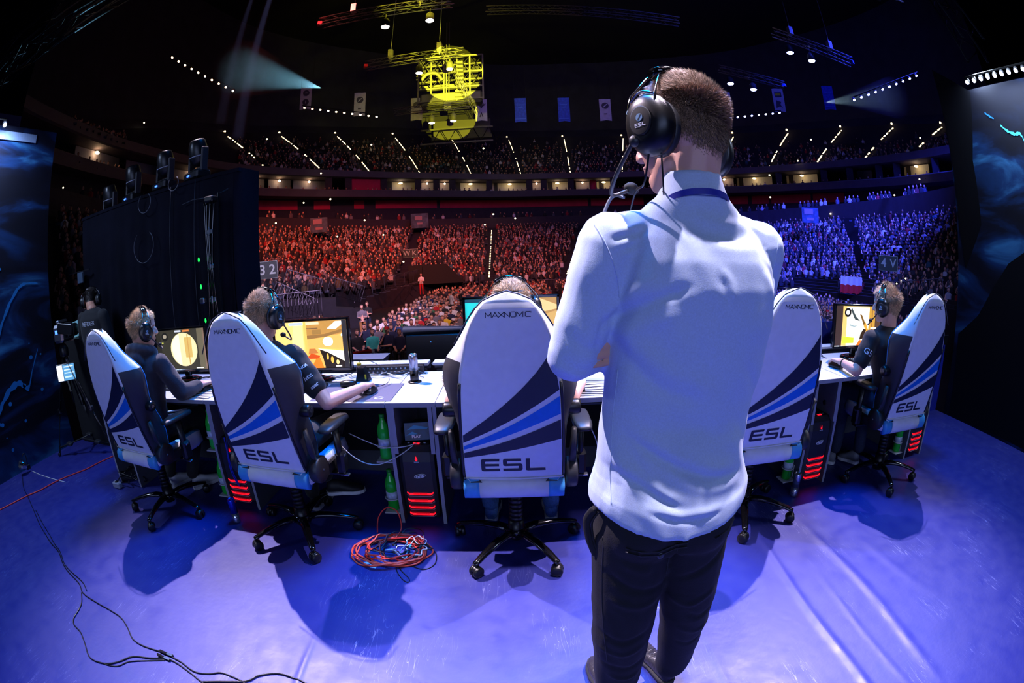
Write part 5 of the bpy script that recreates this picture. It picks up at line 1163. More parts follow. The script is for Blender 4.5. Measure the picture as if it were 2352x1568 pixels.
disp += .0018*np.sin(co[:, 2]*38+co[:, 0]*21+3*np.sin(co[:, 0]*17))*np.sin(co[:, 0]*27+co[:, 2]*11)
co = co+no*disp[:, None]
# shirt tail: lower at the back, raised at the sides
k = np.clip((.93-co[:, 2])/.12, 0, 1); side = np.clip(((co[:, 0]-.405)/.205)**2, 0, 1)
co[:, 2] += k*(.06*side+.015)
setco(sm, co); shirt = mobj('shirt', sm, M_shirt, T)
bvS = BVHTree.FromPolygons([v.co for v in sm.vertices], [tuple(p.vertices) for p in sm.polygons])
def on_back(x, z, bv, off=.001, y0=.5):
    h, n, i, d = bv.ray_cast(V((x, y0, z)), V((0, 1, 0)))
    return (h+V((0, -off, 0))) if h is not None else V((x, .93, z))
def seam(pts, r, bv, m, parent, name='seam', off=.0005):
    B = MB(); B.tube([on_back(p.x, p.y, bv, off) for p in catmull([(x, z, 0) for x, z in pts], 8)], r, 5); return B.build(name, m, parent)
seam([(.185, 1.52), (.206, 1.467), (.226, 1.41), (.235, 1.36)], .0014, bvS, M_shirt, shirt); seam([(.66, 1.52), (.645, 1.45), (.635, 1.38)], .0014, bvS, M_shirt, shirt)
seam([(.235, 1.20), (.226, 1.08), (.222, .96), (.222, .88)], .0012, bvS, M_shirt, shirt)
# collar: a folded band round the neck, and the lanyard over it
B = MB(); rg = []
cpos = V((.432, 1.0, 1.60))
for z, a, b, dy in [(-.012, .083, .078, -.004), (.01, .077, .073, -.002), (.038, .071, .068, .0), (.046, .069, .066, .002), (.046, .065, .062, .002), (.02, .064, .062, .0)]:
    rg.append([cpos+V((a*math.sin(q), dy-b*math.cos(q)+.0, z-.018*max(0, -math.cos(q)))) for q in np.linspace(-PI*.86, PI*.86, 40)])
B.rings(rg, closed=False, caps=False); cl = B.build('collar', M_shirt, shirt)
B = MB(); rg = []
for k in (-1, 1):
    pts = []
    for q in np.linspace(-PI*.62, PI*.62, 40):
        pts.append(cpos+V((.0865*math.sin(q), -.0830*math.cos(q), -.004+k*.007-.055*(abs(q)/(PI*.62))**2.2)))
    rg.append(pts)
B.rings(rg, closed=False, caps=False); tag(B.build('lanyard', mat('royal_blue_ribbon', (22, 34, 150), .6)), 'blue lanyard ribbon lying round the shirt collar', 'lanyard')
# trousers
B = MB()
torso(B, [((.405, 1.03, .70), .205, .130, 0), ((.405, 1.03, .80), .203, .128, 0), ((.405, 1.03, .88), .196, .12, 0)], 24, 2.4)
B.sph((.318, .985, .77), (.105, .105, .115), 16, 12); B.sph((.488, .985, .77), (.105, .105, .115), 16, 12)
B.cap((.312, 1.02, .74), (.315, 1.0, .36), .118, .098, 18); B.cap((.315, 1.0, .36), (.345, 1.03, -.06), .098, .078, 18); B.cap((.345, 1.03, -.06), (.347, 1.035, -.11), .078, .074, 18)
B.cap((.488, 1.02, .74), (.545, 1.05, .36), .115, .092, 18); B.cap((.545, 1.05, .36), (.60, 1.13, -.04), .090, .074, 18); B.cap((.60, 1.13, -.04), (.603, 1.135, -.10), .074, .07, 18)
tm = remesh(B, .0075, 6, .6); co = vco(tm); no = vno(tm)
FT = [([(.22, .66), (.30, .60), (.42, .57)], .012, -.008), ([(.44, .58), (.52, .63), (.60, .70)], .012, -.008), ([(.40, .84), (.405, .74), (.41, .62)], .008, -.010), ([(.24, .56), (.32, .53), (.40, .54)], .012, .006), ([(.22, .40), (.30, .37), (.38, .40)], .012, -.007), ([(.22, .33), (.30, .30), (.38, .33)], .012, .006), ([(.24, .24), (.33, .2), (.4, .22)], .012, -.006), ([(.50, .42), (.56, .38), (.62, .40)], .012, -.007), ([(.50, .33), (.57, .28), (.63, .31)], .012, .006), ([(.44, .5), (.5, .46), (.58, .5)], .012, .007), ([(.26, .7), (.34, .66)], .014, .006), ([(.52, .22), (.58, .19), (.63, .21)], .01, -.006), ([(.28, .16), (.34, .13), (.39, .15)], .01, .006)]
disp = np.zeros(len(co))
for p, w, d in FT: disp += seg_fold(co, p, w, d, ymax=1.12)
disp += .0015*np.sin(co[:, 2]*37+4*np.sin(co[:, 0]*23))*(co[:, 2] < .5)
setco(tm, co+no*disp[:, None]); tr = mobj('trousers', tm, M_trou, T)
bvT = BVHTree.FromPolygons([v.co for v in tm.vertices], [tuple(p.vertices) for p in tm.polygons])
M_tr2 = mat('black_welt', (34, 34, 40), .7)
B = MB(); up = [on_back(x, z, bvT, .002) for x, z in [(.262, .762), (.30, .752), (.35, .742), (.40, .744), (.43, .75)]]
B.tube(up, .0028, 6); B.tube([p+V((0, -.001, -.012)) for p in up], .0022, 6); B.build('back_pocket', M_tr2, tr)
b = on_back(.357, .724, bvT, .003); B = MB(); B.lathe([(.001, 0), (.0035, .002), (.009, .003), (.0105, .001), (.0105, 0)], 18, 0, Matrix.Translation(b) @ Matrix.Rotation(PI/2, 4, 'X')); B.build('pocket_button', mat('dark_button', (66, 66, 80), .25), tr)
B = MB(); up = [on_back(x, z, bvT, .002) for x, z in [(.50, .762), (.54, .772), (.57, .785)]]; B.tube(up, .0028, 6); B.build('back_pocket', M_tr2, tr)
B = MB(); P = catmull([(.196, .985, .835), (.178, 1.0, .79), (.186, .995, .73), (.205, .985, .68)], 6); B.tube(P, [.012]*len(P), 8, sx=.35); B.tube([p+V((.012, -.012, 0)) for p in P], .003, 6); B.build('side_pocket', M_trou, tr)
seam([(.405, .84), (.408, .72), (.41, .60)], .0016, bvT, M_tr2, tr); seam([(.215, .76), (.222, .6), (.235, .45), (.265, .25)], .0014, bvT, M_tr2, tr)
for q, (h, t_) in {-1: ((.345, 1.0, -.2167), (.31, 1.31, -.2167)), 1: ((.60, 1.10, -.2167), (.50, 1.40, -.2167))}.items():
    S1, S2 = MB(), MB(); shoe(S1, S2, h, t_); s_ = S1.build('shoe', mat('dark_leather', (42, 38, 40), .35, bump=.3, bscale=60), T); S2.build('sole', mat('dark_sole', (40, 40, 46), .6), s_)
    d = (V(t_)-V(h))
    for k in range(4): B = MB(); c = V(h)+d*(.42+.1*k)+V((0, 0, .098-.011*k)); x = V((d.y, -d.x, 0)).normalized(); B.tube([c-x*.02, c+V((0, 0, .004)), c+x*.02], .002, 5); B.build('lace', M_blk, s_)
hs = headset(HMm, 'large black headset with a boom microphone worn by the tall standing person', -1, .94)
B = MB(); T2 = HMm
B.tube(catmull([T2 @ V((-.12, -.0, -.075)), T2 @ V((-.105, .03, -.12)), V((.30, 1.05, 1.60)), V((.285, 1.10, 1.50)), V((.29, 1.17, 1.40))], 6), .0026, 6)
B.tube(catmull([T2 @ V((-.11, -.02, -.075)), T2 @ V((-.09, .0, -.14)), V((.352, 1.0, 1.60)), V((.33, 1.08, 1.56)), V((.31, 1.14, 1.48))], 6), .002, 6)
tag(B.build('headset_cable', M_blk), 'thin black cables running from the tall man\'s headset to his chest', 'cable')
B = MB(); B.tube(catmull([T2 @ V((-.05, .128, -.118)), V((.262, 1.14, 1.60)), V((.225, 1.12, 1.52)), V((.22, 1.1, 1.46))], 6), .0045, 6); tag(B.build('microphone_cable', mat('grey_cable', (80, 84, 96), .5)), 'grey cable hanging from the tall man\'s microphone to his left shoulder', 'cable')

# bring the figure to its true size and stand it on the floor
KM = .87; BASE = V((.405, 1.02, -.2167))
def kids(o):
    for c in o.children: yield c; yield from kids(c)
for c in kids(T): c.data.transform(Matrix.Translation(-BASE))
T.scale = (KM, KM, KM); T.location = (BASE.x*KM, BASE.y*KM, 0)
UP = (1-KM)*EYE
for o in COL.objects:
    if o.parent is None and o.name.startswith(('lanyard', 'headset_cable', 'microphone_cable')): o.data.transform(Matrix.Translation((0, 0, UP)) @ Matrix.Scale(KM, 4))
hs.scale = (KM, KM, KM); hs.location = hs.location*KM+V((0, 0, UP))
# ------------------------------------------------------------------ the arena: an oval bowl round the hall floor
FZ = -2.05
AZN = [-75, -58, -45, -33, -25, -12, 0, 15, 29, 41, 50, 58, 75]
RS = [24, 33.4, 43, 52.5, 57, 63, 67.6, 67.5, 64.8, 58.9, 54, 49, 38]          # inner edge of the box ring
ZU = [14, 15.6, 19.4, 21.6, 22.8, 23.8, 24, 23.8, 23.2, 22.2, 21.2, 19.6, 16]       # top of the upper tier
RT = [18, 24.6, 34, 44, 50, 60, 63, 62, 57, 46, 38.5, 32, 22]                 # top row of the lower tier
RB = [10, 14, 19, 25, 31, 40, 47, 47, 42, 35, 27, 21, 14]                      # bottom row of the lower tier
ZB = [.9, .7, .45, .15, -.1, -.45, -.85, -.85, -.7, -.5, -.1, .2, .7]
def smooth_table(v):
    f = np.arange(-78, 78.01, .5); y = np.interp(f, AZN, v); k = np.ones(15)/15
    y2 = np.convolve(np.pad(y, 7, 'edge'), k, 'valid'); return f, y2
TB = {n: smooth_table(v) for n, v in dict(RS=RS, ZU=ZU, RT=RT, RB=RB, ZB=ZB).items()}
def tb(n, a): return float(np.interp(a, *TB[n]))
def pol(a, r, z): return V((math.sin(R(a))*r, math.cos(R(a))*r, z))
ZT = 5.7; ZS = 11.3; ZC = 13.1
AZ = list(np.arange(-66, 66.1, 1.5))
M_conc = mat('dark_concrete', (52, 46, 54), .85, var=.15, vscale=2)
M_fas = mat('grey_fascia', (92, 84, 92), .8, var=.1, vscale=1)
M_rpan = mat('crimson_panel', (200, 24, 66), .7, var=.12, vscale=1)
M_tier = mat('dark_seating_tier', (30, 28, 40), .9, var=.2, vscale=3)
M_dark = mat('dark_hall_wall', (50, 50, 62), .9, var=.2, vscale=.5)
M_box = mat('pale_box_wall', (150, 146, 160), .8)
m = MB(); m.box((0, 45, FZ-.1), (150, 110, .2)); struct('floor_arena', m, mat('dark_hall_floor', (34, 28, 34), .6), 'dark floor of the hall below the stage')
def strip(name, prof, m, lab, az=AZ):
    """prof(a) -> list of (r, z): swept round the bowl"""
    b = MB(); b.rings([[pol(a, r, z) for r, z in prof(a)] for a in az], closed=False, caps=False, smooth=False); return struct(name, b, m, lab)
NR = 24
def tier_rows(a):
    r0, r1, z0 = tb('RB', a), tb('RT', a), tb('ZB', a); return [(r0+(r1-r0)*(i/NR), z0+(ZT-z0)*(i/NR)**1.15) for i in range(NR+1)]
def prof_low(a):
    p = tier_rows(a); out = [(p[0][0], FZ)]
    for i in range(NR): out += [(p[i][0], p[i][1]-.1), (p[i+1][0], p[i][1]-.1)]
    return out+[(p[-1][0], p[-1][1])]
strip('floor_lower_tier', prof_low, M_tier, 'stepped lower seating tier')
strip('wall_concourse', lambda a: [(tb('RT', a), ZT-.3), (tb('RT', a)+.1, 7.1), (tb('RT', a)+1, 7.1), (tb('RS', a)+1.6, 7.3), (tb('RS', a)+1.6, ZS-.8)], M_conc, 'dark concourse wall behind the lower tier')
strip('wall_balcony', lambda a: [(tb('RS', a)+1.6, ZS-.85), (tb('RS', a)-.6, ZS-.8), (tb('RS', a)-.9, ZS+.0), (tb('RS', a)-.8, ZS+.1), (tb('RS', a)-.6, ZS-.1), (tb('RS', a)+4, ZS-.1)], M_fas, 'grey balcony front of the box ring')
strip('wall_box_ring', lambda a: [(tb('RS', a)+4, ZS-.1), (tb('RS', a)+4, ZC)], M_conc, 'dark back wall of the boxes')
strip('ceiling_box_ring', lambda a: [(tb('RS', a)+4, ZC), (tb('RS', a), ZC), (tb('RS', a)-.3, ZC+.1), (tb('RS', a)-.3, ZC+.9), (tb('RS', a), ZC+1.0)], M_fas, 'grey ledge above the boxes')
NU = 17
def up_rows(a):
    r0 = tb('RS', a)+.4; z0 = ZC+.5; r1 = r0*1.26; z1 = tb('ZU', a); return [(r0+(r1-r0)*i/NU, z0+(z1-z0)*i/NU) for i in range(NU+1)]
def prof_up(a):
    p = up_rows(a); out = [(p[0][0], ZC)]
    for i in range(NU): out += [(p[i][0], p[i][1]-.1), (p[i+1][0], p[i][1]-.1)]
    return out+[(p[-1][0], p[-1][1]+.8)]
strip('floor_upper_tier', prof_up, M_tier, 'steep upper seating tier')
strip('wall_back', lambda a: [(up_rows(a)[-1][0]+.3, up_rows(a)[-1][1]+.7), (up_rows(a)[-1][0]+2.5, up_rows(a)[-1][1]+2.8), (up_rows(a)[-1][0]+2.6, 42)], M_dark, 'dark hall wall above the upper tier')
m = MB(); m.box((0, 50, 42), (190, 130, .3)); struct('ceiling', m, mat('black_roof', (14, 14, 24), .9), 'black hall roof')
# crimson panels, pale box rooms, dim doorways
def arc_panel(a0, a1, r, z0, z1, m, name, label, inset=0.):
    b = MB(); az = np.linspace(a0, a1, max(2, int((a1-a0)/1.2)+2)); b.rings([[pol(a, tb('RS', a)+r, z0), pol(a, tb('RS', a)+r, z1)] for a in az], closed=False, caps=False, smooth=False); return struct(name, b, m, label)
k = 0
for a0, a1 in [(-32, -26.4), (-24.3, -22.2), (-19.2, -17.9), (-16.5, -8.8), (-8.4, 10), (10.4, 17), (28, 30.3), (30.8, 33), (33.3, 38.5), (38.8, 43)]:
    k += 1; arc_panel(a0, a1, 1.5, ZS-2.15, ZS-1.0, M_rpan, 'wall_panel', 'crimson wall panel below the balcony, number %d from the left' % k)
arc_panel(-19.7, -15.5, .3, ZS+.2, ZC-.05, M_rpan, 'wall_panel', 'crimson screen closing one box of the ring')
for a0, a1 in [(7.9, 8.5), (10.4, 11.1)]: arc_panel(a0, a1, 1.2, ZS+.2, ZC-.05, M_rpan, 'wall_panel', 'narrow crimson screen between the boxes')
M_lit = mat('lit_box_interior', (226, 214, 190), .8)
BOX = [(-57, -50.5, 1), (-49.5, -44.5, 0), (-43, -37.5, 1), (-33, -30.7, 1), (-30.2, -27.3, 1), (-27, -22.8, 1), (-15.3, -11.3, 2), (-11, -8.9, 1), (-8.6, -6.9, 1), (-6.7, -2.4, 2), (-1.9, 2.6, 2), (2.9, 4.5, 1), (4.8, 7.8, 2), (8.6, 10.3, 1), (11.2, 13, 2), (26.2, 28.6, 1), (29, 33.6, 2), (35.5, 39.6, 2), (45, 47, 0), (51.5, 55, 2)]
bxl = []
for i, (a0, a1, kd) in enumerate(BOX):
    b = MB(); A = lambda a, r, z: pol(a, tb('RS', a)+r, z)
    b.add([A(a0, 2.2, ZS+.1), A(a1, 2.2, ZS+.1), A(a1, 2.2, ZC-.1), A(a0, 2.2, ZC-.1)], [(0, 1, 2, 3)])
    b.add([A(a1, 2.2, ZS+.1), A(a1, .2, ZS+.1), A(a1, .2, ZC-.1), A(a1, 2.2, ZC-.1)], [(0, 1, 2, 3)])
    b.add([A(a0, 2.2, ZS+.1), A(a0, .2, ZS+.1), A(a0, .2, ZC-.1), A(a0, 2.2, ZC-.1)], [(0, 1, 2, 3)])
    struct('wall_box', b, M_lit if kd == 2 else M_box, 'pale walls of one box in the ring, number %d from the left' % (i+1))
    if kd:
        am = (a0+a1)/2; c = A(am, 1.5, ZC-.35); t = thing('box_ceiling_lamp', 'round warm lamp in the ceiling of a box room of the ring', 'lamp', c, 0, 'warm lamps inside the box rooms')
        b = MB(); b.sph((0, 0, 0), (.32 if kd == 2 else .13, .25, .13), 10, 6); b.build('lamp_globe', mat('warm_lamp', (255, 220, 170)) if kd == 1 else mat('box_lamp', (255, 235, 190), .4, emit=(255, 220, 160), es=4), t)
        bxl.append((A(am, .9, ZC-.6), kd))
    if kd == 2:
        b = MB(); b.add([A(a0+.3, 2.1, ZS+.1), A(a0+.9, 2.1, ZS+.1), A(a0+.9, 2.1, ZS+1.9), A(a0+.3, 2.1, ZS+1.9)], [(0, 1, 2, 3)]); struct('wall_doorway', b, M_conc, 'dark doorway in box %d of the ring' % (i+1))
# pilasters of the ring
b = MB()
for a in (-34, -22.4, -19.9, -15.4, -11.1, -8.8, -6.8, -2.2, 2.8, 4.6, 8, 13.3, 25.8, 34.5, 40.5, 44, 48, 50.5, 56):
    b.box(tuple(pol(a, tb('RS', a)+.4, (ZS+ZC)/2)), (.9, .9, ZC-ZS-.1), rz=-R(a))
struct('wall_pilaster', b, M_conc, 'dark pilasters between the boxes')
# ------------------------------------------------------------------ crowd
M_crowd = mat('spectators', (128, 128, 128), .85, attr=True, var=0)
CL = [(26, 26, 30), (34, 34, 40), (22, 24, 34), (44, 42, 46), (58, 56, 62), (40, 50, 70), (84, 80, 86), (120, 116, 122), (176, 172, 178), (214, 212, 216), (150, 36, 40), (96, 30, 34), (52, 92, 110), (90, 74, 50)]
CW = [9, 9, 8, 7, 6, 5, 5, 4, 3, 3, 3, 2.5, 1, 1]
SK = [(214, 160, 134), (196, 144, 120), (226, 176, 150), (168, 118, 94)]; HC = [(36, 28, 24), (60, 44, 34), (96, 70, 48), (24, 20, 20)]
def tpl(k):
    """one simple seated spectator facing -Y: vertices, faces and which colour slot each face takes"""
    r = random.Random(k); v = []; f = []; s = []
    def ring(B, slot, M=None):
        o = len(v); v.extend([tuple(p) for p in B.v]); f.extend([tuple(o+i for i in q) for q in B.f]); s.extend([slot]*len(B.f))
    dx = r.uniform(-.03, .03)
    B = MB(); B.rings([[V((hw*math.cos(a)+dx*z, y+hd*math.sin(a), z)) for a in np.linspace(0, 2*PI, 7)[:-1]] for hw, hd, y, z in [(.17, .11, 0, .35), (.20, .12, .02, .6), (.21, .11, .04, .82), (.08, .07, .03, .93)]], smooth=False); ring(B, 0)
    B = MB(); B.sph((dx, .01, 1.04), (.085, .1, .12), 6, 4); ring(B, 1)
    B = MB(); B.sph((dx, .035, 1.085), (.09, .098, .105), 6, 4); ring(B, 2)
    if k % 3:
        B = MB(); q = -1 if k % 2 else 1; h = .55 if k % 4 else .95; B.rings([[p+V((.035*math.cos(a), 0, .035*math.sin(a))) for a in (0, 1.6, 3.2, 4.8)] for p in (V((q*.2, 0, .78)), V((q*.24, -.12, .58)), V((q*.1, -.28, h)))], smooth=False); ring(B, 1 if k % 2 else 0)
    B = MB(); B.box((0, -.22, .36), (.32, .42, .14)); ring(B, 3)
    return np.array(v), f, s
TP = [tpl(k) for k in range(8)]
class Crowd:
    def __init__(s): s.V = []; s.F = []; s.C = []; s.n = 0
    def add(s, p, face, r, dim=1.):
        v, f, sl = TP[r.randrange(8)]; sc = r.uniform(.94, 1.08); a = math.atan2(p[0]-face[0], p[1]-face[1])*-1+r.uniform(-.25, .25)
        c, sn = math.cos(a), math.sin(a); w = v*sc; X = w[:, 0]*c-w[:, 1]*sn+p[0]; Y = w[:, 0]*sn+w[:, 1]*c+p[1]; Z = w[:, 2]+p[2]+r.uniform(-.05, .06)
        s.V.append(np.stack([X, Y, Z], 1)); sh = lin(r.choices(CL, CW)[0]); cols = [sh, lin(r.choice(SK)), lin(r.choice(HC)), lin(r.choice([(24, 28, 44), (20, 20, 24), (52, 60, 84)]))]
        s.F += [[s.n+i for i in q] for q in f]; s.C += [cols[k] for k in sl]; s.n += len(v)
    def build(s, name, label):
        me = bpy.data.meshes.new(name); me.from_pydata(np.concatenate(s.V).tolist(), [], s.F); me.materials.append(M_crowd)
        at = me.attributes.new('col', 'FLOAT_COLOR', 'FACE'); a = np.ones((len(s.C), 4), dtype=np.float32); a[:, :3] = s.C; at.data.foreach_set('color', a.ravel())
        o = bpy.data.objects.new(name, me); COL.objects.link(o); return tag(o, label, 'crowd', None, 'stuff')
rc_ = random.Random(99)
AIS_T = [-36.1, -28.8, -21.5, -14.1, -6.9, .4, 7.4, 14.9, 22, 29.2, 36.4, 43.7, 50.9, 57.9]; AIS_B = [-30.5, -23.2, -17.1, -10.8, -4.4, 1.8, 8.0, 14.5, 20.7, 26.9, 33.3, 39.6, 46.1, 53]
LA = [(-2.6, -2.0, .55), (7.0, 9.6, .8), (21, 20, .5), (33, 31, .4), (46, 43, .35), (-13.5, -11, .6)]   # lower aisles: az at bottom, at top, half width m
def crowd_rows(C, rows, n, aisles, step, fill, skip=None):
    for i in range(n):
        a = -62.
        while a < 62:
            rr_ = rows(a); r, z = rr_[i]; r += .35; a += math.degrees(step/r)*rc_.uniform(.9, 1.1)
            t = i/n
            if any(abs(a-(a0+(a1-a0)*t)) < math.degrees(hw/r) for a0, a1, hw in aisles): continue
            if skip and skip(a, i, r, z): continue
            if rc_.random() < fill(a, i): C.add(pol(a, r, z-.35), (0, 0, 0), rc_)
def vis(a): return not (-50 < a < -34.2) and not (-70 < a < -58.5)
C = Crowd()
crowd_rows(C, tier_rows, NR, LA, .52, lambda a, i: .95, lambda a, i, r, z: not vis(a) or (-16.5 < a < -9.5 and i < 5 and a > -16+i*.6) or (36 < a < 42 and i < 4))
C.build('crowd', 'dense crowd filling the lower seating tier')
C = Crowd()
crowd_rows(C, up_rows, NU, list(zip(AIS_B, AIS_T, [.7]*14)), .62, lambda a, i: max(0, min(.9, (1.25 if a < 30 else .85)-i*.075)), lambda a, i, r, z: not vis(a))
C.build('crowd', 'thinner crowd on the upper seating tier')
C = Crowd()
for a in np.arange(-57, 57, .55):
    if vis(a):
        if rc_.random() < .6: C.add(pol(a, tb('RS', a)-.2, ZS-.7), (0, 0, 0), rc_)
        if rc_.random() < .5: C.add(pol(a, tb('RT', a)+1.5, 6.75), (0, 0, 0), rc_)
C.build('crowd', 'people along the balcony rail and concourse')
# detailed spectators on the hall floor
M_sh = {n: mat(n+'_shirt', c, .85, var=.1, vscale=20) for n, c in [('black', (24, 24, 28)), ('grey', (104, 100, 110)), ('white', (214, 214, 218)), ('navy', (24, 32, 66)), ('red', (176, 26, 34)), ('turquoise', (60, 186, 172)), ('yellow', (218, 190, 40)), ('dark blue', (34, 60, 110)), ('orange', (206, 104, 52)), ('green', (46, 96, 62))]}
M_ht = {n: mat(n+'_hair_far', c, .7) for n, c in [('dark', (34, 26, 22)), ('brown', (86, 60, 42)), ('fair', (128, 96, 62))]}
M_cap = {n: mat(n+'_cap', c, .7) for n, c in [('red', (196, 24, 34)), ('white', (214, 214, 220))]}
M_eyed = mat('far_eye', (20, 16, 16), .4)
def spect_mesh(pose, cap):
    B = MB(); HMx = headM((0, -.02, 1.13), 0, 4, 0, .98); head_blob(B, HMx)
    if cap: B.sph((0, -.03, 1.185), (.092, .108, .07), 14, 8); B.sph((0, .08, 1.165), (.07, .075, .012), 12, 6)
    B.cap((0, -.05, 1.06), (0, -.04, .95), .052, .06)
    torso(B, [((0, 0, .42), .17, .12, 0), ((0, -.01, .6), .165, .12, 0), ((0, -.03, .8), .18, .115, 0), ((0, -.04, .9), .175, .1, 0), ((0, -.04, .95), .12, .075, 0), ((0, -.04, .98), .06, .06, 0)], 16)
    fore = []
    for q in (-1, 1):
        s = V((q*.18, -.04, .88))
        if pose == 0: e, w, tt = V((q*.24, .0, .62)), V((q*.12, .26, .52)), V((-q*.3, 1, -.1))
        elif pose == 1: e, w, tt = V((q*.22, .08, .62)), V((-q*.02, .22, .66)), V((-q, .2, 0))
        else: e, w, tt = (V((q*.26, .1, .64)), V((q*.1, .16, .92)), V((-q*.4, .1, 1))) if q > 0 else (V((-.22, .1, .62)), V((.1, .2, .62)), V((1, .1, 0)))
        B.cap(s, e, .058, .045); B.cap(e, w, .04, .028); B.cap(w, w+tt.normalized()*.13, .032, .022); fore.append((e, w, w+tt.normalized()*.13))
        B.cap((q*.09, .02, .46), (q*.14, .42, .47), .085, .065); B.cap((q*.14, .42, .47), (q*.13, .44, .1), .06, .045); B.cap((q*.13, .42, .05), (q*.14, .60, .04), .045, .035)
    me = remesh(B, .02, 3, .5); n = len(me.polygons); c = np.empty(n*3, dtype=np.float32); me.polygons.foreach_get('center', c); c = c.reshape(-1, 3)
    mi = np.ones(n, dtype=np.int32)                                    # 0 skin 1 shirt 2 hair 3 trousers 4 eyes 5 shoes
    mi[c[:, 2] > .975] = 0
    mi[(c[:, 2] < .53) & (c[:, 1] > .02)] = 3; mi[c[:, 2] < .48] = 3; mi[c[:, 2] < .09] = 5
    for e, w, h in fore:
        for a, b in ((e, w), (w, h)):
            a = np.array(a); b = np.array(b); ab = b-a; t = np.clip(((c-a)@ab)/(ab@ab), .0, 1); d = np.linalg.norm(c-a-np.outer(t, ab), axis=1); mi[(d < .05) & ((t > .15) | (a[2] != e.z))] = 0
    hd = c[:, 2] > 1.05
    if cap: mi[hd & (c[:, 2] > 1.165)] = 2
    else: mi[hd & ((c[:, 2] > 1.188) | ((c[:, 1] < -.01) & (c[:, 2] > 1.09)))] = 2
    for q in (-1, 1): mi[np.linalg.norm(c-np.array([q*.031, .066, 1.142]), axis=1) < .016] = 4
    me.polygons.foreach_set('material_index', mi); return me
SP = {(p, c): spect_mesh(p, c) for p in range(3) for c in (False, True)}
def variant(pose, cap, shirt, hairc, trs, cache={}):
    key = (pose, cap, shirt, hairc, trs)
    if key not in cache:
        me = SP[(pose, cap is not None)].copy()
        for m in (M_skin, M_sh[shirt], M_cap[cap] if cap else M_ht[hairc], M_dden if trs else M_blkm, M_eyed, M_blk): me.materials.append(m)
        cache[key] = me
    return cache[key]
rs_ = random.Random(5)
seats = []; STAND = [(math.sin(R(a))*r, math.cos(R(a))*r) for a, r in ((-18.8, 21.5), (-18.1, 22.9), (-24.9, 18), (-24, 18.7), (-7.4, 27), (-6.2, 27.9), (-11.1, 36))]
FROWS = 34
for r in range(FROWS):
    y = 15.6+r*(.98+r*.004)
    x = -6.15 - r*.02
    k = 0
    while x < 24:
        k += 1; x += .56
        if r < 30 and abs(x-2.6-r*.05) < .55: continue
        az = math.degrees(math.atan2(x, y))
        if az > 52: break
        if az > 34 and r > 26: continue
        if any(math.hypot(x-u, y-w_) < .75 for u, w_ in STAND): continue
        seats.append((r, k, x+rs_.uniform(-.06, .06), y+rs_.uniform(-.08, .08)))
def shows(r, x, y):
    az = math.degrees(math.atan2(x, y)); d = math.hypot(x, y)
    return (-24 < az < -6.2) or (37 < az < 47) or (-6.2 <= az < 10 and r > 9) or (10 <= az < 14 and r > 11)
cand = sorted([s for s in seats if shows(s[0], s[2], s[3]) and (s[0] > 0 or s[2] > -7)], key=lambda s: math.hypot(s[2], s[3]))[:295]
cs = set(cand); ORD = 'first second third fourth fifth sixth seventh eighth ninth tenth eleventh twelfth thirteenth fourteenth fifteenth sixteenth seventeenth eighteenth nineteenth twentieth'.split()
rowc = {}
fixed = {(0, 1): ('black', None, 'brown', 0), (0, 2): ('turquoise', None, 'brown', 0), (0, 3): ('navy', 'red', 'dark', 2), (0, 4): ('navy', None, 'fair', 0), (1, 2): ('grey', None, 'dark', 1), (1, 4): ('grey', None, 'dark', 0), (1, 6): ('black', None, 'brown', 1), (2, 7): ('white', 'white', 'dark', 0), (4, 6): ('yellow', None, 'brown', 0), (7, 8): ('red', None, 'dark', 1)}
C = Crowd(); M_seat = mat('dark_blue_seat', (30, 38, 66), .6)
chm = MB(); chm.rings([[V((hw*math.cos(a), -.16+.02*math.sin(a)-.08*(z-.4), z)) for a in np.linspace(0, 2*PI, 13)[:-1]] for hw, z in [(.2, .40), (.23, .5), (.24, .7), (.2, .86), (.1, .92)]])
chm.box((0, .04, .40), (.42, .42, .05), 0, .01); chm.box((0, 0, .2), (.05, .3, .4)); seatmesh = chm.mesh('hall_seat', [M_seat])
nfix = {}
for s in seats:
    r, k, x, y = s; a = math.atan2(x, y)
    if s not in cs:
        C.add((x, y, FZ+.08), (0, 0, 0), rc_); continue
    left = x < 4; side = 'curtain side' if left else 'flag side'; kk = rowc[(r, left)] = rowc.get((r, left), 0)+1
    fx_ = fixed.get((r, kk)) if left else None
    if fx_: shirt, cap, hc, pose = fx_
    else:
        shirt = rs_.choices(['black', 'grey', 'white', 'navy', 'red', 'dark blue', 'orange', 'green'], [9, 4, 4, 4, 1.5, 3, .6, .6])[0]; cap = rs_.choices([None, 'red', 'white'], [20, 1, 1])[0]; hc = rs_.choice(['dark', 'brown', 'brown', 'fair']); pose = rs_.randrange(3)
    trs = rs_.randrange(2)
    o = bpy.data.objects.new('person', variant(pose, cap, shirt, hc, trs)); COL.objects.link(o); o.location = (x, y, FZ); o.rotation_euler = (0, 0, PI-a+rs_.uniform(-.3, .3)+(.5 if left else -.3)*0); s_ = rs_.uniform(.95, 1.06); o.scale = (s_, s_, s_)
    what = '%s shirt' % shirt + (' and %s cap' % cap if cap else ', %s hair' % hc)
    tag(o, 'spectator, %s, floor row %s, seat %s, %s' % (what, ORD[r] if r < 20 else str(r+1), ORD[kk-1] if kk <= 20 else str(kk), side), 'person', 'spectators on the hall floor')
    if r < 6:
        c = bpy.data.objects.new('hall_seat', seatmesh); COL.objects.link(c); c.location = (x, y, FZ); c.rotation_euler = (0, 0, PI-a); tag(c, 'dark blue round backed hall seat, floor row %s, seat %s, %s' % (ORD[r], ORD[kk-1], side), 'seat', 'dark blue seats on the hall floor')
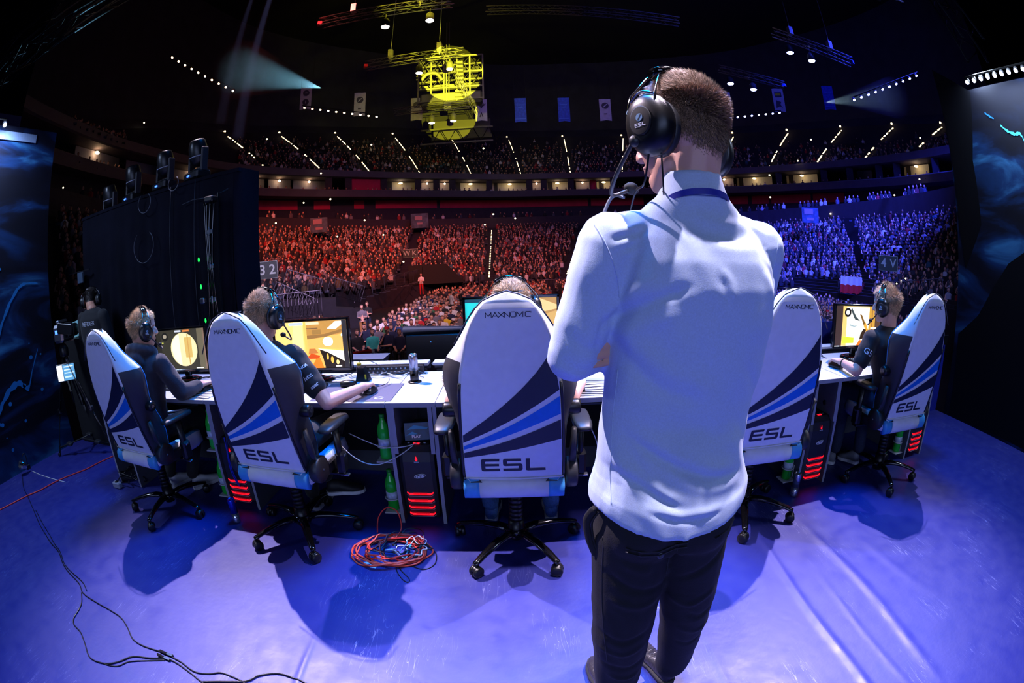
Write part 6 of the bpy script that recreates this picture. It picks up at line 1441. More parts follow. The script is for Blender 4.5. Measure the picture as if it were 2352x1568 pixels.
C.build('crowd', 'crowd on the rear rows of the hall floor')
# red scarf banner over the laps of the front row
b = MB(); P = [];
rg = []
for i in range(22):
    u = i/21; x = -7.1+2.3*u; z = FZ+.55+.05*math.sin(u*9); rg.append([V((x, 15.25-.12*math.cos(v*2), z-.28*v+.02*math.sin(u*14+v*5))) for v in np.linspace(0, 1, 6)])
mi = []
for i in range(21):
    for j in range(5): mi.append(1 if (i % 9 == 2) else 0)
b.rings(rg, mi, closed=False, caps=False); tag(b.build('draped_flag', [M_cap['red'], M_sh['white']]), 'red and white cloth spread over the knees of the first row', 'flag')
# standing visitors beside the left floor block
def standing(x, y, z, rz, shirt, hc, trs_m, label, s=1.):
    B = MB(); head_blob(B, headM((0, .0, 1.62), 0, 0)); B.cap((0, -.03, 1.55), (0, -.02, 1.42), .05, .06)
    torso(B, [((0, 0, .92), .165, .11, 0), ((0, 0, 1.1), .155, .105, 0), ((0, -.01, 1.3), .185, .11, 0), ((0, -.02, 1.4), .17, .09, 0), ((0, -.02, 1.46), .07, .06, 0)], 16)
    for q in (-1, 1):
        e = V((q*.24, .02, 1.12)); w = V((q*.12, .2, 1.15)); B.cap((q*.18, -.02, 1.37), e, .055, .042); B.cap(e, w, .038, .028); B.cap(w, w+V((-q*.08, .07, .02)), .03, .02)
        B.cap((q*.09, 0, .9), (q*.1, .03, .5), .085, .06); B.cap((q*.1, .03, .5), (q*.11, 0, .1), .06, .045); B.cap((q*.11, -.03, .05), (q*.13, .17, .04), .045, .035)
    me = remesh(B, .02, 3, .5); n = len(me.polygons); c = np.empty(n*3, dtype=np.float32); me.polygons.foreach_get('center', c); c = c.reshape(-1, 3); mi = np.ones(n, dtype=np.int32)
    mi[c[:, 2] > 1.47] = 0; mi[c[:, 2] < .93] = 3; mi[c[:, 2] < .09] = 5; mi[(c[:, 1] > .1) & (c[:, 2] > .95) & (c[:, 2] < 1.4)] = 0; mi[(c[:, 2] > 1.69) | ((c[:, 2] > 1.58) & (c[:, 1] < -.01))] = 2
    for q in (-1, 1): mi[np.linalg.norm(c-np.array([q*.031, .083, 1.63]), axis=1) < .016] = 4
    me.polygons.foreach_set('material_index', mi); o = mobj('person', me, [M_skin, M_sh[shirt], M_ht[hc], trs_m, M_eyed, M_blk]); o.location = (x, y, z); o.rotation_euler = (0, 0, rz); o.scale = (s, s, s); return tag(o, label, 'person')
p = dirv(-18.8, 0); standing(p.x*21.5, p.y*21.5, FZ, PI+.4, 'grey', 'dark', mat('khaki_trousers', (150, 104, 60), .85), 'standing person in a grey checked shirt and khaki trousers beside the floor seats')
p = dirv(-18.1, 0); standing(p.x*22.9, p.y*22.9, FZ, PI+.2, 'black', 'brown', M_dden, 'standing person in black behind the one in khaki trousers')
p = dirv(-24.9, 0); standing(p.x*18, p.y*18, FZ, 1.2, 'white', 'brown', M_denim, 'standing person in a white top near the barriers left of the floor seats')
p = dirv(-24.1, 0); standing(p.x*18.6, p.y*18.6, FZ, 1.5, 'black', 'brown', M_blkm, 'standing person in black next to the one in a white top')
p = dirv(-7.4, 0); standing(p.x*27, p.y*27, FZ, -1.0, 'white', 'brown', M_dden, 'person standing in a pale shirt in the rows left of the middle monitor')
p = dirv(-6.2, 0); standing(p.x*27.9, p.y*27.9, FZ, -1.6, 'black', 'dark', M_blkm, 'person standing in black beside the pale shirt in the rows')
p = dirv(-11.1, 0); standing(p.x*36, p.y*36, FZ+.9, PI, 'white', 'brown', M_cap['red'], 'small distant figure in white top and red trousers before the barriers')
standing(7.2, 5.0, -1.02, 2.6, 'white', 'dark', M_dden, 'bearded person in a white short sleeved shirt beyond the right flight case')
# ------------------------------------------------------------------ barriers
M_bar = mat('galvanised_barrier', (96, 94, 108), .45, .5)
def barrier_proto():
    b = MB(); w, h = 2.1, 1.1; c = .12
    b.tube(catmull([(-w/2, 0, .12), (-w/2, 0, h-c), (-w/2+c*.3, 0, h-c*.3), (-w/2+c, 0, h), (w/2-c, 0, h), (w/2-c*.3, 0, h-c*.3), (w/2, 0, h-c), (w/2, 0, .12)], 3), .022, 6); b.tube([(-w/2, 0, .15), (w/2, 0, .15)], .018, 6)
    for i in range(1, 14): b.tube([(-w/2+w*i/14, 0, .15), (-w/2+w*i/14, 0, h-.01)], .009, 4)
    for q in (-1, 1): b.box((q*.7, 0, .06), (.06, .5, .04)); b.tube([(q*.7, 0, .06), (q*.7, 0, .15)], .015, 4)
    return b.mesh('crowd_barrier', [M_bar])
bm_ = barrier_proto(); nb_ = 0
def fence(a, b, label, za=None):
    global nb_
    a, b = V(a), V(b); d = b-a; n = max(1, int(round(math.hypot(d.x, d.y)/2.2))); ang = math.atan2(d.y, d.x)
    for i in range(n):
        p = a+d*((i+.5)/n); o = bpy.data.objects.new('crowd_barrier', bm_); COL.objects.link(o); o.location = p; o.rotation_euler = (0, -math.atan2(d.z, math.hypot(d.x, d.y)), ang)
        tag(o, '%s, %s from its left end' % (label, ORD[i]), 'barrier', 'grey crowd barriers')
def ae(az, el, r): v = P3(az, el, r); return v
fence(ae(-31.6, -3.0, 22), ae(-24.9, -6.6, 21.5), 'grey barrier of the lowest fence near the yellow monitor')
fence(ae(-30.2, -1.4, 25), ae(-23, -4.1, 25), 'grey barrier of the sloping fence before the left stand')
fence(ae(-22.9, -3.3, 27), ae(-19.3, -4.6, 27), 'grey barrier of the stepped fence before the left stand')
fence(ae(-29.2, -6.0, 18), ae(-25.2, -6.0, 18), 'grey barrier near the floor behind the yellow monitor')
fence(ae(-19.0, -4.2, 29), ae(-10.2, -2.2, 43), 'grey barrier of the fence rising along the left stand')
fence((pol(-5.6, 46, -1.9)), (pol(9, 46.5, -1.9)), 'grey barrier of the far fence behind the floor rows')
fence((pol(33, 34, -1.75)), (pol(50, 26, -1.75)), 'grey barrier of the fence before the right stand')
fence(ae(47, -4.6, 23), ae(56.5, -3.4, 21), 'grey barrier beside the right exit stair')
# platform below the left fences
m = MB()
for a0, a1, r0, r1, z in [(-33, -25, 21.6, 25, -.9), (-33, -22, 25, 27, .1), (-23, -18.5, 26.5, 28, -.75)]:
    m.add([pol(a0, r0, z), pol(a1, r0, z-.3), pol(a1, r1, z-.3), pol(a0, r1, z), pol(a0, r0, FZ), pol(a1, r0, FZ)], [(0, 1, 2, 3), (0, 1, 5, 4)])
struct('floor_platform', m, M_tier, 'dark platforms carrying the left fences')
# exit tunnel at the middle left of the bowl
m = MB(); c = pol(-10.5, 40.2, .9); m.box(tuple(pol(-10.8, 41.8, .35)), (2.6, 2.6, 1.7), rz=R(10.8)); m.prism([(-1.3, .85), (.8, .85), (2.4, -.85), (-1.3, -.85)], -1.3, 1.3, 0, Matrix.Translation(pol(-9.0, 41.5, .35)) @ Matrix.Rotation(R(9), 4, 'Z') @ Matrix.Rotation(PI/2, 4, 'X')); struct('wall_tunnel', m, M_blkm, 'dark entrance tunnel through the lower tier')
m = MB()
for i in range(9): p = pol(-11+.9*i, 43.5, -.8); m.box(tuple(p), (.08, .08, 2.4))
struct('wall_tunnel_posts', m, M_conc, 'thin posts in front of the tunnel wall')
def sign(az, el, r, w, h, txts, label, col=(90, 110, 110)):
    p = P3(az, el, r); t = thing('direction_sign', label, 'sign', p, -R(az)); mm = mat('sign_green', (34, 50, 48), .6); b = MB(); b.box((0, 0, 0), (w, .05, h)); b.build('sign_board', mm, t)
    b = MB(); n = len(txts)
    for i, x in enumerate(txts):
        vs, fs = text_mesh(x, h*.8, .01); b.add([(v[0]+(i-(n-1)/2)*w/n, -.03, v[1]) for v in vs], fs)
    b.tube([(-w/2, -.03, -h/2), (w/2, -.03, -h/2), (w/2, -.03, h/2), (-w/2, -.03, h/2)], .02, 4, closed=True); b.build('sign_face', mat('sign_pale', (150, 170, 165), .6), t)
sign(-30.5, .6, 23.5, 1.05, .85, ['3', '2'], 'framed direction sign on the barriers at the left stand')
sign(-12.3, 1.2, 40, 1.3, .7, ['W', 'K'], 'direction sign over the small tunnel in the middle')
sign(48.6, .6, 25, 1.1, .75, ['4', 'V'], 'framed direction sign by the right exit stair')
# flags and team screens in the bowl
b = MB(); p = P3(42.2, -2.3, 32); b.rings([[V((p.x+.05*i, p.y-.04*i+.05*math.sin(i), p.z+.55-.55*j+.03*math.sin(i*.9))) for j in range(3)] for i in range(0, 26)], [0, 1]*25, closed=False, caps=False); tag(b.build('hanging_flag', [M_sh['white'], M_cap['red']]), 'white over red flag hung on the right barriers', 'flag')
M_team = mat('printed_team_board', (60, 84, 104), .6, var=.7, vscale=1.5)
for az, el, r, lab in [(-23.7, 5.5, 46, 'square team board on the concourse wall at the left'), (-11, 5.2, 58, 'square team board on the concourse wall near the centre'), (38.3, 5.6, 45, 'square team board on the concourse wall at the right')]:
    p = P3(az, el, r); t = thing('team_board', lab, 'banner', p, -R(az)); b = MB(); b.box((0, 0, 0), (1.9*r/50, .1, 1.6*r/50)); b.build('board_panel', M_team, t)
    b = MB(); b.box((-.15, -.06, .35), (.9, .02, .5)); b.box((0, -.06, -.35), (.7, .02, .25)); b.build('board_print', mat('board_pale', (160, 130, 140), .6), t)
# ------------------------------------------------------------------ aisle lights and small lamps
M_ail = mat('aisle_light', (255, 235, 190), .4, emit=(255, 226, 170), es=3.5)
DM = {}
def dot(t, p, d):
    if d not in DM: DM[d] = MB().box((0, 0, 0), d).mesh('aisle_lamp', [M_ail])
    o = bpy.data.objects.new('aisle_lamp', DM[d]); COL.objects.link(o); o.parent = t; o.location = p
for k, (ab, at_) in enumerate(zip(AIS_B, AIS_T)):
    if not (vis(ab) or vis(at_)): continue
    t = thing('aisle_light_strip', 'dotted warm light strip on the upper aisle, %s from the left' % ORD[k], 'aisle light', pol(ab, tb('RS', ab), ZC+1), 0, 'aisle lights of the upper tier')
    rw = [up_rows(ab+(at_-ab)*i/NU)[i] for i in range(NU+1)]; o = t.location
    dim = (k in (0, 12, 13))
    for i in range(1, NU*2):
        u = i/(NU*2)
        if .44 < u < .56 or rc_.random() < (.45 if dim else .12): continue
        a = ab+(at_-ab)*u; r = rw[0][0]+(rw[-1][0]-rw[0][0])*u; z = rw[0][1]+(rw[-1][1]-rw[0][1])*u; dot(t, pol(a, r, z+.35)-o, (.10, .22, .12))
    dot(t, pol(at_-.2, rw[-1][0], rw[-1][1]+.9)-o, (.24, .2, .24))
for k, (a0, a1, hw) in enumerate(LA[:4]):
    if k > 1: continue
    t = thing('aisle_light_strip', ['dotted light line down the stair left of the middle chair in the lower tier', 'slanting dotted light line in the lower tier left of the tall man'][k], 'aisle light', pol(a0, tb('RB', a0), 0)); o = t.location
    for i in range(1, int(NR*1.4)-2):
        u = i/(NR*1.4); a = a0+(a1-a0)*u; rr_ = tier_rows(a); f = u*NR; j = int(f); r = rr_[j][0]+(rr_[j+1][0]-rr_[j][0])*(f-j); z = rr_[j][1]+(rr_[j+1][1]-rr_[j][1])*(f-j)
        if rc_.random() < .9: dot(t, pol(a, r, z+.3)-o, (.12, .2, .07))
M_spt = mat('small_warm_bulb', (255, 240, 190), .4, emit=(255, 238, 180), es=9); M_exit = mat('green_exit_light', (120, 255, 140), .4, emit=(150, 255, 150), es=8)
LPX = [(-30.6, 16.6, 58, 0), (-17.0, 15.1, 70, 0), (-2.8, 14.0, 76, 0), (-23.4, 11.9, 56, 0), (-22.2, 8.6, 56, 1), (-25.6, 8.4, 54, 0), (-29.2, 6.2, 46, 0), (-17.9, 5.7, 52, 0), (-1.8, 5.6, 62, 0), (.9, 5.0, 61, 0), (-21.4, 3.9, 44, 0), (-15.6, 3.7, 50, 0), (-2.9, 4.3, 60, 0), (-12.0, .8, 40.5, 2), (-13.2, .2, 40, 0), (-32.1, 2.1, 24, 2), (-31.5, -1.3, 24, 0), (33.3, 10.3, 60, 0), (33.2, 7.6, 57, 0), (39.3, 14.7, 66, 0), (37.2, 12.1, 60, 0), (49.8, 8.5, 50, 0), (41, 5.9, 46, 0), (49.1, -2.0, 23, 2), (49.8, -1.6, 23.4, 0), (50.4, -1.3, 23.8, 0), (51.0, -.9, 24, 0), (26.4, 10.0, 63, 0), (54.4, 15.2, 58, 0), (-57.3, 20.3, 38, 1), (-47.6, 19.6, 52, 0), (-58.2, 13, 30, 0), (26.7, 7.5, 60, 0), (53.5, 10.5, 50, 0)]
for i, (az, el, r, kd) in enumerate(LPX):
    b = MB(); s_ = .0019*r*(1.5 if kd == 2 else 1.15 if kd == 1 else 1); b.sph((0, 0, 0), (s_, s_, s_*.8), 10, 6); o = b.build('exit_light' if kd == 2 else 'wall_bulb', M_exit if kd == 2 else M_spt); o.location = P3(az, el, r)
    tag(o, ('green exit light in the %s of the bowl' if kd == 2 else 'small round warm bulb glowing in the %s of the bowl') % ('left part' if az < -20 else 'centre' if az < 15 else 'right part'), 'exit light' if kd == 2 else 'lamp', 'small bulbs in the bowl, '+('left' if az < -20 else 'centre' if az < 15 else 'right'))
# ------------------------------------------------------------------ hanging banners
M_ban = mat('pale_banner_cloth', (170, 170, 186), .8, var=.1, vscale=3); M_banb = mat('blue_banner_cloth', (36, 70, 190), .8, var=.25, vscale=4); M_bpr = mat('banner_print', (56, 56, 74), .8)
BN_ = [(-25.8, 22.8, 20.1, 0, 'with two round emblems', 2), (-18.65, 21.8, 18.9, 0, 'with a round blue emblem', 1), (-11.25, 20.8, 18.0, 0, 'half lit yellow', 1), (-2.95, 20.3, 17.6, 0, 'with a fan shaped emblem over an arrowhead', 3), (2.05, 20.3, 17.3, 1, 'plain blue, left one', 0), (7.6, 20.2, 17.2, 1, 'plain blue, right one', 0), (12.9, 19.9, 17.2, 0, 'with a ring emblem', 1), (28.6, 20.5, 17.8, 0, 'beside the tall man\'s head at the right', 2), (35.75, 20.9, 18.1, 0, 'with two square emblems', 4), (42.6, 21.2, 18.4, 1, 'dim blue at the far right', 0)]
M_yel = mat('yellow_print', (200, 190, 30), .8)
for az, e0, e1, kd, lab, pr in BN_:
    r = 56; top = P3(az, e0, r); bot = P3(az, e1, r); h = top.z-bot.z; w = 1.45; t = thing('hanging_banner', ('blue' if kd else 'pale')+' upright banner hanging under the roof, '+lab, 'banner', top, -R(az), 'banners hanging under the roof')
    b = MB(); b.rings([[V((x, .03*math.sin(x*5+z), -z-(.12*abs(x)/w*2 if z > h*.9 else 0))) for x in np.linspace(-w/2, w/2, 7)] for z in np.linspace(0, h, 10)], closed=False, caps=False); b.build('banner_cloth', M_banb if kd else M_ban, t)
    b = MB(); b.tube([(-w/2, 0, .03), (w/2, 0, .03)], .05, 6); b.tube([(-w/2, 0, 0), (-w/2, 0, 6)], .015, 4); b.tube([(w/2, 0, 0), (w/2, 0, 6)], .015, 4); b.build('banner_rod', M_blkm, t)
    b = MB()
    def disc(x, z, rr_, m=0, M2=None): b.add([(x+rr_*math.cos(a), -.08, z+rr_*math.sin(a)) for a in np.linspace(0, 2*PI, 21)[:-1]], [tuple(range(20))], m)
    if pr == 1: disc(0, -h*.33, .45); b.add([(x*1, -.09, z-h*.33) for x, z in [(-.3, -.2), (-.18, -.25), (.3, .2), (.18, .25)]], [(0, 1, 2, 3)], 1); b.box((0, -.08, -h*.72), (.4, .01, .12))
    elif pr == 2: disc(0, -h*.28, .42); disc(0, -h*.7, .42); b.box((0, -.09, -h*.28), (.3, .01, .1), 1); b.box((0, -.09, -h*.7), (.1, .01, .4), 1)
    elif pr == 3:
        for x0 in (-.5, -.25, 0, .25, .5): b.add([(x0, -.08, -h*.2+abs(x0)*-.1), (x0+.1, -.08, -h*.2-abs(x0)*.1), (.04, -.08, -h*.42), (-.04, -.08, -h*.42)], [(0, 1, 2, 3)])
        b.add([(0, -.08, -h*.6), (.25, -.08, -h*.85), (.12, -.08, -h*.85), (0, -.08, -h*.7), (-.12, -.08, -h*.85), (-.25, -.08, -h*.85)], [(0, 1, 2, 3), (0, 3, 4, 5)])
    elif pr == 4: b.box((0, -.08, -h*.27), (.9, .01, .6)); b.box((0, -.09, -h*.27), (.7, .01, .3), 2); b.add([(-.45, -.08, -h*.85), (-.35, -.08, -h*.52), (.3, -.08, -h*.6), (.1, -.08, -h*.7), (.45, -.08, -h*.88), (.0, -.08, -h*.76)], [(0, 1, 2, 3, 4, 5)])
    else: b.box((0, -.08, -h*.3), (.8, .01, .08), 1); b.box((0, -.08, -h*.42), (.6, .01, .06), 1); b.box((0, -.08, -h*.9), (1.3, .01, .1), 1)
    b.build('banner_print', [M_bpr, M_ban if pr else mat('light_blue_banner_print', (70, 110, 220), .8), M_yel], t)
# ------------------------------------------------------------------ trusses with lamps
M_alu = mat('aluminium_truss', (150, 150, 158), .35, .8); M_alud = mat('shaded_truss', (40, 44, 62), .5, .3)  # dark copy puts the weak light on the corner trusses into colour
def truss(a, b, s, label, lamps=(), mlamp=None, lr=.3, hang=0, end=None, name='lighting_truss', drop=1.2):
    a, b = V(a), V(b); t = thing(name, label, 'lighting truss', a); d = b-a; L = d.length; x, y, z = frame_from(d); m = MB(); C4 = [x*s/2+y*s/2, x*s/2-y*s/2, -x*s/2-y*s/2, -x*s/2+y*s/2]
    for c in C4: m.cyl(c, d+c, s*.07, n=6)
    n = max(4, int(L/(s*1.3)))
    for i in range(n):
        p = d*(i/n); q = d*((i+1)/n)
        for k in range(4): e = C4[k]; f = C4[(k+1) % 4]; m.cyl(p+(e if i % 2 else f), q+(f if i % 2 else e), s*.035, n=4)
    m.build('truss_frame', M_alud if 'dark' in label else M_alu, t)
    if hang:
        for k in range(hang):
            p = d*((k+.5)/hang); m = MB(); m.tube([p, p+V((.3, 0, 12))], s*.04, 4); m.box(tuple(p+V((0, 0, s*1.2))), (s*.6, s*.6, s*1.2)); m.build('hoist_chain', M_alu, t)
    if end:
        m = MB(); m.box(tuple(d*(1 if end > 0 else 0)), (s*.5, s*.6, s*.4), rz=.4); m.build('truss_end_light', M_lampo if end == -1 else M_lampb, t) if False else m.build('truss_end_plate', M_rpan if end == -1 else M_banb, t)
    for u in lamps:
        p = a+d*u+V((0, 0, -s*.6)); k = thing('stage_lamp', 'round lamp hanging from the %s' % label[:60], 'stage light', p, 0, 'lamps on the '+label[:50]); h = MB(); h.cyl((0, 0, 0), (0, 0, -drop*.4), s*.05, n=6); h.lathe([(lr*.4, -drop*.35), (lr*.9, -drop*.5), (lr, -drop), (lr*.9, -drop)], 14); h.build('lamp_can', M_blkm, k)
        h = MB(); h.sph((0, 0, -drop), (lr*.92, lr*.92, lr*.3), 14, 6); h.build('lamp_lens', mlamp, k)
    return t
M_hotw = mat('hot_white_lamp', (255, 240, 230), .3, emit=(255, 236, 225), es=20)
truss(P3(-25, 30.9, 26), P3(-6.7, 33.2, 26), .55, 'long truss at the top, lit yellow', (.5, .83), M_hotw, .28, 2, -1, drop=1.0)
truss(P3(-18.1, 25.2, 36), P3(-5.2, 26.6, 36), .65, 'second truss lit yellow', (.55, .86), M_hotw, .3, 2, -1)
truss(P3(-14.2, 19.1, 44), P3(-4.4, 19.7, 44), .6, 'third truss low in the yellow light', (.5, .78), M_hotw, .32, 0, 0, drop=1.3)
truss(P3(-2, 32, 34), P3(24.2, 29.6, 34), .6, 'long dim blue truss along the top')
truss(P3(36.8, 27.9, 28), P3(46.9, 24.0, 28), .5, 'blue lit truss at the upper right', (.18, .45), M_lampb, .26, 2, 1, drop=.9)
truss(P3(28.4, 23.5, 36), P3(36.8, 21.3, 36), .5, 'dim truss with two blue lamps at the right', (.15, .5), M_lampb, .3, 0, 1, drop=.9)
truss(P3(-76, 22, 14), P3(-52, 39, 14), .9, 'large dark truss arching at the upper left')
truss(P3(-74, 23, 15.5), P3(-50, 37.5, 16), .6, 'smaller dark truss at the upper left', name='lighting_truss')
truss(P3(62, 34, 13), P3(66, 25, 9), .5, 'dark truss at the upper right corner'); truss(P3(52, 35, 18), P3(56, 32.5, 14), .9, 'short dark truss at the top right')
truss(P3(-8.6, 28, 40), P3(-3.5, 18.6, 41), .35, 'thin hanging ladder truss in the yellow disc'); 
def arc(az0, el0, az1, el1, n, r, lab, mm, lr):
    pts = [P3(az0+(az1-az0)*i/(n-1), el0+(el1-el0)*i/(n-1), r) for i in range(n)]
    batten('lamp_batten', pts, lab, None, lr, mm, down=V((0, -.5, -.85)))
arc(-45.2, 27.2, -35.8, 22.8, 10, 34, 'sloping row of ten small warm lamps at the upper left', M_lampo, .10)
arc(-25.9, 20.2, -16.4, 18.6, 10, 48, 'row of ten small warm lamps under the left banners', M_lampo, .12)
arc(28.1, 17.2, 35.6, 17.9, 9, 46, 'row of small blue white lamps beside the tall man\'s head', M_lampb, .12)
arc(46.1, 19.5, 55.8, 22.3, 10, 34, 'sloping row of ten small blue white lamps at the upper right', M_lampb, .11)
# ------------------------------------------------------------------ steelwork under the roof that catches the yellow light
g = thing('roof_catwalk', 'steel catwalk box with cross braces under the roof, lit yellow', 'catwalk', P3(-6.9, 22, 50)); o = g.location; M_stl = mat('painted_steel', (52, 52, 50), .6)
m = MB(); W = 7.4
for z in (-1.6, .0, 2.0, 4.2): m.box((0, 0, z), (W, .25, .18)); m.box((0, 2.5, z), (W, .2, .15))
for i in range(6): m.box((-W/2+i*W/5, 0, 1.2), (.18, .2, 6.0))
for i in range(5):
    x0, x1 = -W/2+i*W/5, -W/2+(i+1)*W/5
    for z0, z1 in ((0, 2), (2, 4.2)): m.cyl((x0, 0, z0), (x1, 0, z1), .08, n=5); m.cyl((x1, .1, z0), (x0, .1, z1), .08, n=5)
m.build('brace_frame', M_stl, g)
m = MB(); m.box((0, 1.0, -1.2), (W*.96, 1.6, 1.5), 0, .2); m.box((-.5, 1, .5), (W*.8, 1.2, .25)); m.build('air_duct', M_stl, g)
m = MB(); m.tube(catmull([(-W/2+.3, -.3, 1.0), (-W/2+1, -.3, 1.9), (-1.6, -.3, 1.9), (-.9, -.3, .9)], 6), .22, 8); m.build('curved_pipe', M_stl, g)
m = MB()
for i in range(9): m.box((1.1, -.4, -1.3+i*.55), (1.1-.04*i, .5, .3), 0, .05)
m.tube([(-.4, -.5, 9), (-.4, -.5, -3.2)], .06, 6); m.tube([(-.1, -.5, 9), (-.1, -.5, -3.2)], .06, 6); m.box((-.25, -.5, -2.6), (.8, .5, 1.0)); m.build('cable_chain', M_stl, g)
m = MB(); m.box((0, 13, -1.3), (8, .3, 2.4)); m.box((0, 12.7, -2.8), (8.4, .6, .5)); m.build('rear_fascia', M_stl, g)
m = MB()
for i in range(5): m.cyl((-4+2*i, 6, -3.4), (-3+2*i, 6, -5.2), .08, n=5); m.cyl((-2+2*i, 6, -3.4), (-3+2*i, 6, -5.2), .08, n=5)
m.box((0, 6, -3.4), (9, .2, .2)); m.box((0, 6, -5.3), (9, .2, .2)); m.build('lower_truss', M_stl, g)
# ------------------------------------------------------------------ light
def lamp(kind, name, loc, target, col, e, **k):
    l = bpy.data.lights.new(name, kind); l.color = col; l.energy = e
    for a, b in k.items(): setattr(l, a, b)
    o = bpy.data.objects.new(name, l); COL.objects.link(o); o.location = loc; o.rotation_euler = (V(target)-V(loc)).to_track_quat('-Z', 'Y').to_euler(); return o
lamp('SPOT', 'key_spot_left', (-4.9, 5.0, 9.0), (-.55, 1.45, .4), (.98, .80, 1), 11500, spot_size=R(28), spot_blend=1, shadow_soft_size=.06)
lamp('SPOT', 'key_spot_right', (4.6, 4.4, 9.6), (1.0, 1.3, .4), (.98, .80, 1), 10500, spot_size=R(27), spot_blend=1, shadow_soft_size=.06)
lamp('SPOT', 'top_spot', (.7, .75, 8.4), (.42, .80, .6), (1, .86, 1), 5200, spot_size=R(22), spot_blend=1, shadow_soft_size=.1)
lamp('AREA', 'rear_wash', (0, -5, 2.6), (0, 2, .9), (.42, .54, 1), 128, shape='RECTANGLE', size=6, size_y=2)
lamp('SPOT', 'blue_top_wash', (.4, 3.6, 8), (.2, 1.5, 0), (.0, .24, 1), 5600, spot_size=R(64), spot_blend=1, shadow_soft_size=1.2)
# hall lights: warm red on the left stand, blue on the right
for x, tx, c, e, sz in [(-12, -17, (1, .17, .12), 60000, 46), (4, -3, (1, .20, .16), 60000, 44), (24, 26, (.04, .06, 1), 230000, 60), (36, 34, (.03, .05, 1), 120000, 50)]:
    lamp('SPOT', 'hall_wash', (x, 12, 26), (tx, 44 if tx < 20 else 34, 1), c, e, spot_size=R(sz), spot_blend=1, shadow_soft_size=.6)
lamp('SPOT', 'floor_crowd_wash', (0, 5, 15), (-1, 27, -2), (.95, .5, .55), 15000, spot_size=R(52), spot_blend=1, shadow_soft_size=1.)
lamp('SPOT', 'barrier_fill_spot', (-2, 8, 12), (-10, 21, -.5), (.8, .55, .9), 26000, spot_size=R(45), spot_blend=1, shadow_soft_size=.5)  # spot added to lift the dim barriers, not a fixture of the hall
lamp('SPOT', 'floor_crowd_wash_blue', (8, 5, 15), (17, 22, -2), (.2, .25, 1), 26000, spot_size=R(48), spot_blend=1, shadow_soft_size=1.)
lamp('AREA', 'upper_wash_red', (-10, 30, 33), (-20, 62, 14), (.8, .2, .3), 420, size=8)
lamp('AREA', 'upper_wash_blue', (20, 30, 33), (30, 60, 14), (.05, .08, 1), 2000, size=8)
lamp('AREA', 'ring_wash', (0, 40, 20), (0, 70, 10), (.5, .3, .7), 900, size=8)
for p, k in bxl: lamp('POINT', 'box_room_light', p, (0, 0, 0), (1, .8, .5), 14 if k == 2 else 2.5, shadow_soft_size=.3)
# yellow projected discs and blue truss lights
for az, el, sz, e, o in [(-6.9, 23.8, 8.2, 2400000, (.5, 4, 4)), (-6.9, 18.4, 7.0, 520000, (.5, 4, 4))]:
    lamp('SPOT', 'yellow_profile_spot', o, P3(az, el, 60) if el < 25 else P3(az, el, 36 if el < 30 else 26), (1, .92, .03), e, spot_size=R(sz), spot_blend=.05, shadow_soft_size=.05)
for az, el, r in [(-14.3, 32.8, 26), (-11.5, 33.0, 26), (-9.3, 33.1, 26), (-13, 26.0, 36), (-10, 26.3, 36), (-7, 26.5, 36)]:
    p = P3(az, el, r); lamp('SPOT', 'yellow_truss_fill', p+V((0, -2.0, -1.2)), p, (1, .92, .03), 1100, spot_size=R(85), spot_blend=.4)  # added spots beside the trusses, turn them yellow without lighting the wall
for az, el, r in [(39, 27, 28), (31, 22.8, 36)]:
    p = P3(az, el, r); lamp('SPOT', 'blue_truss_light', p+V((-1, -5, -2)), p, (.05, .08, 1), 500, spot_size=R(50), spot_blend=.5)
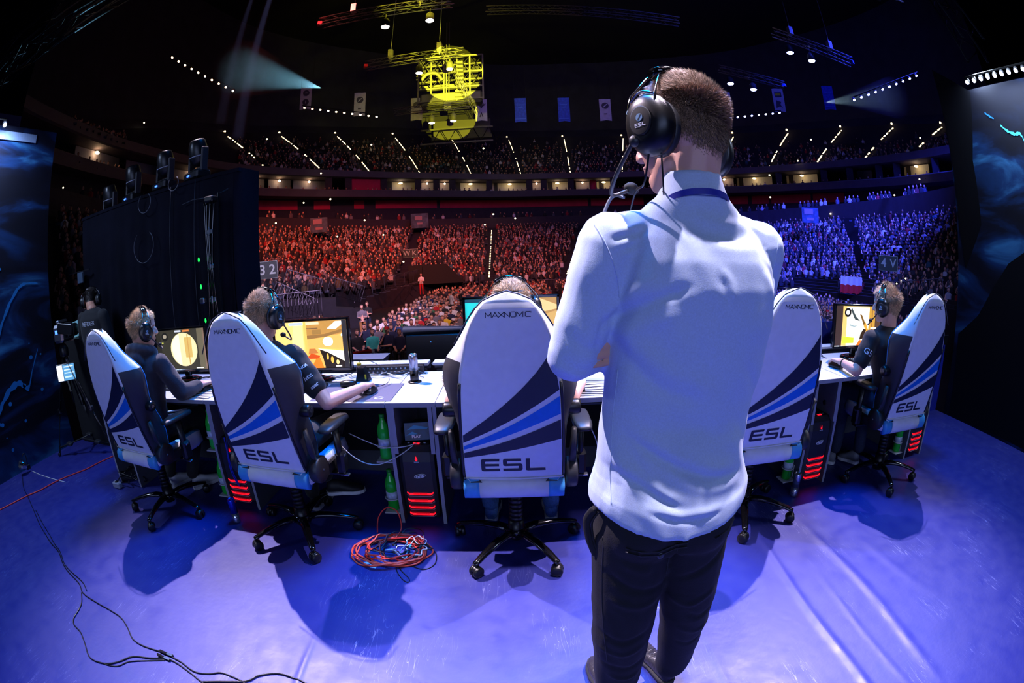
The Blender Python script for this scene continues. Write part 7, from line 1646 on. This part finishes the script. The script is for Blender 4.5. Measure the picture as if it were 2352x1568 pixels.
# wall wash from the lamp rows
lamp('AREA', 'right_wall_wash', (XR-.25, 1.7, 3.5), (XR, 1.6, 0), (.6, .75, 1), 70, shape='RECTANGLE', size=1.2, size_y=.1)
lamp('AREA', 'left_wall_wash', (XL+.25, 1.5, 3.35), (XL, 1.5, 0), (.5, .65, 1), 60, shape='RECTANGLE', size=.8, size_y=.1)
# light beams in the haze: cones of thin smoke, each lit by its own spot
def beam(p, q, ang, e, col, dens, label, r0=.05):
    p, q = V(p), V(q); d = q-p; L = d.length; x, y, z = frame_from(d); n = 24; m = MB(); rr = math.tan(R(ang/2))*L*1.15
    m.tube([p, q], [r0, rr], n); o = m.build('haze_beam', hz, None); tag(o, label, 'light beam', None, 'stuff'); lamp('SPOT', 'beam_spot', p, q, col, e, spot_size=R(ang), spot_blend=.6, shadow_soft_size=.02)
hz = bpy.data.materials.new('thin_haze'); hz.use_nodes = True; nt = hz.node_tree; nt.nodes.remove(nt.nodes['Principled BSDF']); vs_ = nt.nodes.new('ShaderNodeVolumeScatter'); vs_.inputs['Density'].default_value = .012; vs_.inputs['Anisotropy'].default_value = .3
nz_ = nt.nodes.new('ShaderNodeTexNoise'); nz_.inputs['Scale'].default_value = .6; mm_ = nt.nodes.new('ShaderNodeMath'); mm_.operation = 'MULTIPLY'; mm_.inputs[1].default_value = .01; nt.links.new(nz_.outputs['Fac'], mm_.inputs[0]); nt.links.new(mm_.outputs[0], vs_.inputs['Density'])
nt.links.new(vs_.outputs[0], nt.nodes['Material Output'].inputs['Volume'])
a = P3(-23.8, 22.6, 46); beam(a, P3(-36, 25.5, 30), 12, 90000, (.3, .75, 1), .02, 'pale blue light beam fanning out left of the yellow trusses')
a = P3(41.9, 19.2, 46); beam(a, P3(52, 19.8, 34), 11, 26000, (.5, .8, 1), .02, 'thin pale light beam at the upper right')
a = P3(-31.5, 44, 20); beam(a, P3(-34.5, 17, 30), 4, 200000, (.35, .4, 1), .02, 'faint violet beam falling at the upper left')
a = P3(-34.5, 42, 20); beam(a, P3(-37, 19, 30), 4, 90000, (.35, .4, 1), .02, 'second fainter violet beam at the upper left')
w = bpy.data.worlds.new('hall_ambience'); SC.world = w; w.use_nodes = True; bg = w.node_tree.nodes['Background']; bg.inputs[0].default_value = (.10, .10, .5, 1); bg.inputs[1].default_value = .012
SC.view_settings.exposure = 0
